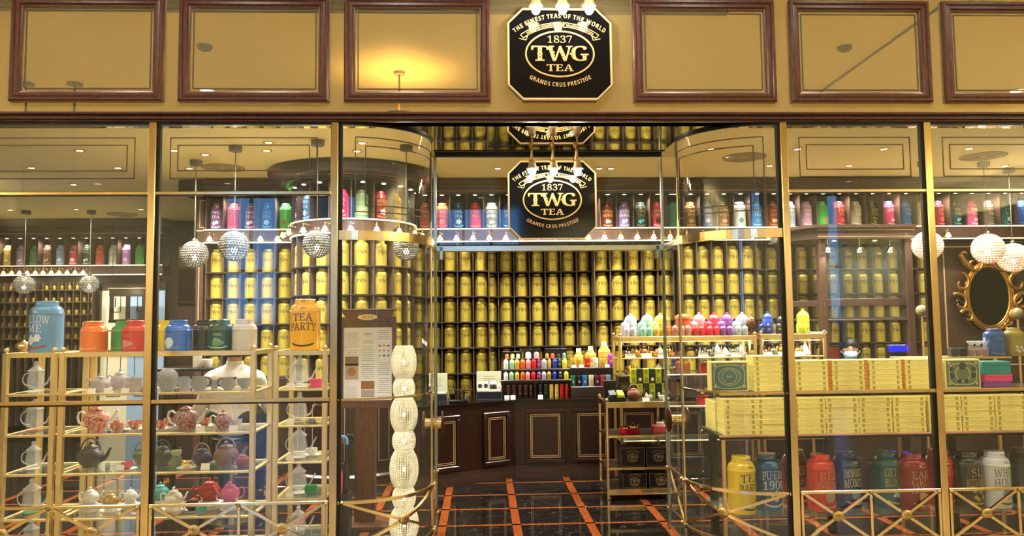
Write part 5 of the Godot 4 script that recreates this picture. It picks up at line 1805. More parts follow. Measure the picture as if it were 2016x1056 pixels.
func hamper(label: String, at: Vector3, w: float) -> void:
	var o := thing("gift_hamper", label, "hamper", at)
	part(o, "case", box(Vector3(w, 0.085, 0.15), 0.004), M.navy)
	part(o, "open_lid", box(Vector3(w, 0.27, 0.014), 0.004), M.pale_card, Vector3(0, 0.0, -0.09))
	var fr := MB.new()
	for e in [0.006, 0.08]:
		fr.box(Vector3(0, e, 0.0765), Vector3(w, 0.003, 0.003))
	for e in [-0.497, 0.497]:
		fr.box(Vector3(w * e, 0.043, 0.0765), Vector3(0.003, 0.075, 0.003))
	part(o, "edging", fr.done(), M.grey)
	part(o, "card_row", box(Vector3(w * 0.92, 0.018, 0.006)), M.white, Vector3(0, 0.086, 0.07))
	for i in 2:
		var c := part(o, "printed_card", box(Vector3(w * 0.2, 0.09, 0.03), 0.003), M.white, Vector3(w * (-0.36 + 0.23 * i), 0.0855, 0.02))
		part(c, "picture", lathe(V([0, 0, 0.021, 0, 0.021, 0.001, 0, 0.001]), 18), M.dark_print, Vector3(0, 0.05, 0.0155), Vector3(PI / 2, 0, 0))
	if w > 0.2:
		part(o, "ribboned_jar", lathe(V([0, 0, 0.035, 0, 0.035, 0.05, 0.028, 0.06, 0, 0.065]), 18), M.navy, Vector3(w * 0.17, 0.0855, 0.0))
		part(o, "white_cake", lathe(V([0, 0.063, 0.034, 0.063, 0.036, 0.075, 0.026, 0.092, 0, 0.096]), 18), M.white, Vector3(w * 0.17, 0.0855, 0.0))
		part(o, "wrapped_sweet", lathe(V([0, 0, 0.02, 0, 0.026, 0.03, 0.02, 0.06, 0.008, 0.075, 0, 0.078]), 14), M.pale_pink, Vector3(w * 0.4, 0.0855, 0.02))
	var tx := MB.new()
	for i in 4:
		tx.box(Vector3(0, 0.15 + i * 0.024, -0.0825), Vector3(w * (0.5 - 0.08 * (i % 2)), 0.004, 0.001))
	part(o, "printed_lines", tx.done(), M.grey)

# ------------------------------------------------------------------ brass trolley
func etagere(called: String, label: String, category: String, x0: float, x1: float, z0: float, z1: float, levels: Array, top: float, m: Material, post := 0.022, ball := true) -> Node3D:
	var o := thing(called, label, category, Vector3((x0 + x1) * 0.5, 0, (z0 + z1) * 0.5))
	var w := x1 - x0
	var d := z0 - z1
	for sx in [-1, 1]:
		for sz in [-1, 1]:
			var p := part(o, "post", box(Vector3(post, top, post), 0.003), m, Vector3(sx * (w * 0.5 - post * 0.5), 0, sz * (d * 0.5 - post * 0.5)))
			if ball:
				var b := MB.new()
				b.ball(Vector3(0, top + 0.018, 0), Vector3.ONE * 0.016, 14, 8)
				b.lathe(V([0.006, top, 0.006, top + 0.006]), 8)
				part(p, "finial", b.done(), m)
	for l in levels:
		for sz in [-1, 1]:
			part(o, "rail", box(Vector3(w - post * 2, l[1], post * 0.8), 0.002), m, Vector3(0, l[0] - l[1], sz * (d * 0.5 - post * 0.5)))
		for sx in [-1, 1]:
			part(o, "rail", box(Vector3(post * 0.8, l[1], d - post * 2), 0.002), m, Vector3(sx * (w * 0.5 - post * 0.5), l[0] - l[1], 0))
		part(o, "shelf", box(Vector3(w - post, 0.008, d - post), 0.0), M.shelf_glass if l[2] == 0 else M.dark_wood, Vector3(0, l[0] - 0.0085, 0))
	return o

func make_trolley() -> void:
	var x0 := 1.057
	var x1 := 1.615
	var t := etagere("brass_trolley", "brass display trolley with four shelves just inside the right leaf", "trolley", x0, x1, -1.8, -2.22, [[0.83, 0.05, 1], [0.545, 0.022, 1], [0.272, 0.022, 1], [0.09, 0.05, 1]], 0.83, M.brass)
	for sx in [-1, 1]:
		for sz in [-1, 1]:
			part(t, "caster", lathe(V([0, 0.0, 0.014, 0, 0.018, 0.012, 0.014, 0.024, 0.006, 0.03, 0.006, 0.04, 0, 0.04]), 12), M.steel, Vector3(sx * 0.25, 0.0, sz * 0.18))
	var y := 0.8305
	var at := func(px: float, z: float) -> float: return W(px, 760, z).x
	# tea boxes, two rows high
	for r in 2:
		for i in 6:
			var lime := i % 2 == (0 if r == 1 else 1)
			var px: float = (1246.5 if r == 0 else 1247.0) + 12.2 * i
			var o := thing("tea_carton", "%s upright tea carton, %s from the left in the %s row on the trolley" % ["lime" if lime else "dark teal", ORD[i], "upper" if r else "lower"], "box", Vector3(at.call(px, -2.1), y + 0.132 * r, -2.1), 0.0, "tea cartons on the trolley")
			part(o, "carton", box(Vector3(0.052, 0.1315, 0.05), 0.002), M.lime if lime else M.teal)
			part(o, "printed_arch", box(Vector3(0.036, 0.045, 0.001)), M.lime_print if lime else M.teal_print, Vector3(0, 0.01, 0.0255))
			part(o, "printed_band", box(Vector3(0.04, 0.006, 0.001)), M.lime_print if lime else M.teal_print, Vector3(0, 0.085, 0.0255))
			if lime:
				part(o, "printed_medallion", lathe(V([0, 0, 0.013, 0, 0.013, 0.001, 0, 0.001]), 14), M.lime_print, Vector3(0, 0.11, 0.0252), Vector3(PI / 2, 0, 0))
			else:
				part(o, "printed_pot", lathe(V([0, 0, 0.01, 0.004, 0.014, 0.016, 0.008, 0.026, 0.003, 0.034, 0, 0.036]), 10), M.gilt_line, Vector3(0, 0.018, 0.023))
	gift_box("plain black box at the left end of the trolley top", Vector3(0.105, 0.165, 0.08), M.black, Vector3(at.call(1200, -2.06), y, -2.06))
	gift_box("tall black box with a gold oval emblem on the trolley top", Vector3(0.105, 0.2, 0.07), M.black, Vector3(at.call(1227, -2.15), y, -2.15), 0.09)
	var op := thing("open_carton", "open black tray with a lime and a teal carton lying in it on the trolley", "box", Vector3(at.call(1213, -1.9), y, -1.9))
	part(op, "tray", box(Vector3(0.15, 0.035, 0.12), 0.003), M.black)
	part(op, "carton", box(Vector3(0.06, 0.03, 0.11), 0.003), M.teal, Vector3(-0.035, 0.045, 0), Vector3(0.3, 0, 0.1))
	part(op, "carton", box(Vector3(0.055, 0.03, 0.11), 0.003), M.lime, Vector3(0.033, 0.045, 0), Vector3(0.3, 0, -0.05))
	teapot("unglazed brown clay teapot with a hoop handle on the trolley", 0.06, M.clay, Vector3(at.call(1247, -1.93), y, -1.93), {"hoop": true, "handlem": M.cane})
	cup("white cup lying left in the row at the front of the trolley", 0.03, M.porcelain, Vector3(at.call(1277, -1.9), y + 0.008, -1.9))
	cup("white cup with a dark handle at the right of the trolley top", 0.032, M.porcelain, Vector3(at.call(1303, -1.92), y, -1.92), null, 2.8)
	price_card(Vector3(at.call(1271, -1.84), y, -1.84), "white price card at the front of the trolley top, left", 0.06, 0.03)
	price_card(Vector3(at.call(1311, -1.84), y, -1.84), "white price card at the front of the trolley top, right", 0.05, 0.03)
	# second shelf
	y = 0.5455
	var tr := thing("tray", "round red lacquer tray on the trolley's second shelf", "tray", Vector3(at.call(1237, -1.95), y, -1.95))
	part(tr, "base", lathe(V([0, 0, 0.085, 0, 0.09, 0.01, 0.092, 0.045, 0.086, 0.045, 0.084, 0.008, 0, 0.008]), 34), M.red_lacquer)
	cup("white cup without handle in the red tray", 0.026, M.porcelain, Vector3(at.call(1228, -1.95), y + 0.0085, -1.95), null, 0.0, false)
	teapot("small polished gold teapot in the red tray", 0.03, M.brass, Vector3(at.call(1244, -1.95), y + 0.0085, -1.95), {"tall": 1.3})
	var pk := thing("open_box", "open pink box with white striped sleeves on the trolley's second shelf", "box", Vector3(at.call(1299, -1.95), y, -1.95))
	part(pk, "box_base", box(Vector3(0.15, 0.06, 0.1), 0.003), M.pink_card)
	for i in 3:
		part(pk, "sleeve", box(Vector3(0.018, 0.08, 0.04), 0.002), M.white, Vector3(-0.035 + 0.024 * i, 0.012, 0.02))
	teapot("silver and gold teapot standing behind the pink box", 0.038, M.steel, Vector3(at.call(1314, -2.06), y, -2.06), {"tall": 1.7})
	# boxes on the two lower shelves
	for r in 2:
		for i in 2:
			var px: float = [[1239, 1289], [1242, 1293]][r][i]
			gift_box("black gift box with a gold oval emblem, %s on the trolley's %s shelf" % [["left", "right"][i], ["third", "bottom"][r]], Vector3(0.212, 0.165 if r == 0 else 0.125, 0.16), M.black, Vector3(at.call(px, -1.92), [0.2725, 0.0905][r], -1.92), 0.13, 0.0, "black boxes on the trolley")

# ------------------------------------------------------------------ right side: tall brass stands with wares, front display
func X(px: float, z: float, py := 760.0) -> float:
	return W(px, py, z).x

func make_stands() -> void:
	var zf := -2.4
	var a := etagere("brass_stand", "tall brass stand crowded with coloured domed jars behind the trolley", "stand", X(1218, zf, 664), X(1490, zf, 664), zf, zf - 0.36, [[1.375, 0.045, 1], [1.175, 0.012, 0], [1.015, 0.012, 0], [0.72, 0.012, 0], [0.4, 0.012, 0]], 1.375, M.brass_satin, 0.026)
	part(a, "badge", lathe(V([0, 0, 0.018, 0, 0.018, 0.003, 0, 0.003]), 18), M.bronze, Vector3(-0.33, 1.352, 0.168), Vector3(PI / 2, 0, 0))
	var b2 := etagere("brass_stand", "second tall brass stand with silver tea sets behind the right upright", "stand", X(1497, zf, 664), X(1627, zf, 664), zf, zf - 0.36, [[1.385, 0.045, 1], [1.175, 0.012, 0], [1.015, 0.012, 0], [0.72, 0.012, 0], [0.4, 0.012, 0]], 1.385, M.brass_satin, 0.026)
	for e in [[1228, 1480, 0], [1505, 1620, 1]]:   # lit strips under the top boards
		var q0 := X(e[0], zf, 664)
		var q1 := X(e[1], zf, 664)
		part(a if e[2] == 0 else b2, "bright_strip", box(Vector3(q1 - q0, 0.008, 0.02), 0.002), M.strip_glow, Vector3((q0 + q1) * 0.5 - (a if e[2] == 0 else b2).position.x, 1.32, 0.13))
		for k in 3:
			omni("strip_light", Vector3(lerpf(q0, q1, 0.17 + 0.33 * k), 1.31, zf - 0.05), 0.035, WARM, 0.03)
	var y := 1.3755
	# pixel, colour word, colour, how many sizes
	for e in [[1242, "lavender white", "c8c8d8"], [1275, "mint", "90ccb4"], [1301, "yellow", "d8bc50"], [1377, "rose pink", "dc8c98"], [1406, "crimson", "c82c40"], [1432, "violet", "7c4494"], [1462, "silver grey", "9ca8b0"]]:
		jar("domed_jar", "large %s domed jar at the back of the tall stand's top" % e[1], 0.06, 0.225, C(e[2]), Vector3(X(e[0], -2.66, 664), y, -2.66), "domed jars on the tall stands")
		jar("domed_jar", "middling %s domed jar before the large one on the tall stand" % e[1], 0.042, 0.155, C(e[2]), Vector3(X(e[0] - 11, -2.55, 664), y, -2.55), "domed jars on the tall stands")
		for k in 2:
			jar("domed_jar", "small %s domed jar in the tall stand's front row, %s of its pair" % [e[1], ["left", "right"][k]], 0.0285, 0.1, C("c01c1c") if e[1] == "rose pink" else C(e[2]), Vector3(X(e[0] - 8.0 + 13.0 * k, -2.46, 664), y, -2.46), "domed jars on the tall stands")
	jar("domed_jar", "olive domed jar right of the yellow ones on the tall stand", 0.045, 0.21, C("8c8430"), Vector3(X(1312, -2.66, 664), y, -2.66), "domed jars on the tall stands")
	for k in 2:
		jar("domed_jar", "small orange red domed jar below the olive one, %s" % ["left", "right"][k], 0.026, 0.11, C("c04420"), Vector3(X(1306 + 10 * k, -2.46, 664), y, -2.46), "domed jars on the tall stands")
	var hb := thing("hat_box", "large round orange lidded tin between the jars of the tall stand", "tin", Vector3(X(1346, -2.6, 664), y, -2.6))
	part(hb, "body", lathe(V([0, 0, 0.075, 0, 0.078, 0.01, 0.078, 0.16, 0, 0.16]), 26), enamel(C("c05430")))
	part(hb, "lid", lathe(V([0.082, 0.16, 0.084, 0.165, 0.082, 0.19, 0.05, 0.21, 0, 0.215]), 26), enamel(C("d87840")))
	for k in 3:
		jar("domed_jar", "small dusky pink domed jar before the orange tin, %s from the left" % ORD[k], 0.0285, 0.11, C("b88478"), Vector3(X(1329 + 13 * k, -2.46, 664), y, -2.46), "domed jars on the tall stands")
	var bz := thing("bronze_urn", "bronze tea urn with a silver finial on the tall stand", "urn", Vector3(X(1480, -2.56, 664), y, -2.56))
	part(bz, "body", lathe(V([0, 0, 0.03, 0, 0.034, 0.01, 0.02, 0.025, 0.045, 0.06, 0.05, 0.1, 0.036, 0.14, 0.03, 0.15, 0, 0.15]), 22), M.bronze)
	part(bz, "lid", lathe(V([0.034, 0.15, 0.03, 0.165, 0.012, 0.18, 0.01, 0.2, 0.014, 0.21, 0, 0.225]), 18), M.brass)
	y = 1.3855
	for e in [[1512, "deep blue", "1c3c90", 0.052, 0.22], [1540, "black", "20242a", 0.05, 0.19], [1582, "lime", "b8c438", 0.06, 0.24]]:
		jar("domed_jar", "large %s domed jar on the second tall stand" % e[1], e[3], e[4], C(e[2]), Vector3(X(e[0], -2.62, 660), y, -2.62), "domed jars on the tall stands")
	for e in [[1500, "navy blue", "10206c", "left"], [1513, "navy blue", "10206c", "right"], [1534, "grey black", "24282c", "left"], [1547, "grey black", "24282c", "right"], [1574, "yellow green", "bcc83c", "left"], [1588, "yellow green", "bcc83c", "right"]]:
		jar("domed_jar", "small %s domed jar at the front of the second tall stand, %s" % [e[1], e[3]], 0.0285, 0.11, C(e[2]), Vector3(X(e[0], -2.47, 660), y, -2.47), "domed jars on the tall stands")
	single("card_tray", "flat pale tray lying at the right end of the second stand's top", "tray", box(Vector3(0.16, 0.016, 0.1), 0.003), M.pale_card, Vector3(X(1608, -2.47, 660), y, -2.47))
	# tea sets on the shelf below, small and bright
	y = 1.1755
	var kinds := [[M.steel, "silver"], [M.gold, "gold"], [M.porcelain, "white"], [M.copper, "rose gold"]]
	var px := [1236, 1252, 1268, 1284, 1300, 1316, 1380, 1396, 1412, 1428, 1444, 1460, 1506, 1522, 1538, 1554, 1570, 1586]
	for i in px.size():
		var k: Array = kinds[[0, 1, 3, 1, 2, 1, 0, 0, 2, 2, 0, 2, 3, 0, 1, 2, 1, 2][i]]
		var lab: String = "%s teapot among bright tea sets on the %s tall stand, %s from left" % [k[1], "first" if px[i] < 1490 else "second", ORDW(i if px[i] < 1490 else i - 12)]
		teapot(lab, 0.03, k[0], Vector3(X(px[i], -2.6, 704), y, -2.6), {"tall": 1.5 + 0.3 * (i % 3), "group": "bright tea sets on the tall stands"})
		jug("small %s milk jug before the tea sets, %s from left, %s stand" % [k[1], ORDW(i if px[i] < 1490 else i - 12), "first" if px[i] < 1490 else "second"], 0.022, k[0], Vector3(X(px[i] + 6, -2.52, 704), y, -2.52), 0.6 * (i % 4))
		if i % 2 == 0:
			price_card(Vector3(X(px[i] + 5, -2.44, 704), y, -2.44), "white price card before the tea sets, %s from the left on the %s stand" % [ORDW((i if px[i] < 1490 else i - 12) / 2), "first" if px[i] < 1490 else "second"], 0.1, 0.04)
	# third shelf: a few sets, jars and red sets
	y = 1.0155
	for e in [[1243, M.gold, "gold"], [1297, M.porcelain, "white"], [1326, M.steel, "silver"]]:
		teapot("%s teapot peeping over the tea cartons on the tall stand" % e[2], 0.036, e[1], Vector3(X(e[0], -2.6, 735), y, -2.6), {"tall": 1.3})
	for e in [[1336, "b86c20", "left amber"], [1352, "b47020", "right amber"]]:
		jar("domed_jar", "%s jar on the tall stand behind the leaf" % e[2], 0.034, 0.13, C(e[1]), Vector3(X(e[0], -2.5, 735), y, -2.5))
	for e in [[1388, 712, 1.0155, "upper"], [1381, 752, 0.7205, "lower"]]:
		var q := X(e[0], -2.48, 735)
		var o := thing("red_gift_set", "red boxed gift set topped with a silver pot, %s of two" % e[3], "box", Vector3(q, e[2], -2.48))
		part(o, "carton", box(Vector3(0.1, 0.07, 0.09), 0.003), M.red_box)
		part(o, "lid_band", box(Vector3(0.104, 0.02, 0.094), 0.002), M.red_lacquer, Vector3(0, 0.07, 0))
		part(o, "pot", lathe(V([0, 0.09, 0.016, 0.09, 0.026, 0.103, 0.024, 0.12, 0.008, 0.13, 0.008, 0.138, 0, 0.142]), 16), M.steel)

func tea_box_mesh() -> Array:
	if not cache.has("tea_box"):
		var m := MB.new()
		m.bbox(Vector3(0, 0.017, 0), Vector3(0.2235, 0.0335, 0.15), 0.002)
		cache["tea_box"] = m.done()
		var p := MB.new()
		for e in [-0.085, 0.085]:
			p.box(Vector3(e, 0.017, 0.0753), Vector3(0.018, 0.022, 0.001))
			p.box(Vector3(e, 0.017, 0.0756), Vector3(0.01, 0.012, 0.001))
		put_text(p, glyphs("TWG TEA", serif_plain, 0.007, 8.0)[0], func(q): return q + Vector3(0, 0.0135, 0.0757), func(_q): return Vector3(0, 0, 1))
		cache["tea_box_print"] = p.done()
		var l := MB.new()
		l.box(Vector3(0, 0.0245, 0.0752), Vector3(0.2236, 0.0012, 0.0008))
		cache["tea_box_line"] = l.done()
	return [cache["tea_box"], cache["tea_box_print"], cache["tea_box_line"]]

var tea_box0: Node3D

func tea_box(at: Vector3, turn: float, label: String) -> void:
	if tea_box0 == null:
		var t := tea_box_mesh()
		tea_box0 = thing("tea_box", label, "box", at, turn, "flat yellow tea boxes stacked in the right window")
		part(tea_box0, "carton", t[0], M.tea_yellow)
		part(tea_box0, "printed_emblems", t[1], M.tea_yellow_print)
		part(tea_box0, "lid_line", t[2], M.tea_yellow_print)
	else:
		dup(tea_box0, at, label, turn)

func make_right_display() -> void:
	var zf := -0.27
	var dk := thing("display_deck", "dark lacquered display deck with a bronze edge in the right window", "display table", Vector3(2.95, 0, -0.52))
	part(dk, "deck", box(Vector3(2.76, 0.03, 0.46), 0.004), M.black_wood, Vector3(0, 0.738, 0))
	part(dk, "edge_strip", box(Vector3(2.77, 0.014, 0.012), 0.003), M.bronze_edge, Vector3(0, 0.754, 0.232))
	for e in [-1.3, -0.45, 0.45, 1.3]:
		part(dk, "leg", box(Vector3(0.05, 0.738, 0.05), 0.004), M.black_wood, Vector3(e, 0, -0.19))
	part(dk, "lower_shelf", box(Vector3(2.74, 0.012, 0.52)), M.shelf_glass, Vector3(0, 0.243, 0.02))
	for e in [-1.35, 1.35]:
		part(dk, "front_leg", box(Vector3(0.024, 0.738, 0.024), 0.003), M.brass_satin, Vector3(e, 0, 0.2))
	var us := thing("upper_display_shelf", "brass-edged upper shelf carrying the top row of yellow boxes", "shelf", Vector3(2.95, 0, -0.55))
	part(us, "board", box(Vector3(2.7, 0.016, 0.36), 0.003), M.black_wood, Vector3(0, 1.026, 0))
	part(us, "edge_strip", box(Vector3(2.71, 0.02, 0.01), 0.003), M.brass, Vector3(0, 1.024, 0.181))
	for e in [-1.28, -0.2, 0.75, 1.3]:
		part(us, "support", box(Vector3(0.016, 0.258, 0.016), 0.002), M.brass, Vector3(e, 0.7685, -0.15))
	# lower stacks on the deck
	var col := 0
	for x in [1.71, 1.935, 2.175, 2.402, 2.63, 2.86, 3.105, 3.335, 3.565]:
		for r in 7:
			tea_box(Vector3(x + rng.randf_range(-0.003, 0.003), 0.7685 + 0.034 * r, -0.36 + rng.randf_range(-0.003, 0.003)), rng.randf_range(-0.012, 0.012), "flat yellow tea box in the deck's lower row, %s stack, %s from the bottom" % [ORD[col], ORD[r]])
		col += 1
	for s in [[1.665, -0.56, 0.0, 6, "behind the first stack"]]:
		for r in s[3]:
			tea_box(Vector3(s[0], 0.7685 + 0.034 * r, s[1]), PI / 2, "flat yellow tea box turned sideways %s, %s from the bottom" % [s[4], ORD[r]])
	# upper stacks
	col = 0
	for x in [1.955, 2.245, 2.5, 2.76, 3.01]:
		for r in (7 if col == 0 else 6):
			tea_box(Vector3(x + rng.randf_range(-0.002, 0.002), 1.0425 + 0.0345 * r, -0.455), rng.randf_range(-0.01, 0.01), "flat yellow tea box on the upper shelf, %s stack, %s from the bottom" % [ORD[col], ORD[r]])
		if col >= 1 and col <= 3:
			var o := thing("ribbon_box", "narrow orange patterned box standing between yellow stacks, %s of three" % ORD[col - 1], "box", Vector3(x + 0.128, 1.0425, -0.44))
			part(o, "carton", box(Vector3(0.03, 0.205, 0.1), 0.002), M.orange_card)
			for q in 8:
				part(o, "printed_band", box(Vector3(0.031, 0.006, 0.001)), M.orange_print, Vector3(0, 0.012 + 0.025 * q, 0.0503))
		col += 1
	for e in [[1.685, 1.145, -0.45, 0.26, 0.205, "large teal printed box with an oval medallion left of the yellow stacks", 0], [3.32, 1.14, -0.45, 0.25, 0.2, "large green printed box with a flowered crest right of the upright", 1]]:
		var o := thing("picture_box", e[5], "box", Vector3(e[0], 1.0425, e[2]))
		part(o, "carton", box(Vector3(e[3], e[4], 0.08), 0.003), M.tea_yellow)
		var f := part(o, "printed_face", box(Vector3(e[3] * 0.93, e[4] * 0.9, 0.001)), M.print_teal if e[6] == 0 else M.print_green, Vector3(0, e[4] * 0.05, 0.0405))
		var bd := MB.new()
		var rings := [[0.42, 0.4, 0.01], [0.3, 0.3, 0.008], [0.2, 0.24, 0.006]] if e[6] == 0 else [[0.4, 0.38, 0.01], [0.22, 0.27, 0.01]]
		for k in rings:
			for i in 40:
				var a0 := TAU * i / 40
				var a1 := TAU * (i + 1) / 40
				var fx := func(a: float, g: float) -> Vector3:
					var sq := pow(absf(cos(a)), 0.55) * signf(cos(a)) if k[0] > 0.35 else cos(a)
					var sy := pow(absf(sin(a)), 0.55) * signf(sin(a)) if k[0] > 0.35 else sin(a)
					return Vector3(sq * (e[3] * k[0] - g), e[4] * 0.45 + sy * (e[4] * k[1] - g), 0.0011)
				bd.quad(fx.call(a0, 0.0), fx.call(a1, 0.0), fx.call(a1, k[2] * 0.6), fx.call(a0, k[2] * 0.6), Vector3(0, 0, 1))
		for s in [[-0.4, 0.1], [0.4, 0.1], [-0.4, 0.8], [0.4, 0.8]]:
			for q in 4:
				bd.ball(Vector3(e[3] * s[0] * (1.0 - 0.07 * (q % 2)), e[4] * s[1] + 0.009 * (q / 2), 0.001), Vector3(0.006, 0.005, 0.0008), 8, 4)
		if e[6] == 0:
			put_text(bd, glyphs("TWG", serif, 0.014, 5.0)[0], func(p): return p + Vector3(0, e[4] * 0.45 - 0.007, 0.0014), func(_p): return Vector3(0, 0, 1))
		part(f, "printed_ornament", bd.done(), M.print_line)
		if e[6] == 1:
			var fl := MB.new()
			for q in [[-0.3, 0.4, 0.02], [0.3, 0.4, 0.02], [-0.32, 0.62, 0.016], [0.32, 0.62, 0.016], [0, 0.72, 0.028], [-0.1, 0.2, 0.015], [0.1, 0.2, 0.015]]:
				fl.ball(Vector3(e[3] * q[0], e[4] * q[1], 0.001), Vector3(q[2], q[2], 0.0009), 10, 4)
			part(f, "printed_flowers", fl.done(), M.navy_print)
	# right end of the upper shelf
	var o3 := thing("paper_bag", "cream paper bag standing beside the teal upright", "bag", Vector3(3.165, 1.0425, -0.5))
	part(o3, "bag", box(Vector3(0.06, 0.2, 0.1), 0.003), M.pale_card)
	part(o3, "fold", box(Vector3(0.062, 0.02, 0.102), 0.003), M.white, Vector3(0, 0.19, 0))
	for i in 2:
		canister("ivory_canister", "ivory lidded canister in a gold tray, %s of two" % ["left", "right"][i], 0.044, 0.125, C("d8d0b8"), Vector3(X(1881 + 19 * i, -0.55, 740), 1.0605, -0.55))
	single("gold_tray", "flat gold cardboard tray under the ivory canisters", "tray", box(Vector3(0.24, 0.018, 0.14), 0.004), M.tea_yellow, Vector3(X(1889, -0.55, 760), 1.0425, -0.55))
	gift_box("turquoise box right of the flowered box", Vector3(0.2, 0.09, 0.12), M.turquoise, Vector3(3.585, 1.132, -0.5))
	gift_box("violet box under the turquoise box", Vector3(0.2, 0.044, 0.12), M.violet, Vector3(3.585, 1.0425, -0.5))
	gift_box("hot pink box between the violet and turquoise boxes", Vector3(0.2, 0.044, 0.12), M.hot_pink, Vector3(3.595, 1.087, -0.5))
	var top2 := thing("back_shelf", "narrow upper ledge with jars at the far right of the window", "shelf", Vector3(3.45, 0, -0.75))
	part(top2, "board", box(Vector3(0.8, 0.014, 0.2), 0.002), M.brass_satin, Vector3(0, 1.231, 0))
	for e in [-0.38, 0.38]:
		part(top2, "leg", box(Vector3(0.02, 1.231, 0.02), 0.002), M.brass_satin, Vector3(e, 0, -0.05))
	for t in [[1958, "blue tall tea tin on the ledge below the gilt mirror", C("1c4c98"), C("5070a0"), 0.073, 0.2], [1997, "olive gold tall tea tin with a white flower on the ledge", C("98883c"), C("706428"), 0.068, 0.205]]:
		var n := colour_tin(t[4], t[5], false, t[2], t[3], ["TEA"], 5 if t[0] > 1990 else 0, C("c8c4b0"))
		n.position = Vector3(X(t[0], -0.75, 690), 1.2455, -0.75)
		tag(n, t[1], "tea tin")
	for i in 3:
		var gj := thing("sweet_jar", "glass jar of brown sweets with a flared lid, %s of three on the ledge" % ORD[i], "jar", Vector3(X(1912 + 14.0 * i, -0.72, 690), 1.2455, -0.72))
		part(gj, "jar", lathe(V([0, 0, 0.024, 0, 0.026, 0.01, 0.026, 0.06, 0.014, 0.075, 0.016, 0.082, 0, 0.082]), 16), M.clear_glass)
		part(gj, "sweets", lathe(V([0, 0.003, 0.022, 0.003, 0.0225, 0.05, 0, 0.055]), 14), M.clay)
		part(gj, "stopper", lathe(V([0.012, 0.083, 0.03, 0.105, 0.028, 0.112, 0, 0.1]), 14), M.clear_silver)
	for i in 2:
		gift_box("small dark box on the ledge left of the sweet jars, %s" % ["left", "right"][i], Vector3(0.055, 0.06, 0.05), M.dark_print if i == 0 else M.navy, Vector3(X(1876 + 18 * i, -0.74, 700), 1.2455, -0.74))
	# giant tins on the glass shelf underneath
	var g := [
		[1460, "giant yellow tin lettered in black behind the bent glass", "e0c414", "2c2810", ["TEA", "PARTY"], 0, "8c7c6c", 0.42, -0.34],
		[1511, "giant blue tin with silver lettering beside the yellow one", "1c5484", "b8c4c8", ["PU·ERH", "1900"], 2, "b8c0bc", 0.2, -0.42],
		[1566, "giant deep red tin behind the bright upright", "842028", "c09080", ["RED", "MAGIC"], 2, "c4b0a0", 0.35, -0.55],
		[1616, "giant vermilion tin with gold lettering right of the upright", "c42c1c", "b88c60", ["RED", "CHRISTMAS"], 1, "a89078", 0.3, -0.36],
		[1667, "giant navy tin with ivory lettering", "141c34", "c0b890", ["IMMORTAL", "MOMENT"], 3, "6c98ac", 0.3, -0.44],
		[1748, "giant teal tin with gold lettering and a white blossom print", "0c5c68", "b0a060", ["GEISHA", "BLOSSOM"], 2, "b8d8ec", 0.25, -0.44],
		[1797, "giant crimson tin with gold lettering", "841828", "b89068", ["EARL", "GREY", "AMOUR"], 3, "c0a070", 0.3, -0.35],
		[1850, "giant scarlet tin crossed by the teal upright", "b4201c", "c0745c", ["TEA"], 0, "c08060", 0.3, -0.45],
		[1905, "giant black tin with brass lettering and yellow flowers", "242420", "a48c58", ["Sla", "ALEXANDRIA"], 5, "a0943c", 0.25, -0.38],
		[1960, "giant white tin with grey lettering and a blue wreath", "d4dce0", "6c6860", ["WHITE", "HOUSE"], 1, "8898b8", 0.25, -0.36],
		[2012, "giant black green tin at the frame's right edge", "1c2420", "5c6c4c", ["TEA"], 5, "5c8038", 0.2, -0.46],
	]
	for t in g:
		var n := colour_tin(0.091, 0.37, false, C(t[2]), C(t[3]), t[4], t[5], C(t[6]), "giant_tea_tin", true)
		n.position = Vector3(X(t[0], t[8], 950), 0.2555, t[8])
		n.rotation.y = t[7]
		tag(n, t[1] + " under the deck", "tea tin", "giant tins under the right display deck")
	for t in [[1697, "slim mauve tin half hidden between giant navy and teal tins", "6c4c6c", 0.05, 0.3], [1721, "short grey stacked tin between giant navy and teal tins", "4c4c48", 0.055, 0.26]]:
		var n := colour_tin(t[3], t[4], false, C(t[2]), C("8c8880"), [], 0)
		n.position = Vector3(X(t[0], -0.58, 950), 0.2555, -0.58)
		tag(n, t[1], "tea tin")

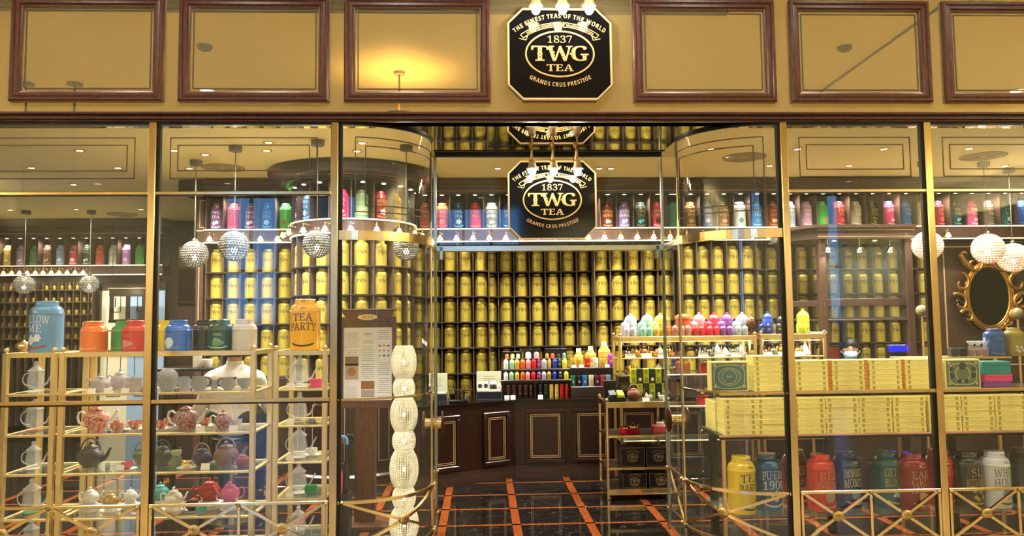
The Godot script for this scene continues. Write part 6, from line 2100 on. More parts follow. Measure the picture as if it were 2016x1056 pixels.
# ------------------------------------------------------------------ right wall with the gilt mirror, cashier booth
func make_right_wall() -> void:
	var z := -3.72
	var x0 := X(1834, z, 600)
	var w := thing("wall_panelling", "brown wall panelling with a gilt border behind the gilt mirror", "panelling", Vector3(x0 + 1.2, 0, z))
	part(w, "board", box(Vector3(2.4, 2.385, 0.06), 0.004), M.panel_wood)
	var g := MB.new()
	var l := X(1862, z + 0.04, 600) - x0 - 1.2
	for e in [0.98, 2.33]:
		g.box(Vector3(l + 0.75, e, 0.034), Vector3(1.5, 0.014, 0.012))
	for e in [l, l + 1.5]:
		g.box(Vector3(e, 1.655, 0.034), Vector3(0.014, 1.36, 0.012))
	part(w, "gilt_border", g.done(), M.gilt_line)
	var c := W(1945, 584, z + 0.07)
	var o := thing("wall_mirror", "oval wall mirror in a carved gilt frame of scrolls and leaves", "mirror", c)
	var rx := (X(1984, z + 0.07, 584) - X(1905, z + 0.07, 584)) * 0.5
	var ry := (W(1945, 527, z + 0.07).y - W(1945, 641, z + 0.07).y) * 0.5
	var gl := MB.new()
	gl.lathe(V([0, 0, 1, 0]), 48, Vector3.ZERO)
	var gm := MB.new()
	gm.join(gl, Transform3D(Basis(Vector3(rx, 0, 0), Vector3(0, 0, 1), Vector3(0, ry, 0)), Vector3(0, 0, 0.006)))
	part(o, "looking_glass", gm.done(), M.mirror)
	for e in [[1.04, 0.018, 0.016], [1.12, 0.024, 0.012], [1.2, 0.014, 0.02]]:
		var m := MB.new()
		var p := PackedVector3Array()
		for i in 65:
			p.append(Vector3(cos(TAU * i / 64) * rx * e[0], sin(TAU * i / 64) * ry * e[0], e[2]))
		m.tube(p, e[1], 8, false)
		part(o, "frame_moulding", m.done(), M.gold)
	for s in [-1.0, 1.0]:   # scrolls and leaves round the oval
		for k in 4:
			var a := deg_to_rad([62.0, 25.0, -12.0, -38.0][k])
			var m := MB.new()
			var p := PackedVector3Array()
			var r := []
			var n := 22
			for i in n + 1:
				var u := float(i) / n
				var th := a + u * 5.2
				var rad: float = lerpf([0.13, 0.12, 0.12, 0.09][k], 0.025, u)
				var cc := Vector3(cos(a) * rx * [1.62, 1.58, 1.58, 1.5][k], sin(a) * ry * [1.3, 1.12, 1.1, 1.12][k], 0.03)
				p.append(cc + Vector3(cos(th + 1.2) * rad, sin(th + 1.2) * rad, 0.02 * u))
				r.append(lerpf(0.026, 0.013, u))
			for i in p.size():
				p[i].x *= s
			m.tube(p, r, 7)
			part(o, "scroll", m.done(), M.gold)
		for k in 7:
			var a := deg_to_rad(-8.0 - 11.0 * k)
			var b := Vector3(cos(a) * rx * 1.15, sin(a) * ry * 1.12, 0.015)
			var d := Vector3(cos(a + 0.75), sin(a + 0.75) * 0.6 + 0.12, 0)
			var m := MB.new()
			m.tube(PackedVector3Array([b, b + d * 0.07, b + d * 0.12 + Vector3(0.0, 0.02, 0.01), b + d * 0.15 + Vector3(-0.012, 0.045, 0.012)]), [0.02, 0.018, 0.012, 0.005], 7)
			var mm := MB.new()
			mm.join(m, Transform3D(Basis(Vector3(s, 0, 0), Vector3.UP, Vector3(0, 0, 1)), Vector3.ZERO))
			part(o, "leaf", mm.done(), M.gold)
		var hm := MB.new()
		hm.tube(PackedVector3Array([Vector3(s * rx * 0.75, ry * 0.95, 0.015), Vector3(s * rx * 1.15, ry * 1.2, 0.02), Vector3(s * rx * 1.35, ry * 1.45, 0.03), Vector3(s * rx * 1.2, ry * 1.56, 0.04), Vector3(s * rx * 1.08, ry * 1.48, 0.04)]), [0.035, 0.045, 0.035, 0.025, 0.015], 9)
		part(o, "crest_scroll", hm.done(), M.gold)
	var cr := MB.new()
	cr.ball(Vector3(0, ry * 1.22, 0.02), Vector3(0.07, 0.05, 0.03), 14, 8)
	for e in [-0.09, 0.09]:
		cr.ball(Vector3(e, ry * 1.26, 0.02), Vector3(0.05, 0.04, 0.025), 12, 7)
	part(o, "crest", cr.done(), M.gold)
	# cashier booth: a wood frame with a cornice, posts, glass panels and three spotlights
	var zb := -2.75
	var xl := X(1618, zb, 560)
	var xr := X(1788, zb, 560)
	var b := thing("cashier_booth", "dark wood cashier booth frame with a cornice and glass panels", "booth", Vector3((xl + xr) * 0.5, 0, zb))
	var hw := (xr - xl) * 0.5
	for e in [-hw, hw]:
		part(b, "post", box(Vector3(0.075, 2.325, 0.075), 0.006), M.panel_wood, Vector3(e, 0, 0))
	part(b, "post", box(Vector3(0.06, 2.325, 0.06), 0.006), M.panel_wood, Vector3(-hw - 0.2, 0, -0.4))
	for e in [1.65, 1.5]:
		part(b, "rail", box(Vector3(hw * 2, 0.075 if e > 1.6 else 0.018, 0.05), 0.004), M.panel_wood, Vector3(0, e, 0))
		part(b, "side_rail", box(Vector3(0.45, 0.06 if e > 1.6 else 0.018, 0.04), 0.004), M.panel_wood, Vector3(-hw - 0.1, e, -0.2), Vector3(0, -1.1, 0))
	var gp := MB.new()
	gp.quad(Vector3(-hw, 1.73, 0), Vector3(hw, 1.73, 0), Vector3(hw, 2.32, 0), Vector3(-hw, 2.32, 0), Vector3(0, 0, 1))
	gp.quad(Vector3(-hw, 1.52, 0), Vector3(hw, 1.52, 0), Vector3(hw, 1.648, 0), Vector3(-hw, 1.648, 0), Vector3(0, 0, 1))
	part(b, "glass_panel", gp.done(), M.pane)
	var flat := Transform3D(Basis(Vector3(1, 0, 0), Vector3(0, 0, 1), Vector3(0, 1, 0)), Vector3.ZERO)
	for e in [[2.325, 2.345, 0.02], [2.345, 2.42, 0.0], [2.42, 2.435, 0.035], [2.435, 2.465, 0.06]]:
		var k: float = e[2]
		var m := MB.new()
		m.prism(PackedVector2Array([Vector2(-hw - 0.05 - k, 0.06 + k), Vector2(hw + 0.02 + k * 0.4, 0.06 + k), Vector2(hw + 0.02 + k * 0.4, -0.5), Vector2(-hw - 0.32 - k, -0.5), Vector2(-hw - 0.32 - k, -0.3 + k)]), e[0], e[1], flat)
		part(b, "cornice", m.done(), M.panel_wood)
	var gi := MB.new()
	for e in [2.348, 2.416]:
		gi.box(Vector3(0, e, 0.064), Vector3(hw * 2 + 0.1, 0.005, 0.01))
	part(b, "gilt_line", gi.done(), M.gilt_line)
	for i in 3:
		var p := W([1630, 1692, 1752][i], 494, zb + 0.1)
		var s := thing("hanging_spotlight", "small steel spotlight hanging under the booth cornice, %s of three" % ORD[i], "spotlight", p)
		part(s, "rod", lathe(V([0, 0.03, 0.005, 0.03, 0.005, 2.324 - p.y, 0, 2.324 - p.y]), 8), M.steel)
		part(s, "head", lathe(V([0.03, -0.01, 0.034, -0.008, 0.028, 0.03, 0.012, 0.045, 0, 0.046]), 16), M.steel)
		part(s, "bulb", lathe(V([0, -0.016, 0.02, -0.012, 0.026, 0.0, 0, 0.01]), 14), M.pendant_bulb)
		spot("booth_light", p - Vector3(0, 0.02, 0), Vector3(0, -1, -0.15), 0.25, 60.0, WARM, 0.03)
	for i in 2:
		var p := W([1642, 1722][i], 471, zb - 0.1)
		var dl := thing("booth_downlight", "bright round lamp in the underside of the booth cornice, %s" % ["left", "right"][i], "downlight", Vector3(p.x, 2.318, zb - 0.1))
		little_downlight(dl, Vector3.ZERO)
	# desk, screens
	var dkk := thing("cashier_desk", "dark wood cashier desk behind the yellow boxes", "desk", Vector3((xl + xr) * 0.5, 0, -2.93))
	part(dkk, "carcase", box(Vector3(0.76, 1.02, 0.1), 0.005), M.counter_wood, Vector3(0, 0, 0.07))
	part(dkk, "worktop", box(Vector3(0.77, 0.03, 0.26), 0.005), M.black_wood, Vector3(0, 1.02, 0))
	var scr := thing("display_screen", "small dark screen glowing with an orange picture on the cashier desk", "screen", Vector3(X(1640, -2.95, 690), 1.0505, -2.95))
	part(scr, "casing", box(Vector3(0.14, 0.2, 0.02), 0.004), M.black)
	part(scr, "screen", box(Vector3(0.12, 0.17, 0.002)), M.screen_orange, Vector3(0, 0.014, 0.0105))
	var pos := thing("till_display", "till display glowing deep blue on the cashier desk", "screen", Vector3(X(1763, -2.92, 690), 1.0505, -2.92))
	part(pos, "casing", box(Vector3(0.2, 0.2, 0.05), 0.006), M.black)
	part(pos, "screen", box(Vector3(0.17, 0.06, 0.002)), M.screen_blue, Vector3(0, 0.13, 0.0255))
	omni("till_display_light", Vector3(X(1763, -2.92, 690), 1.21, -2.88), 0.012, Color(0.1, 0.2, 1.0), 0.03)
	# ball-topped posts
	for e in [[1815, 612, "left of the gilt mirror"], [2003, 618, "right of the gilt mirror"]]:
		var p := W(e[0], e[1], -2.2)
		var s := thing("globe_lamp", "small unlit globe on a thin brass stem %s" % e[2], "lamp", Vector3(p.x, 0, -2.2))
		part(s, "stem", lathe(V([0, 0, 0.1, 0, 0.1, 0.012, 0.012, 0.03, 0.01, p.y - 0.05, 0.018, p.y - 0.045, 0, p.y - 0.04]), 18), M.brass_satin)
		var bm := MB.new()
		bm.ball(Vector3(0, p.y, 0), Vector3.ONE * 0.055, 20, 12)
		part(s, "globe", bm.done(), M.amber_globe)

# ------------------------------------------------------------------ left window: brass showcases and their wares
func scale_pattern(called: String, a: Color, b: Color, cells: int) -> StandardMaterial3D:   # fish-scale net painted on porcelain
	var n := 128
	var im := Image.create(n, n, false, Image.FORMAT_RGB8)
	for y in n:
		for x in n:
			var u := fmod(float(x) / n * 4.0 + (0.5 if int(float(y) / n * 8.0) % 2 else 0.0), 1.0)
			var w := fmod(float(y) / n * 8.0, 1.0)
			var d := Vector2((u - 0.5) * 1.0, (w - 0.1) * 0.55).length()
			im.set_pixel(x, y, b if d > 0.36 and d < 0.5 or d < 0.14 else a)
	var m := mat(called, Color.WHITE, 0.12)
	m.albedo_texture = ImageTexture.create_from_image(im)
	m.uv1_scale = Vector3(cells, cells * 0.45, 1)
	return m

func imari(called: String, seed_: int, a: Color, b: Color, c: Color) -> StandardMaterial3D:   # painted floral porcelain
	var m := mat(called, Color.WHITE, 0.12)
	tri_tex(m, noise_tex(0.03, [[0.0, a], [0.36, a], [0.4, c], [0.47, c], [0.5, b], [0.6, b], [0.63, c], [1.0, a]], 256, seed_, FastNoiseLite.TYPE_CELLULAR), Vector3(4.5, 4.5, 4.5), false)
	return m

func make_left_display() -> void:
	var z0 := -0.2
	var z1 := -0.62
	var lv := [[1.37, 0.03, 0], [1.11, 0.014, 0], [0.855, 0.014, 0], [0.611, 0.014, 0], [0.333, 0.014, 0], [0.1, 0.02, 0]]
	etagere("brass_showcase", "narrow brass showcase at the far left holding clear glass pots", "showcase", -3.03, -2.7, z0, z1, lv, 1.37, M.brass_pale, 0.032)
	etagere("brass_showcase", "wide brass showcase of porcelain teapots in the left window", "showcase", -2.68, -1.45, z0, z1, lv, 1.37, M.brass_pale, 0.034)
	etagere("brass_showcase", "narrow brass showcase under the tall yellow tin", "showcase", -1.337, -0.997, z0, z1, [[1.365, 0.03, 0], [1.12, 0.012, 0], [0.89, 0.012, 0], [0.66, 0.012, 0], [0.43, 0.012, 0], [0.16, 0.02, 0]], 1.365, M.brass_pale, 0.03)
	var x := func(px: float, z: float) -> float: return W(px, 760, z).x
	# big tins on top
	var tins := [
		[88, 0.1, 0.333, false, "tall pale blue tin with white lettering and a red ribbon on the far left showcase", "6098cc", "dce4ec", ["FOLLOW", "ME"], 4, "e4e4e8", -0.27, -0.36],
		[182, 0.081, 0.198, true, "short orange tin on the wide showcase", "ec7a2c", "e8b48c", [], 0, "402818", -0.15, -0.36],
		[242, 0.078, 0.198, true, "short green tin half behind the red one", "2c9450", "4cac6c", [], 0, "ffffff", 0.0, -0.45],
		[265, 0.083, 0.2, true, "short red tin beside the left upright", "c8302c", "d87c70", ["TWG"], 3, "d88c80", -0.3, -0.33],
		[325, 0.078, 0.198, true, "short yellow tin half behind the blue one", "ecd420", "e8d860", [], 0, "ffffff", 0.0, -0.45],
		[349, 0.081, 0.2, true, "short cobalt blue tin right of the left upright", "1c64cc", "7c90b0", ["TWG"], 1, "b8d0e4", -0.4, -0.33],
		[400, 0.078, 0.2, true, "short black tin half behind the dark green one", "15181e", "3c4048", [], 0, "ffffff", 0.0, -0.46],
		[433, 0.082, 0.2, true, "short dark green tin with a pale crest and ribbon", "0c4438", "b8ccb8", ["TWG", "TEA"], 3, "4c8c5c", 0.05, -0.33],
		[480, 0.08, 0.202, true, "short plain white tin at the wide showcase's right end", "d0ccc4", "c4c0b8", [], 0, "ffffff", 0.0, -0.34],
		[600, 0.099, 0.335, false, "tall yellow tin with black lettering on the narrow showcase", "f0b414", "3c2c14", ["TEA", "PARTY"], 0, "8c7454", 0.05, -0.36],
	]
	for t in tins:
		var n := colour_tin(t[1], t[2], t[3], C(t[5]), C(t[6]), t[7], t[8], C(t[9]), "large_tea_tin", true)
		n.position = Vector3(x.call(t[0], t[11]), (1.3655 if t[0] == 600 else 1.3705), t[11])
		n.rotation.y = t[10]
		tag(n, t[4], "tea tin", "large tins on the left showcases")
	var gb := thing("lidded_dish", "small gold lidded dish left of the pale blue tin", "dish", Vector3(x.call(44, -0.5), 1.3705, -0.5))
	part(gb, "bowl", lathe(V([0, 0, 0.03, 0, 0.05, 0.02, 0.055, 0.035, 0, 0.035]), 22), M.brass_satin)
	part(gb, "lid", lathe(V([0.057, 0.035, 0.05, 0.05, 0.02, 0.062, 0.012, 0.07, 0, 0.076]), 20), M.brass_satin)
	# glass pots
	var acc := [M.porcelain, M.amber_red, M.porcelain, M.green_glass, M.black]
	for i in 5:
		glass_pot("clear glass coffee pot in the far left showcase, %s shelf from the top" % ORD[i], Vector3(x.call(70, -0.4), [1.1105, 0.8555, 0.6115, 0.3335, 0.1005][i], -0.4), [0.2, 0.21, 0.18, 0.22, 0.19][i], acc[i], i)
	var acc2 := [M.porcelain, M.brass, M.porcelain, M.porcelain, M.steel]
	for i in 5:
		glass_pot("clear ribbed coffee pot under the tall yellow tin, %s shelf from the top" % ORD[i], Vector3(x.call(590, -0.38), [1.1205, 0.8905, 0.6605, 0.4305, 0.1605][i], -0.38), [0.225, 0.2, 0.21, 0.2, 0.19][i], acc2[i], i)
		if i < 4:
			price_card(Vector3(x.call(572, -0.27), [1.1205, 0.8905, 0.6605, 0.4305][i], -0.27), "white price card under the tall yellow tin, %s shelf from the top" % ORD[i], 0.05, 0.032)
	single("pink_ribbon", "folded pink ribbon beside the glass pot on the narrow showcase", "ribbon", box(Vector3(0.075, 0.055, 0.03), 0.006), M.hot_pink, Vector3(x.call(622, -0.34), 1.1205, -0.34), 0.3)
	single("green_ribbon", "folded green ribbon low in the narrow showcase", "ribbon", box(Vector3(0.08, 0.06, 0.03), 0.01), M.green_glass, Vector3(x.call(614, -0.34), 0.4305, -0.34), 0.2)
	cup("white cup on its saucer beside the glass pot in the narrow showcase", 0.036, M.porcelain, Vector3(x.call(615, -0.42), 0.6605, -0.42), M.porcelain)
	# first shelf: netted porcelain
	var net := scale_pattern("blue_net", Color(0.82, 0.84, 0.9), Color(0.16, 0.22, 0.38), 6)
	var grey_net := scale_pattern("grey_net", Color(0.86, 0.84, 0.86), Color(0.6, 0.58, 0.64), 6)
	var y := 1.1105
	teapot("round white teapot with faint grey scales, leftmost on the top glass shelf", 0.056, grey_net, Vector3(x.call(196, -0.36), y, -0.36), {"turn": 0.2})
	teapot("taller grey-scaled teapot behind the first on the top glass shelf", 0.058, grey_net, Vector3(x.call(236, -0.46), y, -0.46), {"tall": 1.15})
	jug("grey-scaled milk jug left of the upright on the top glass shelf", 0.05, grey_net, Vector3(x.call(264, -0.34), y, -0.34), PI)
	var gj := thing("ginger_jar", "large blue netted ginger jar right of the upright", "jar", Vector3(x.call(330, -0.36), y, -0.36))
	part(gj, "body", lathe(scaled(V([0, 0, 0.6, 0, 0.62, 0.04, 0.88, 0.25, 1.0, 0.55, 0.92, 0.8, 0.7, 0.93, 0.5, 1.0, 0, 1.0]), 0.066, 0.135), 28), net)
	jug("blue netted jug behind the ginger jar", 0.046, net, Vector3(x.call(364, -0.5), y, -0.5), 0.0, M.navy)
	jug("blue netted cream jug in the middle of the top glass shelf", 0.052, net, Vector3(x.call(392, -0.34), y, -0.34), PI, M.navy)
	cup("blue netted straight cup behind the small jugs", 0.04, net, Vector3(x.call(422, -0.48), y, -0.48))
	jug("blue netted small jug with a navy handle, rightmost of the jugs", 0.046, net, Vector3(x.call(449, -0.34), y, -0.34), 0.0, M.navy)
	cup("blue netted bowl at the right end of the top glass shelf", 0.05, net, Vector3(x.call(482, -0.46), y, -0.46), null, 0.0, false)
	for e in [[180, "left"], [212, "middle"], [246, "right"]]:
		price_card(Vector3(x.call(e[0], -0.26), y, -0.265), "white price card on the top glass shelf, %s of three left of the upright" % e[1], 0.05, 0.026)
	# second shelf: imari
	y = 0.8555
	var im1 := imari("imari_red", 4, Color(0.72, 0.12, 0.12), Color(0.9, 0.86, 0.82), Color(0.78, 0.5, 0.36))
	var im2 := imari("imari_blue", 8, Color(0.5, 0.1, 0.1), Color(0.1, 0.1, 0.3), Color(0.85, 0.74, 0.66))
	var wh := {"handlem": M.porcelain, "spoutm": M.porcelain}
	teapot("large red and white flowered teapot with a white handle, left on the second shelf", 0.082, im1, Vector3(x.call(192, -0.42), y, -0.42), wh)
	cup("red flowered cup standing before the large red teapot", 0.043, im1, Vector3(x.call(197, -0.28), y, -0.28), null, 0.0, false)
	teapot("small white and red teapot between the red cups", 0.042, im1, Vector3(x.call(233, -0.34), y, -0.34), wh)
	cup("red flowered cup on a saucer left of the upright", 0.045, im1, Vector3(x.call(268, -0.36), y, -0.36), M.porcelain)
	cup("dark red cup just right of the upright on the second shelf", 0.043, im1, Vector3(x.call(319, -0.36), y, -0.36), M.porcelain)
	cup("dark red cup behind the blue and red teapot", 0.042, im2, Vector3(x.call(338, -0.5), y, -0.5), M.porcelain)
	teapot("large blue and red flowered teapot with a white spout on the second shelf", 0.08, im2, Vector3(x.call(368, -0.42), y, -0.42), wh)
	cup("blue and red cup before the large blue and red teapot", 0.04, im2, Vector3(x.call(375, -0.27), y, -0.27), null, 0.0, false)
	cup("red cup on a saucer between the blue and red teapots", 0.042, im1, Vector3(x.call(405, -0.46), y, -0.46), M.porcelain)
	teapot("smaller blue and red teapot at the right of the second shelf", 0.056, im2, Vector3(x.call(440, -0.42), y, -0.42), wh)
	cup("blue and red cup before the smaller teapot", 0.037, im2, Vector3(x.call(441, -0.27), y, -0.27), null, 0.0, false)
	cup("pale flowered mug at the right end of the second shelf", 0.04, grey_net, Vector3(x.call(466, -0.44), y, -0.44))
	for e in [[396, "left"], [461, "right"]]:
		price_card(Vector3(x.call(e[0], -0.255), y, -0.255), "white price card on the second shelf, %s of two" % e[1], 0.055, 0.034)
	# third shelf: clay and iron
	y = 0.6115
	teapot("large grey iron teapot with a hoop handle, left on the third shelf", 0.08, M.iron, Vector3(x.call(182, -0.44), y, -0.44), {"hoop": true})
	cup("pink cup on a white saucer with a card", 0.036, M.rose, Vector3(x.call(254, -0.3), y, -0.3), M.porcelain, 0.0, false)
	teapot("grey green teapot with a hoop handle behind the pink cup", 0.062, M.celadon, Vector3(x.call(283, -0.5), y, -0.5), {"hoop": true})
	teapot("slate grey teapot just right of the upright on the third shelf", 0.07, M.iron, Vector3(x.call(322, -0.46), y, -0.46), {"hoop": true})
	cup("pale green beaker standing on another", 0.033, M.celadon_pale, Vector3(x.call(350, -0.4), y + 0.062, -0.4), null, 0.0, false)
	single("beaker", "pale green beaker turned over under its twin", "cup", lathe(V([0, 0, 0.04, 0, 0.041, 0.005, 0.03, 0.062, 0, 0.062]), 24), M.celadon, Vector3(x.call(350, -0.4), y, -0.4))
	cup("gilt cup on a cream saucer on the third shelf", 0.036, M.brass, Vector3(x.call(370, -0.3), y, -0.3), M.porcelain, 0.0, false)
	teapot("blue clay teapot with a tall cane hoop on the third shelf", 0.062, M.blue_clay, Vector3(x.call(400, -0.42), y, -0.42), {"hoop": true, "handlem": M.cane})
	teapot("sand coloured clay teapot with a cane hoop on the third shelf", 0.08, M.sand_clay, Vector3(x.call(447, -0.4), y, -0.4), {"hoop": true, "handlem": M.cane, "tall": 0.95})
	teapot("dusky red small teapot at the right end of the third shelf", 0.045, M.rose_clay, Vector3(x.call(480, -0.34), y, -0.34), {})
	for e in [[240, "beside the pink cup"], [407, "before the blue clay teapot"]]:
		price_card(Vector3(x.call(e[0], -0.26), y, -0.26), "white price card on the third shelf %s" % e[1], 0.055, 0.04)
	# fourth shelf
	y = 0.3335
	for e in [[184, 0.05, M.porcelain, "white and gold", -0.4, 0.0], [224, 0.046, M.cream_gold, "cream and gold", -0.3, 0.0], [262, 0.042, M.porcelain, "small white", -0.44, 0.3], [320, 0.056, M.aqua, "turquoise", -0.46, 0.0], [346, 0.055, M.porcelain, "plain white", -0.3, 0.0], [416, 0.07, M.red_glaze, "glossy red", -0.42, 0.4], [456, 0.062, M.pink_glaze, "glossy pink", -0.38, PI]]:
		teapot("%s teapot on the fourth shelf behind the brass grille" % e[3], e[1], e[2], Vector3(x.call(e[0], e[4]), y + 0.05, e[4]), {"turn": e[5]})
		single("plate", "plate under the %s teapot on the fourth shelf" % e[3], "plate", lathe(V([0, 0, e[1] * 1.0, 0, e[1] * 1.05, 0.01, e[1] * 1.5, 0.03, e[1] * 1.45, 0.032, e[1] * 0.9, 0.014, e[1] * 0.85, 0.05, 0, 0.05]), 28), M.porcelain, Vector3(x.call(e[0], e[4]), y, e[4]))
	cup("terracotta cup at the left end of the fourth shelf's row", 0.036, M.clay, Vector3(x.call(284, -0.3), y, -0.3), M.porcelain)
	cup("dark blue cup between the white and red teapots", 0.042, M.navy, Vector3(x.call(382, -0.34), y, -0.34), M.porcelain)
	cup("mint green cup under the red teapot", 0.034, M.aqua, Vector3(x.call(400, -0.25), y, -0.25), null, 0.0, false)

# ------------------------------------------------------------------ left room, far wall, partition
func make_left_room() -> void:
	var z := -6.5
	var px := func(p: float) -> float: return W(p, 600, z).x
	# low shelves of small canisters
	var xs := [10, 23.5, 38, 53.5, 68.5, 89, 104.5, 119.5, 135, 150, 164.5, 179.5]
	var rows := [[563, 0], [586.5, 1], [611, 2], [634.5, 3], [658, 4], [681, 5]]
	var o := thing("shelf_bay", "distant dark shelving with small gold canisters in the left room", "shelving", Vector3((px.call(-8) + px.call(189)) * 0.5, 0, z))
	var w: float = px.call(189) - px.call(-8)
	var ox: float = o.position.x
	part(o, "back_panel", box(Vector3(w, 2.1, 0.02)), M.cubby, Vector3(0, 0, -0.13))
	var ys := []
	for r in rows:
		ys.append(W(100, r[0] + 8.5, z).y)
		part(o, "shelf", box(Vector3(w, 0.016, 0.24)), M.divider, Vector3(0, ys[-1] - 0.016, 0))
	for i in 14:
		var q: float = (px.call(2.5 + 14.9 * i) - ox) if i < 13 else w * 0.5
		part(o, "divider", box(Vector3(0.014, 2.05, 0.22)), M.divider, Vector3(q, 0.1, 0))
	cache["mini"] = lathe(scaled(V([0, 0, 0.95, 0, 1, 0.02, 1, 0.5, 0.9, 0.58, 0.4, 0.62, 0.3, 0.7, 0.42, 0.8, 0.4, 0.92, 0.15, 1.0, 0, 1.0]), 0.034, 0.105), 12)
	for r in 6:
		for i in 12:
			single("small_canister", "small gold canister, %s shelf down, %s from left, in the left room" % [ORD[r], ORD[i]], "canister", cache["mini"], M.tin_bright, Vector3(px.call(xs[i] + 1.5), ys[r] + 0.0003, z + 0.02), 0.0, "small canisters in the left room")
	# upper shelf
	var cols := []
	for i in 12:
		cols.append(-11.5 + 26.0 * i)
	var bells := [5, 20, 36, 51, 66, 82, 97, 113, 128, 144, 159, 175]
	var c: Array = cols.map(func(p): return px.call(p))
	var u := thing("upper_shelf", "distant dark wood upper shelf of coloured tins in the left room", "shelving", Vector3(px.call(150), 0, z))
	var ux: float = u.position.x
	var uw := 2.54
	var lv := W(100, 524, z).y
	var lo := W(100, 544, z).y
	part(u, "back_panel", box(Vector3(uw, SHOP_H - lo, 0.02)), M.cubby, Vector3(0, lo, -0.13))
	part(u, "valance", box(Vector3(uw, lv - lo - 0.02, 0.02), 0.002), M.panel_wood, Vector3(0, lo + 0.01, 0.1))
	part(u, "shelf", box(Vector3(uw, 0.014, 0.24)), M.dark_wood, Vector3(0, lv - 0.014, 0))
	part(u, "bright_strip", box(Vector3(uw, 0.013, 0.012)), M.strip_glow, Vector3(0, lv - 0.013, 0.126))  # distant gold trim, lamplight on it put in as glow
	part(u, "bright_strip", box(Vector3(uw, 0.013, 0.012)), M.strip_glow, Vector3(0, lo, 0.126))  # its lower twin, glowing the same way
	var top := W(100, 470, z).y
	for e in [[top, 0.05, 0.02], [top + 0.06, 0.08, 0.04], [top + 0.15, SHOP_H - top - 0.151, 0.05]]:
		part(u, "cornice", box(Vector3(uw, e[1], 0.24 + e[2]), 0.003), M.dark_wood, Vector3(0, e[0], 0.0))
	part(u, "gilt_line", box(Vector3(uw, 0.006, 0.008)), M.gilt_line, Vector3(0, top + 0.055, 0.14))
	for i in 13:
		part(u, "divider", box(Vector3(0.012, top - lv, 0.22)), M.divider, Vector3(px.call(-24.5 + 26.0 * i) - ux, lv, 0))
	for q in c:
		little_downlight(u, Vector3(q - ux, top - 0.006, 0.06))
	for i in 4:
		spot("shelf_light", Vector3(c[i * 3 + 1], top - 0.03, z + 0.1), Vector3(0, -1, -0.1), 0.25, 75.0, WARM, 0.03)
	var b := W(100, 541, z).y
	for i in bells.size():
		valance_bell(Vector3(px.call(bells[i]), b, z + 0.18), "distant gilt bell lamp on the left room's valance, %s from the left" % ORD[i], i % 3 == 1, 0.0, 0.08)
	var list := [["sand yellow", "b49a48", "d8c890", 3], ["pale lilac", "a890b4", "e0d4e0", 4], ["moss green", "44704c", "648c68", 0], ["cocoa brown", "6c4c40", "a08878", 4], ["powder blue", "7c98b8", "b8c8d8", 2], ["rose red", "cc4060", "f0c8c8", 1], ["black green", "2c3a30", "a8b0a0", 4], ["brick", "b05038", "c87850", 0], ["silver white", "b0b0a8", "e8e8e0", 0], ["lilac", "9c6ca4", "c0a0c4", 1], ["leaf green", "3c9c40", "2c7434", 1]]
	for i in 11:
		var t: Array = list[i]
		var n := colour_tin(0.073, 0.3, false, C(t[1]), C(t[2]), ["TEA"], t[3], C(t[2]))
		n.position = Vector3(px.call(14.5 + 26.0 * i), lv + 0.0005, z)
		tag(n, "%s tea tin on the distant upper shelf of the left room" % t[0], "tea tin", "coloured tins on the upper shelves")
	# boards painted with a mirror's reflection, right of the shelves
	for e in [[197, 251, "cream", M.cream_reflection], [251, 322, "pale blue", M.blue_reflection]]:
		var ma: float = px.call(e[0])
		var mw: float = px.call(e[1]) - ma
		var mp := thing("reflection_board", "%s board painted as a mirror reflection with thin rectangles beside the distant shelving" % e[2], "panelling", Vector3(ma + mw * 0.5, 0, z - 0.06))
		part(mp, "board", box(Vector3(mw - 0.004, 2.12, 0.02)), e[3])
		var gg := MB.new()
		for k in [[0.12, 1.72, 2.0], [0.2, 1.79, 1.93], [0.1, 0.5, 1.45]]:
			for q in [k[1], k[2]]:
				gg.box(Vector3(0, q, 0.012), Vector3(mw - 2 * k[0], 0.008, 0.008))
			for q in [-mw * 0.5 + k[0], mw * 0.5 - k[0]]:
				gg.box(Vector3(q, (k[1] + k[2]) * 0.5, 0.012), Vector3(0.008, k[2] - k[1], 0.008))
		part(mp, "reflected_line", gg.done(), M.etch)
		part(mp, "head_rail", box(Vector3(mw, 0.1, 0.05), 0.004), M.dark_wood, Vector3(0, 2.06, 0.02))
	part(u, "end_stile", box(Vector3(0.05, 2.05, 0.06), 0.004), M.dark_wood, Vector3(px.call(194) - ux, 0, -0.02))
	var wf := thing("wood_frame", "small dark wood frame with two openings hanging before the painted reflection boards", "frame", Vector3(W(252, 600, z + 0.2).x, W(252, 636, z + 0.2).y, z + 0.2))
	var fw: float = W(284, 600, z + 0.2).x - W(220, 600, z + 0.2).x
	var fh: float = W(252, 569, z + 0.2).y - W(252, 636, z + 0.2).y
	for e in [-0.5, 0.0, 0.5]:
		part(wf, "stile", box(Vector3(0.05, fh, 0.04), 0.003), M.dark_wood, Vector3(fw * e, 0, 0))
	part(wf, "head", box(Vector3(fw + 0.06, 0.11, 0.05), 0.003), M.dark_wood, Vector3(0, fh - 0.11, 0))
	part(wf, "sill", box(Vector3(fw + 0.06, 0.05, 0.05), 0.003), M.dark_wood, Vector3(0, 0, 0))
	part(wf, "gilt_line", box(Vector3(fw + 0.1, 0.012, 0.06), 0.002), M.gilt_line, Vector3(0, fh, 0))
	for e in [-0.5, 0.5]:
		part(wf, "hanger", lathe(V([0, 0, 0.004, 0, 0.004, SHOP_H - wf.position.y - fh, 0, SHOP_H - wf.position.y - fh]), 6), M.black, Vector3(fw * e, fh, 0))
	# far wall behind both, and the partition left of the left bay
	slab("wall_back", Vector3(-8, 0, -6.9), Vector3(W(400, 600, -6.7).x, SHOP_H, -6.7), M.panel_wood)
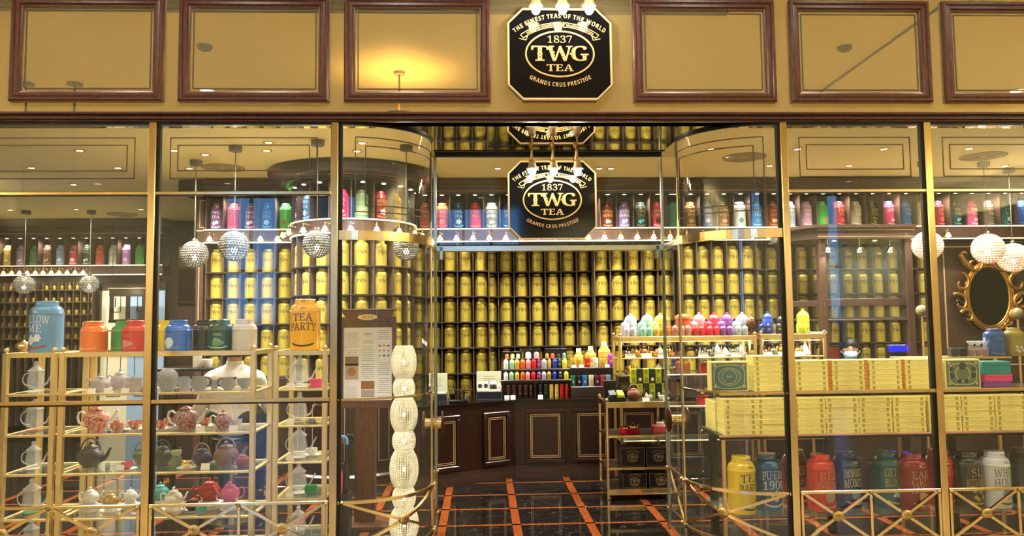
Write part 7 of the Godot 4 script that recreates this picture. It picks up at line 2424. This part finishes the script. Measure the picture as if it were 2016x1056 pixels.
	var pa := W(384.5, 600, -3.45).x
	var pb := W(410, 600, -3.62).x
	slab("wall_left", Vector3(pa, 0, -6.7), Vector3(pa + 0.1, SHOP_H, -3.72), M.panel_wood)
	var pt := slab("wall_left", Vector3(pa, 0, -3.72), Vector3(pb, 2.93, -3.45), M.panel_wood)
	for e in [[390.0, 405.0, 2.57, 2.86], [390.0, 405.0, 1.1, 2.32]]:
		var g := MB.new()
		var a := W(e[0], 600, -3.44).x
		var d := W(e[1], 600, -3.44).x
		for q in [e[2], e[3]]:
			g.box(Vector3((a + d) * 0.5, q, -3.447), Vector3(d - a, 0.007, 0.006))
		for q in [a, d]:
			g.box(Vector3(q, (e[2] + e[3]) * 0.5, -3.447), Vector3(0.007, e[3] - e[2], 0.006))
		part(pt, "gilt_line", g.done(), M.gilt_line)
	for e in [[2.38, 0.02], [2.53, 0.014]]:
		part(pt, "bright_strip", box(Vector3(pb - pa, 0.012, 0.012)), M.pale_gold, Vector3((pa + pb) * 0.5, e[0], -3.445))  # pale gold trim; gives no light
	part(pt, "cornice", box(Vector3(pb - pa + 0.22, 0.14, 0.4), 0.01), M.dark_wood, Vector3((pa + pb) * 0.5 - 0.06, 2.93, -3.56))
	var mi := thing("wall_mirror", "tall narrow mirror on the dark far wall left of the gold tins", "mirror", Vector3(W(366, 600, -6.66).x, W(366, 596, -6.66).y, -6.66))
	var mh: float = W(366, 485, -6.66).y - W(366, 596, -6.66).y
	part(mi, "looking_glass", box(Vector3(0.26, mh, 0.01)), M.mirror)
	for e in [-0.5, 0.5]:
		part(mi, "frame", box(Vector3(0.025, mh + 0.02, 0.024), 0.003), M.bronze, Vector3(0.265 * e, -0.01, 0.004))
	for e in [-0.012, mh - 0.012]:
		part(mi, "frame", box(Vector3(0.28, 0.024, 0.024), 0.003), M.bronze, Vector3(0, e, 0.004))

# ------------------------------------------------------------------ things just inside the left bent glass
func make_left_floor() -> void:
	# crystal lamp column
	var at := Vector3(-0.548, 0, -0.62)
	var o := thing("crystal_column_lamp", "tall column lamp of seven beaded crystal drums behind the bent glass", "floor lamp", at)
	part(o, "base", lathe(V([0, 0, 0.09, 0, 0.09, 0.012, 0.02, 0.03, 0.012, 0.045, 0, 0.045]), 24), M.steel)
	part(o, "stem", lathe(V([0, 0.045, 0.008, 0.045, 0.008, 1.37, 0, 1.37]), 8), M.steel)
	var seg := [[0.045, 0.255, 0.096], [0.255, 0.405, 0.076], [0.405, 0.645, 0.094], [0.645, 0.79, 0.076], [0.79, 1.005, 0.09], [1.005, 1.15, 0.072], [1.15, 1.372, 0.083]]
	for s in seg:
		var h: float = s[1] - s[0] - 0.006
		var m := MB.new()
		var one := MB.new()
		one.ball(Vector3.ZERO, Vector3(0.0076, 0.0062, 0.0076), 5, 3)
		var n := 34
		for i in n:
			var a := TAU * i / n
			var k := int(h / 0.0108)
			for j in k + 1:
				var u := float(j) / k
				var r: float = s[2] * (0.56 + 0.44 * pow(sin(clampf(u, 0.02, 0.98) * PI), 0.46))
				m.join(one, Transform3D(Basis(), Vector3(sin(a) * r, s[0] + 0.003 + u * h, cos(a) * r)))
		stuff(part(o, "bead_strands", m.done(), M.lit_crystal))
		var d := part(o, "drum", lathe(V([0, s[0] + 0.001, s[2] * 0.6, s[0] + 0.001, s[2] * 0.6, s[0] + 0.005, 0, s[0] + 0.005]), 24), M.steel)
		part(d, "bulb", lathe(V([0, -0.02, 0.01, -0.016, 0.014, 0.0, 0.01, 0.014, 0.0, 0.018]), 12), M.pendant_bulb, Vector3(0, (s[0] + s[1]) * 0.5, 0.0))
		omni("column_lamp_light", at + Vector3(0, (s[0] + s[1]) * 0.5, 0.0), 0.06, Color(1, 0.96, 0.88), 0.02)
	# menu stand
	var t := thing("menu_stand", "wooden menu stand with a printed menu sheet behind the bent glass", "menu stand", Vector3(-0.876, 0, -1.15))
	part(t, "backboard", box(Vector3(0.43, 0.68, 0.03), 0.004), M.stand_wood, Vector3(0, 0.9, 0))
	for e in [-0.2, 0.2]:
		part(t, "stile", box(Vector3(0.03, 0.64, 0.02), 0.004), M.stand_wood, Vector3(e, 0.9, 0.022))
	part(t, "bottom_rail", box(Vector3(0.43, 0.05, 0.03), 0.004), M.stand_wood, Vector3(0, 0.89, 0.022))
	var pd := MB.new()
	pd.prism(PackedVector2Array([Vector2(-0.15, 1.535), Vector2(0.15, 1.535), Vector2(0.16, 1.57), Vector2(0.19, 1.61), Vector2(0.2, 1.63), Vector2(-0.2, 1.63), Vector2(-0.19, 1.61), Vector2(-0.16, 1.57)]), -0.02, 0.035)
	part(t, "pediment", pd.done(), M.stand_wood)
	part(t, "top_board", box(Vector3(0.44, 0.012, 0.08), 0.003), M.stand_wood, Vector3(0, 1.63, 0.005))
	var np := MB.new()
	np.lathe(V([0, 0, 1, 0, 1, 0.004, 0, 0.004]), 28)
	var npm := MB.new()
	npm.join(np, Transform3D(Basis(Vector3(0.075, 0, 0), Vector3(0, 0, 1), Vector3(0, -0.022, 0)), Vector3(0, 1.58, 0.036)))
	var pl := part(t, "name_plate", npm.done(), M.brass_satin)
	var mt := MB.new()
	put_text(mt, glyphs("MENU", serif, 0.02, 4.0)[0], func(p): return p + Vector3(0, 1.57, 0.0405), func(_p): return Vector3(0, 0, 1))
	part(pl, "lettering", mt.done(), M.etch)
	var pg := part(t, "menu_sheet", box(Vector3(0.37, 0.555, 0.002)), M.paper, Vector3(0, 0.945, 0.017))
	var tx := MB.new()
	for cidx in 3:
		for i in 34:
			var y := 0.53 - 0.0152 * i
			if cidx == 0 and y > 0.12 and y < 0.34 or cidx == 1 and (y < 0.15 and y > 0.03 or y > 0.46) or cidx == 2 and y > 0.3 and y < 0.44:
				continue
			if (i * 7 + cidx * 5) % 9 == 0:
				continue
			tx.box(Vector3(-0.122 + 0.122 * cidx, y, 0.0015), Vector3(0.07 + 0.035 * fmod(i * 0.37 + cidx * 0.2, 1.0), 0.0028, 0.0006))
	put_text(tx, glyphs("TWG", serif, 0.018, 4.0)[0], func(p): return p + Vector3(0.0, 0.497, 0.0018), func(_p): return Vector3(0, 0, 1))
	put_text(tx, glyphs("TEA", serif, 0.008, 4.0)[0], func(p): return p + Vector3(0.0, 0.482, 0.0018), func(_p): return Vector3(0, 0, 1))
	part(pg, "printed_text", tx.done(), M.grey)
	for e in [[-0.122, 0.295, 0.1, 0.07, "7a6248"], [-0.122, 0.19, 0.1, 0.12, "a89890"], [0.0, 0.115, 0.1, 0.062, "80583c"], [0.0, 0.055, 0.1, 0.055, "9c94a0"]]:
		part(pg, "printed_picture", box(Vector3(e[2], e[3], 0.001)), ink(C(e[4])), Vector3(e[0], e[1] - 0.03, 0.0012))
	part(pg, "printed_dish", lathe(V([0, 0, 0.033, 0, 0.033, 0.001, 0, 0.001]), 20), ink(C("9c6c48")), Vector3(-0.122, 0.22, 0.002), Vector3(PI / 2, 0, 0))
	for i in 9:
		var mk := MB.new()
		mk.ball(Vector3.ZERO, Vector3(0.011, 0.008, 0.001), 12, 4)
		part(pg, "printed_macaron", mk.done(), ink(C(["b84c50", "c87870", "4c4c58", "b0b088", "b87c60", "8c9098", "98ac94", "484c54", "78706c"][i])), Vector3(0.09 + 0.033 * (i % 3), 0.415 - 0.038 * (i / 3), 0.0018))
	part(t, "pedestal", box(Vector3(0.16, 0.86, 0.06), 0.006), M.stand_wood, Vector3(-0.02, 0.04, -0.01))
	part(t, "foot", box(Vector3(0.42, 0.04, 0.3), 0.008), M.stand_wood, Vector3(0, 0, 0))
	# umbrella stand
	var us := thing("umbrella_stand", "square black umbrella stand beside the brass upright", "umbrella stand", Vector3(-1.035, 0, -0.86))
	for e in [[-0.07, 0, 0.012, 0.15], [0.07, 0, 0.012, 0.15], [0, -0.07, 0.15, 0.012], [0, 0.07, 0.15, 0.012]]:
		part(us, "side", box(Vector3(e[2], 0.32, e[3]), 0.003), M.black, Vector3(e[0], 0, e[1]))
	part(us, "bottom", box(Vector3(0.13, 0.01, 0.13)), M.black)
	for e in [[-0.035, "black umbrella with a brown cane crook in the black stand", M.black, M.cane_dark, -0.02], [0.0, "pink frilled umbrella with a sky blue crook in the black stand", M.hot_pink, M.sky_blue, 0.03], [0.04, "black umbrella with a black crook in the black stand", M.black, M.black, -0.03]]:
		var u := thing("umbrella", e[1], "umbrella", Vector3(-1.035 + e[0], 0.0105, -0.86 + e[4]))
		part(u, "canopy", lathe(V([0, 0, 0.006, 0, 0.012, 0.08, 0.024, 0.3, 0.028, 0.45, 0.018, 0.48, 0.012, 0.52, 0, 0.52]), 12), e[2])
		var hk := MB.new()
		var p := PackedVector3Array([Vector3(0, 0.5, 0), Vector3(0, 0.66, 0)])
		for i in 9:
			var a := PI * i / 8
			p.append(Vector3(0.028 - cos(a) * 0.028, 0.68 + sin(a) * 0.03, 0))
		p.append(Vector3(0.056, 0.655, 0))
		hk.tube(p, 0.011, 8)
		part(u, "crook", hk.done(), e[3])
	# low table with cards behind the wide showcase
	var tb := thing("side_table", "dark side table behind the wide showcase", "table", Vector3(X(380, -1.95), 0, -1.95))
	part(tb, "top", box(Vector3(0.5, 0.03, 0.34), 0.006), M.black_wood, Vector3(0, 1.14, 0))
	for e in [[-0.21, -0.13], [0.21, -0.13], [-0.21, 0.13], [0.21, 0.13]]:
		part(tb, "leg", box(Vector3(0.04, 1.14, 0.04), 0.004), M.black_wood, Vector3(e[0], 0, e[1]))
	single("table_card", "white tilted card standing on the dark side table", "card", box(Vector3(0.075, 0.1, 0.006)), M.white, Vector3(X(388, -1.9), 1.1705, -1.9), 0.3)
	single("sugar_bowl", "white bowl standing on the dark side table", "bowl", lathe(V([0, 0, 0.03, 0, 0.042, 0.03, 0.044, 0.065, 0.04, 0.068, 0.036, 0.03, 0, 0.01]), 20), M.porcelain, Vector3(X(408, -1.9), 1.1705, -1.9))

# ------------------------------------------------------------------ people
func field(bones: Array, cell: float, k := 0.03) -> MB:   # tapered capsules joined by a smooth minimum, meshed as surface nets
	var lo := Vector3.ONE * 1e9
	var hi := -lo
	for b in bones:
		for e in [0, 1]:
			var r: float = b[2 + e] + 3.0 * cell + k
			lo = lo.min(b[e] - Vector3.ONE * r)
			hi = hi.max(b[e] + Vector3.ONE * r)
	var n := Vector3i(((hi - lo) / cell).ceil()) + Vector3i.ONE
	var d := PackedFloat32Array()
	d.resize(n.x * n.y * n.z)
	d.fill(1.0)
	for b in bones:
		var p: Vector3 = b[0]
		var q: Vector3 = b[1]
		var ra: float = b[2]
		var rb: float = b[3]
		var m := maxf(ra, rb) + 2.0 * cell + k
		var a0 := Vector3i(((p.min(q) - Vector3.ONE * m - lo) / cell).floor()).clamp(Vector3i.ZERO, n - Vector3i.ONE)
		var a1 := Vector3i(((p.max(q) + Vector3.ONE * m - lo) / cell).ceil()).clamp(Vector3i.ZERO, n - Vector3i.ONE)
		var s := q - p
		var l := maxf(s.length_squared(), 1e-9)
		for z in range(a0.z, a1.z + 1):
			for y in range(a0.y, a1.y + 1):
				var row := (z * n.y + y) * n.x
				for x in range(a0.x, a1.x + 1):
					var w := lo + Vector3(x, y, z) * cell
					var t := clampf((w - p).dot(s) / l, 0.0, 1.0)
					var f := w.distance_to(p + s * t) - lerpf(ra, rb, t)
					var g := d[row + x]
					var h := maxf(k - absf(f - g), 0.0) / k
					d[row + x] = minf(f, g) - h * h * k * 0.25
	var mb := MB.new()
	var id := {}
	for z in n.z - 1:
		for y in n.y - 1:
			for x in n.x - 1:
				var c := []
				var neg := 0
				for i in 8:
					var v := d[((z + (i >> 2)) * n.y + y + ((i >> 1) & 1)) * n.x + x + (i & 1)]
					c.append(v)
					if v < 0.0:
						neg += 1
				if neg == 0 or neg == 8:
					continue
				var sum := Vector3.ZERO
				var cnt := 0
				for i in 8:
					for ax in 3:
						if i & (1 << ax):
							continue
						var j := i | (1 << ax)
						if (c[i] < 0.0) != (c[j] < 0.0):
							var o := Vector3(i & 1, (i >> 1) & 1, i >> 2)
							o[ax] = c[i] / (c[i] - c[j])
							sum += o
							cnt += 1
				var gr := Vector3(c[1] + c[3] + c[5] + c[7] - c[0] - c[2] - c[4] - c[6], c[2] + c[3] + c[6] + c[7] - c[0] - c[1] - c[4] - c[5], c[4] + c[5] + c[6] + c[7] - c[0] - c[1] - c[2] - c[3])
				id[Vector3i(x, y, z)] = mb.add(lo + (Vector3(x, y, z) + sum / cnt) * cell, gr.normalized())
	for key in id:
		var base: int = (key.z * n.y + key.y) * n.x + key.x
		for ax in 3:
			var u := Vector3i.ZERO
			var w := Vector3i.ZERO
			u[(ax + 1) % 3] = 1
			w[(ax + 2) % 3] = 1
			var step: int = [1, n.x, n.x * n.y][ax]
			if base + step >= d.size() or (d[base] < 0.0) == (d[base + step] < 0.0):
				continue
			var e := [key, key - u, key - u - w, key - w]
			if e.all(func(q): return id.has(q)):
				mb.tri(id[e[0]], id[e[1]], id[e[2]])
				mb.tri(id[e[0]], id[e[2]], id[e[3]])
	return mb

func hand_bones(wrist: Vector3, fwd: Vector3, side: Vector3, s: float) -> Array:   # a palm, four bent fingers and a thumb; s = +1 thumb on +side
	var dn := fwd.cross(side).normalized()
	var b := [[wrist, wrist + fwd * 0.05, 0.024, 0.03], [wrist + fwd * 0.05 - side * 0.02, wrist + fwd * 0.075 - side * 0.02, 0.018, 0.014], [wrist + fwd * 0.05 + side * 0.02, wrist + fwd * 0.075 + side * 0.02, 0.018, 0.014]]
	for i in 4:
		var o := side * (0.03 - 0.02 * i) * s
		var l: float = [0.034, 0.039, 0.036, 0.028][i]
		var p0 := wrist + fwd * 0.08 + o
		var p1 := p0 + fwd * l + dn * 0.006
		var p2 := p1 + fwd * l * 0.5 + dn * 0.02
		b.append([p0, p1, 0.0095, 0.0085])
		b.append([p1, p2, 0.0085, 0.007])
	var t0 := wrist + fwd * 0.025 + side * 0.026 * s
	var t1 := t0 + (fwd * 0.6 + side * 0.8 * s).normalized() * 0.04
	b.append([t0, t1, 0.013, 0.0105])
	b.append([t1, t1 + fwd * 0.028, 0.0105, 0.008])
	return b

func seated_person(label: String, at: Vector3, turn: float, seat: float, top: Material, legs: Material, hair: Material, mask: bool, lean: float, tall: float) -> void:
	var o := thing("person", label, "person", at, turn)
	# own axes: faces +z; seat height at the hips
	var hip := Vector3(0, seat + 0.1, 0)
	var chest := Vector3(0, seat + 0.42 * tall, 0.02 + lean * 0.6)
	var neck := Vector3(0, seat + 0.56 * tall, 0.02 + lean)
	var head := neck + Vector3(0, 0.155, 0.025 + lean * 0.3)
	var skin := MB.new()
	var hb := [[head + Vector3(0, 0.03, -0.015), head + Vector3(0, 0.02, 0.0), 0.088, 0.085], [head + Vector3(0, -0.045, 0.028), head + Vector3(0, -0.08, 0.045), 0.058, 0.04], [head + Vector3(0, 0.045, 0.06), head + Vector3(0, 0.02, 0.068), 0.03, 0.03], [head + Vector3(0, 0.0, 0.086), head + Vector3(0, -0.03, 0.1), 0.009, 0.014], [head + Vector3(-0.03, -0.03, 0.062), head + Vector3(0.03, -0.03, 0.062), 0.028, 0.028], [head + Vector3(-0.018, -0.068, 0.078), head + Vector3(0.018, -0.068, 0.078), 0.009, 0.009]]
	for s in [-1, 1]:
		hb.append([head + Vector3(s * 0.088, 0.012, -0.01), head + Vector3(s * 0.09, -0.022, -0.002), 0.014, 0.01])
	skin.join(field(hb, 0.006, 0.02), Transform3D())
	var nb := [[neck + Vector3(0, -0.04, -0.005), head + Vector3(0, -0.05, -0.012), 0.055, 0.052]]
	skin.join(field(nb, 0.012, 0.02), Transform3D())
	var wrists := []
	for s in [-1, 1]:
		var wr := Vector3(s * 0.16, seat + 0.2, 0.36 + lean)
		wrists.append(wr)
		skin.join(field(hand_bones(wr, Vector3(-s * 0.3, -0.1, 1).normalized(), Vector3(1, 0, s * 0.3).normalized(), -s), 0.005, 0.008), Transform3D())
	part(o, "body", skin.done(), M.skin)
	var sb := [[hip, chest, 0.13, 0.128], [hip + Vector3(-0.07, 0, 0), chest + Vector3(-0.09, -0.02, 0), 0.1, 0.1], [hip + Vector3(0.07, 0, 0), chest + Vector3(0.09, -0.02, 0), 0.1, 0.1], [chest + Vector3(-0.11, 0.02, 0), chest + Vector3(0.11, 0.02, 0), 0.075, 0.075], [chest + Vector3(-0.14, 0.03, 0), neck + Vector3(-0.02, -0.035, 0), 0.06, 0.055], [chest + Vector3(0.14, 0.03, 0), neck + Vector3(0.02, -0.035, 0), 0.06, 0.055]]
	for i in 2:
		var s: float = [-1.0, 1.0][i]
		var sh := chest + Vector3(s * 0.178, 0.012, 0)
		var el := Vector3(s * 0.27, seat + 0.2, 0.08 + lean * 0.6)
		sb.append([sh, el, 0.066, 0.05])
		sb.append([el, wrists[i], 0.05, 0.035])
	part(o, "shirt", field(sb, 0.016, 0.05).done(), top)
	var cl := MB.new()
	cl.lathe(V([0.066, -0.03, 0.07, 0.0, 0.064, 0.022, 0.058, 0.022, 0.06, -0.03]), 24, neck + Vector3(0, 0.01, 0))
	part(o, "collar", cl.done(), top)
	var lb := [[hip + Vector3(-0.08, 0.02, 0), hip + Vector3(0.08, 0.02, 0), 0.118, 0.118]]
	for s in [-1.0, 1.0]:
		var kn := Vector3(s * 0.13, seat + 0.07, 0.42)
		lb.append([hip + Vector3(s * 0.09, -0.01, 0.02), kn, 0.095, 0.065])
		lb.append([kn, Vector3(s * 0.13, 0.12, 0.4), 0.062, 0.045])
	part(o, "trousers", field(lb, 0.018, 0.05).done(), legs)
	for s in [-1.0, 1.0]:
		part(o, "shoe", field([[Vector3(s * 0.13, 0.05, 0.39), Vector3(s * 0.135, 0.035, 0.52), 0.045, 0.034], [Vector3(s * 0.13, 0.09, 0.39), Vector3(s * 0.13, 0.12, 0.39), 0.045, 0.048]], 0.014, 0.03).done(), M.black)
	var hm := field([[head + Vector3(0, 0.045, -0.03), head + Vector3(0, 0.04, -0.005), 0.094, 0.09], [head + Vector3(0, 0.085, 0.035), head + Vector3(0, 0.07, 0.045), 0.05, 0.046], [head + Vector3(-0.07, 0.0, -0.035), head + Vector3(0.07, 0.0, -0.035), 0.048, 0.048], [head + Vector3(-0.04, -0.05, -0.06), head + Vector3(0.04, -0.05, -0.06), 0.042, 0.042]], 0.008, 0.03)
	part(o, "hair", hm.done(), hair)
	for s in [-1.0, 1.0]:
		var ey2 := MB.new()
		ey2.ball(head + Vector3(s * 0.032, 0.006, 0.083), Vector3(0.0125, 0.0052, 0.008), 12, 8)
		var e := part(o, "eye", ey2.done(), M.white)
		var ir := MB.new()
		ir.ball(head + Vector3(s * 0.032, 0.004, 0.0885), Vector3(0.0064, 0.0064, 0.004), 10, 6)
		part(e, "iris", ir.done(), M.black)
		var br := MB.new()
		br.tube(PackedVector3Array([head + Vector3(s * 0.016, 0.034, 0.093), head + Vector3(s * 0.034, 0.036, 0.089), head + Vector3(s * 0.052, 0.027, 0.079)]), 0.004, 6)
		part(o, "eyebrow", br.done(), hair)
	if mask:
		var mk := field([[head + Vector3(-0.035, -0.04, 0.062), head + Vector3(0.035, -0.04, 0.062), 0.036, 0.036], [head + Vector3(-0.025, -0.075, 0.055), head + Vector3(0.025, -0.075, 0.055), 0.031, 0.031], [head + Vector3(0, -0.025, 0.085), head + Vector3(0, -0.055, 0.09), 0.024, 0.03]], 0.007, 0.03)
		var mo := part(o, "face_mask", mk.done(), M.mask_blue)
		for s in [-1.0, 1.0]:
			var st := MB.new()
			st.tube(PackedVector3Array([head + Vector3(s * 0.07, -0.04, 0.06), head + Vector3(s * 0.092, -0.01, 0.02), head + Vector3(s * 0.1, 0.015, -0.012)]), 0.0025, 5)
			part(mo, "ear_loop", st.done(), M.white)

func stool(label: String, at: Vector3, h: float) -> void:
	var o := thing("stool", label, "stool", at)
	part(o, "seat", lathe(V([0, h - 0.05, 0.15, h - 0.05, 0.165, h - 0.035, 0.165, h - 0.012, 0.15, h, 0, h]), 24), M.black)
	part(o, "column", lathe(V([0, 0.02, 0.025, 0.02, 0.025, h - 0.05, 0, h - 0.05]), 12), M.steel)
	part(o, "base", lathe(V([0, 0, 0.2, 0, 0.2, 0.012, 0.03, 0.03, 0, 0.03]), 28), M.steel)

func make_people() -> void:
	var p := W(459, 760, -1.42)
	seated_person("person in a white shirt seated with the back to the window behind the wide showcase", Vector3(p.x, 0, -1.42), PI + 0.1, 0.66, M.shirt_white, M.black, M.hair_brown, false, 0.03, 0.98)
	stool("round black stool under the person in the white shirt", Vector3(p.x, 0, -1.42), 0.66)
	var q := W(1675, 690, -3.36)
	seated_person("person with dark hair and a pale blue face mask behind the yellow boxes", Vector3(q.x, 0, -3.38), -0.42, 0.5, M.black, M.black, M.hair_black, true, 0.04, 0.94)
	stool("round black stool under the person in the face mask", Vector3(q.x, 0, -3.38), 0.5)

# ------------------------------------------------------------------ the hall in front: what the glass and the fascia reflect
func make_hall() -> void:
	var a := mirrored(57, 168, MALL_H)
	var b := mirrored(144, 160, MALL_H)
	var c := (a + b) * 0.5
	c.z = (a.z + b.z) * 0.5
	var s := thing("exit_sign", "hanging exit sign box on two rods over the hall", "sign", Vector3(c.x, MALL_H - 1.5, c.z))
	part(s, "box", box(Vector3(0.66, 0.24, 0.06), 0.004), M.white)
	var sg := part(s, "green_panel", box(Vector3(0.22, 0.16, 0.004)), M.exit_green, Vector3(0.02, 0.04, -0.033))
	var fig := MB.new()
	fig.ball(Vector3(0.0, 0.125, -0.003), Vector3(0.013, 0.013, 0.002), 10, 6)
	for e in [[0.0, 0.11, -0.01, 0.07, 0.018], [-0.01, 0.07, 0.02, 0.05, 0.012], [0.02, 0.05, 0.015, 0.02, 0.012], [-0.01, 0.07, -0.03, 0.045, 0.012], [0.0, 0.105, 0.03, 0.085, 0.01], [0.0, 0.105, -0.03, 0.09, 0.01]]:
		fig.bar(Vector3(e[0], e[1], -0.003), Vector3(e[2], e[3], -0.003), e[4], 0.003)
	part(sg, "figure", fig.done(), M.white)
	var ar := MB.new()
	ar.bar(Vector3(-0.1, 0.12, -0.032), Vector3(-0.24, 0.12, -0.032), 0.02, 0.004)
	for e in [1, -1]:
		ar.bar(Vector3(-0.24, 0.12, -0.032), Vector3(-0.2, 0.12 + 0.045 * e, -0.032), 0.02, 0.004)
	part(s, "arrow", ar.done(), M.exit_green)
	for e in [-0.27, 0.27]:
		part(s, "rod", lathe(V([0, 0.24, 0.012, 0.24, 0.012, 1.5, 0, 1.5]), 8), M.etch, Vector3(e, 0, 0))
		part(s, "canopy", lathe(V([0, 1.47, 0.05, 1.47, 0.085, 1.475, 0.085, 1.499, 0, 1.499]), 18), M.etch, Vector3(e, 0, 0))
	for e in [[403, 90, "left"], [1663, 92, "right"]]:
		var p := mirrored(e[0], e[1], MALL_H)
		single("smoke_detector", "round dark smoke detector on the hall ceiling, %s" % e[2], "smoke detector", lathe(V([0, -0.05, 0.04, -0.05, 0.07, -0.03, 0.075, -0.001, 0, -0.001]), 20), M.dark_print, p)
	for e in [[408, 177, "left"], [2003, 177, "right"]]:
		var p := mirrored(e[0], e[1], MALL_H)
		var o := thing("ceiling_spotlight", "bright round recessed lamp in the hall ceiling, %s" % e[2], "downlight", p - Vector3(0, 0.02, 0))
		part(o, "ring", lathe(V([0.07, 0.01, 0.085, 0.0, 0.095, 0.006, 0.095, 0.018, 0.07, 0.018]), 24), M.white)
		part(o, "lamp", lathe(V([0, 0.008, 0.07, 0.008, 0.07, 0.016, 0, 0.016]), 20), M.downlight)
		spot("hall_spot", p - Vector3(0, 0.05, 0), Vector3(0, -1, 0), 2.0, 60.0, WARM, 0.08)
	var p := mirrored(786, 142, MALL_H)
	var u := thing("uplight_pendant", "bowl-shaped uplight pendant washing the hall ceiling with light", "pendant lamp", p)
	part(u, "canopy", lathe(V([0, -0.03, 0.06, -0.03, 0.065, -0.002, 0, -0.002]), 20), M.grey)
	part(u, "rod", lathe(V([0, -0.5, 0.011, -0.5, 0.011, -0.02, 0, -0.02]), 8), M.etch)
	part(u, "bowl", lathe(V([0, -0.62, 0.06, -0.61, 0.14, -0.56, 0.18, -0.48, 0.172, -0.48, 0.13, -0.545, 0.05, -0.59, 0, -0.6]), 28), M.bronze)
	part(u, "bulb", lathe(V([0, -0.56, 0.04, -0.55, 0.06, -0.53, 0.05, -0.5, 0, -0.49]), 18), M.bulb)
	spot("uplight", p - Vector3(0, 0.47, 0), Vector3(0, 1, 0.0), 1.5, 72.0, Color(1.0, 0.8, 0.5), 0.1)

func _ready() -> void:
	rng.seed = 11
	survey()
	make_world()
	make_materials()
	make_lights()
	make_shell()
	make_front()
	make_sign("black octagonal shop sign with gold lettering high on the cream fascia", Vector3(0.508, 3.232, 0.04))
	make_sign("black octagonal shop sign with gold lettering hanging in the entrance", Vector3(0.533, 2.44, -0.86))
	for i in 3:
		sign_lamp(W(1055 + i * 52.5, 13, 0.18), "brass bell lamp lighting the sign on the fascia, %s from the left" % ORD[i], "bell lamps over the upper sign")
		sign_lamp(W([1048, 1090, 1137][i], 333, -0.72), "brass bell lamp lighting the sign in the entrance, %s from the left" % ORD[i], "bell lamps over the lower sign")
	make_shelves()
	make_tower()
	make_ceiling_lights()
	make_counter()
	make_trolley()
	make_stands()
	make_right_display()
	make_right_wall()
	make_left_display()
	make_left_room()
	make_left_floor()
	make_people()
	make_hall()
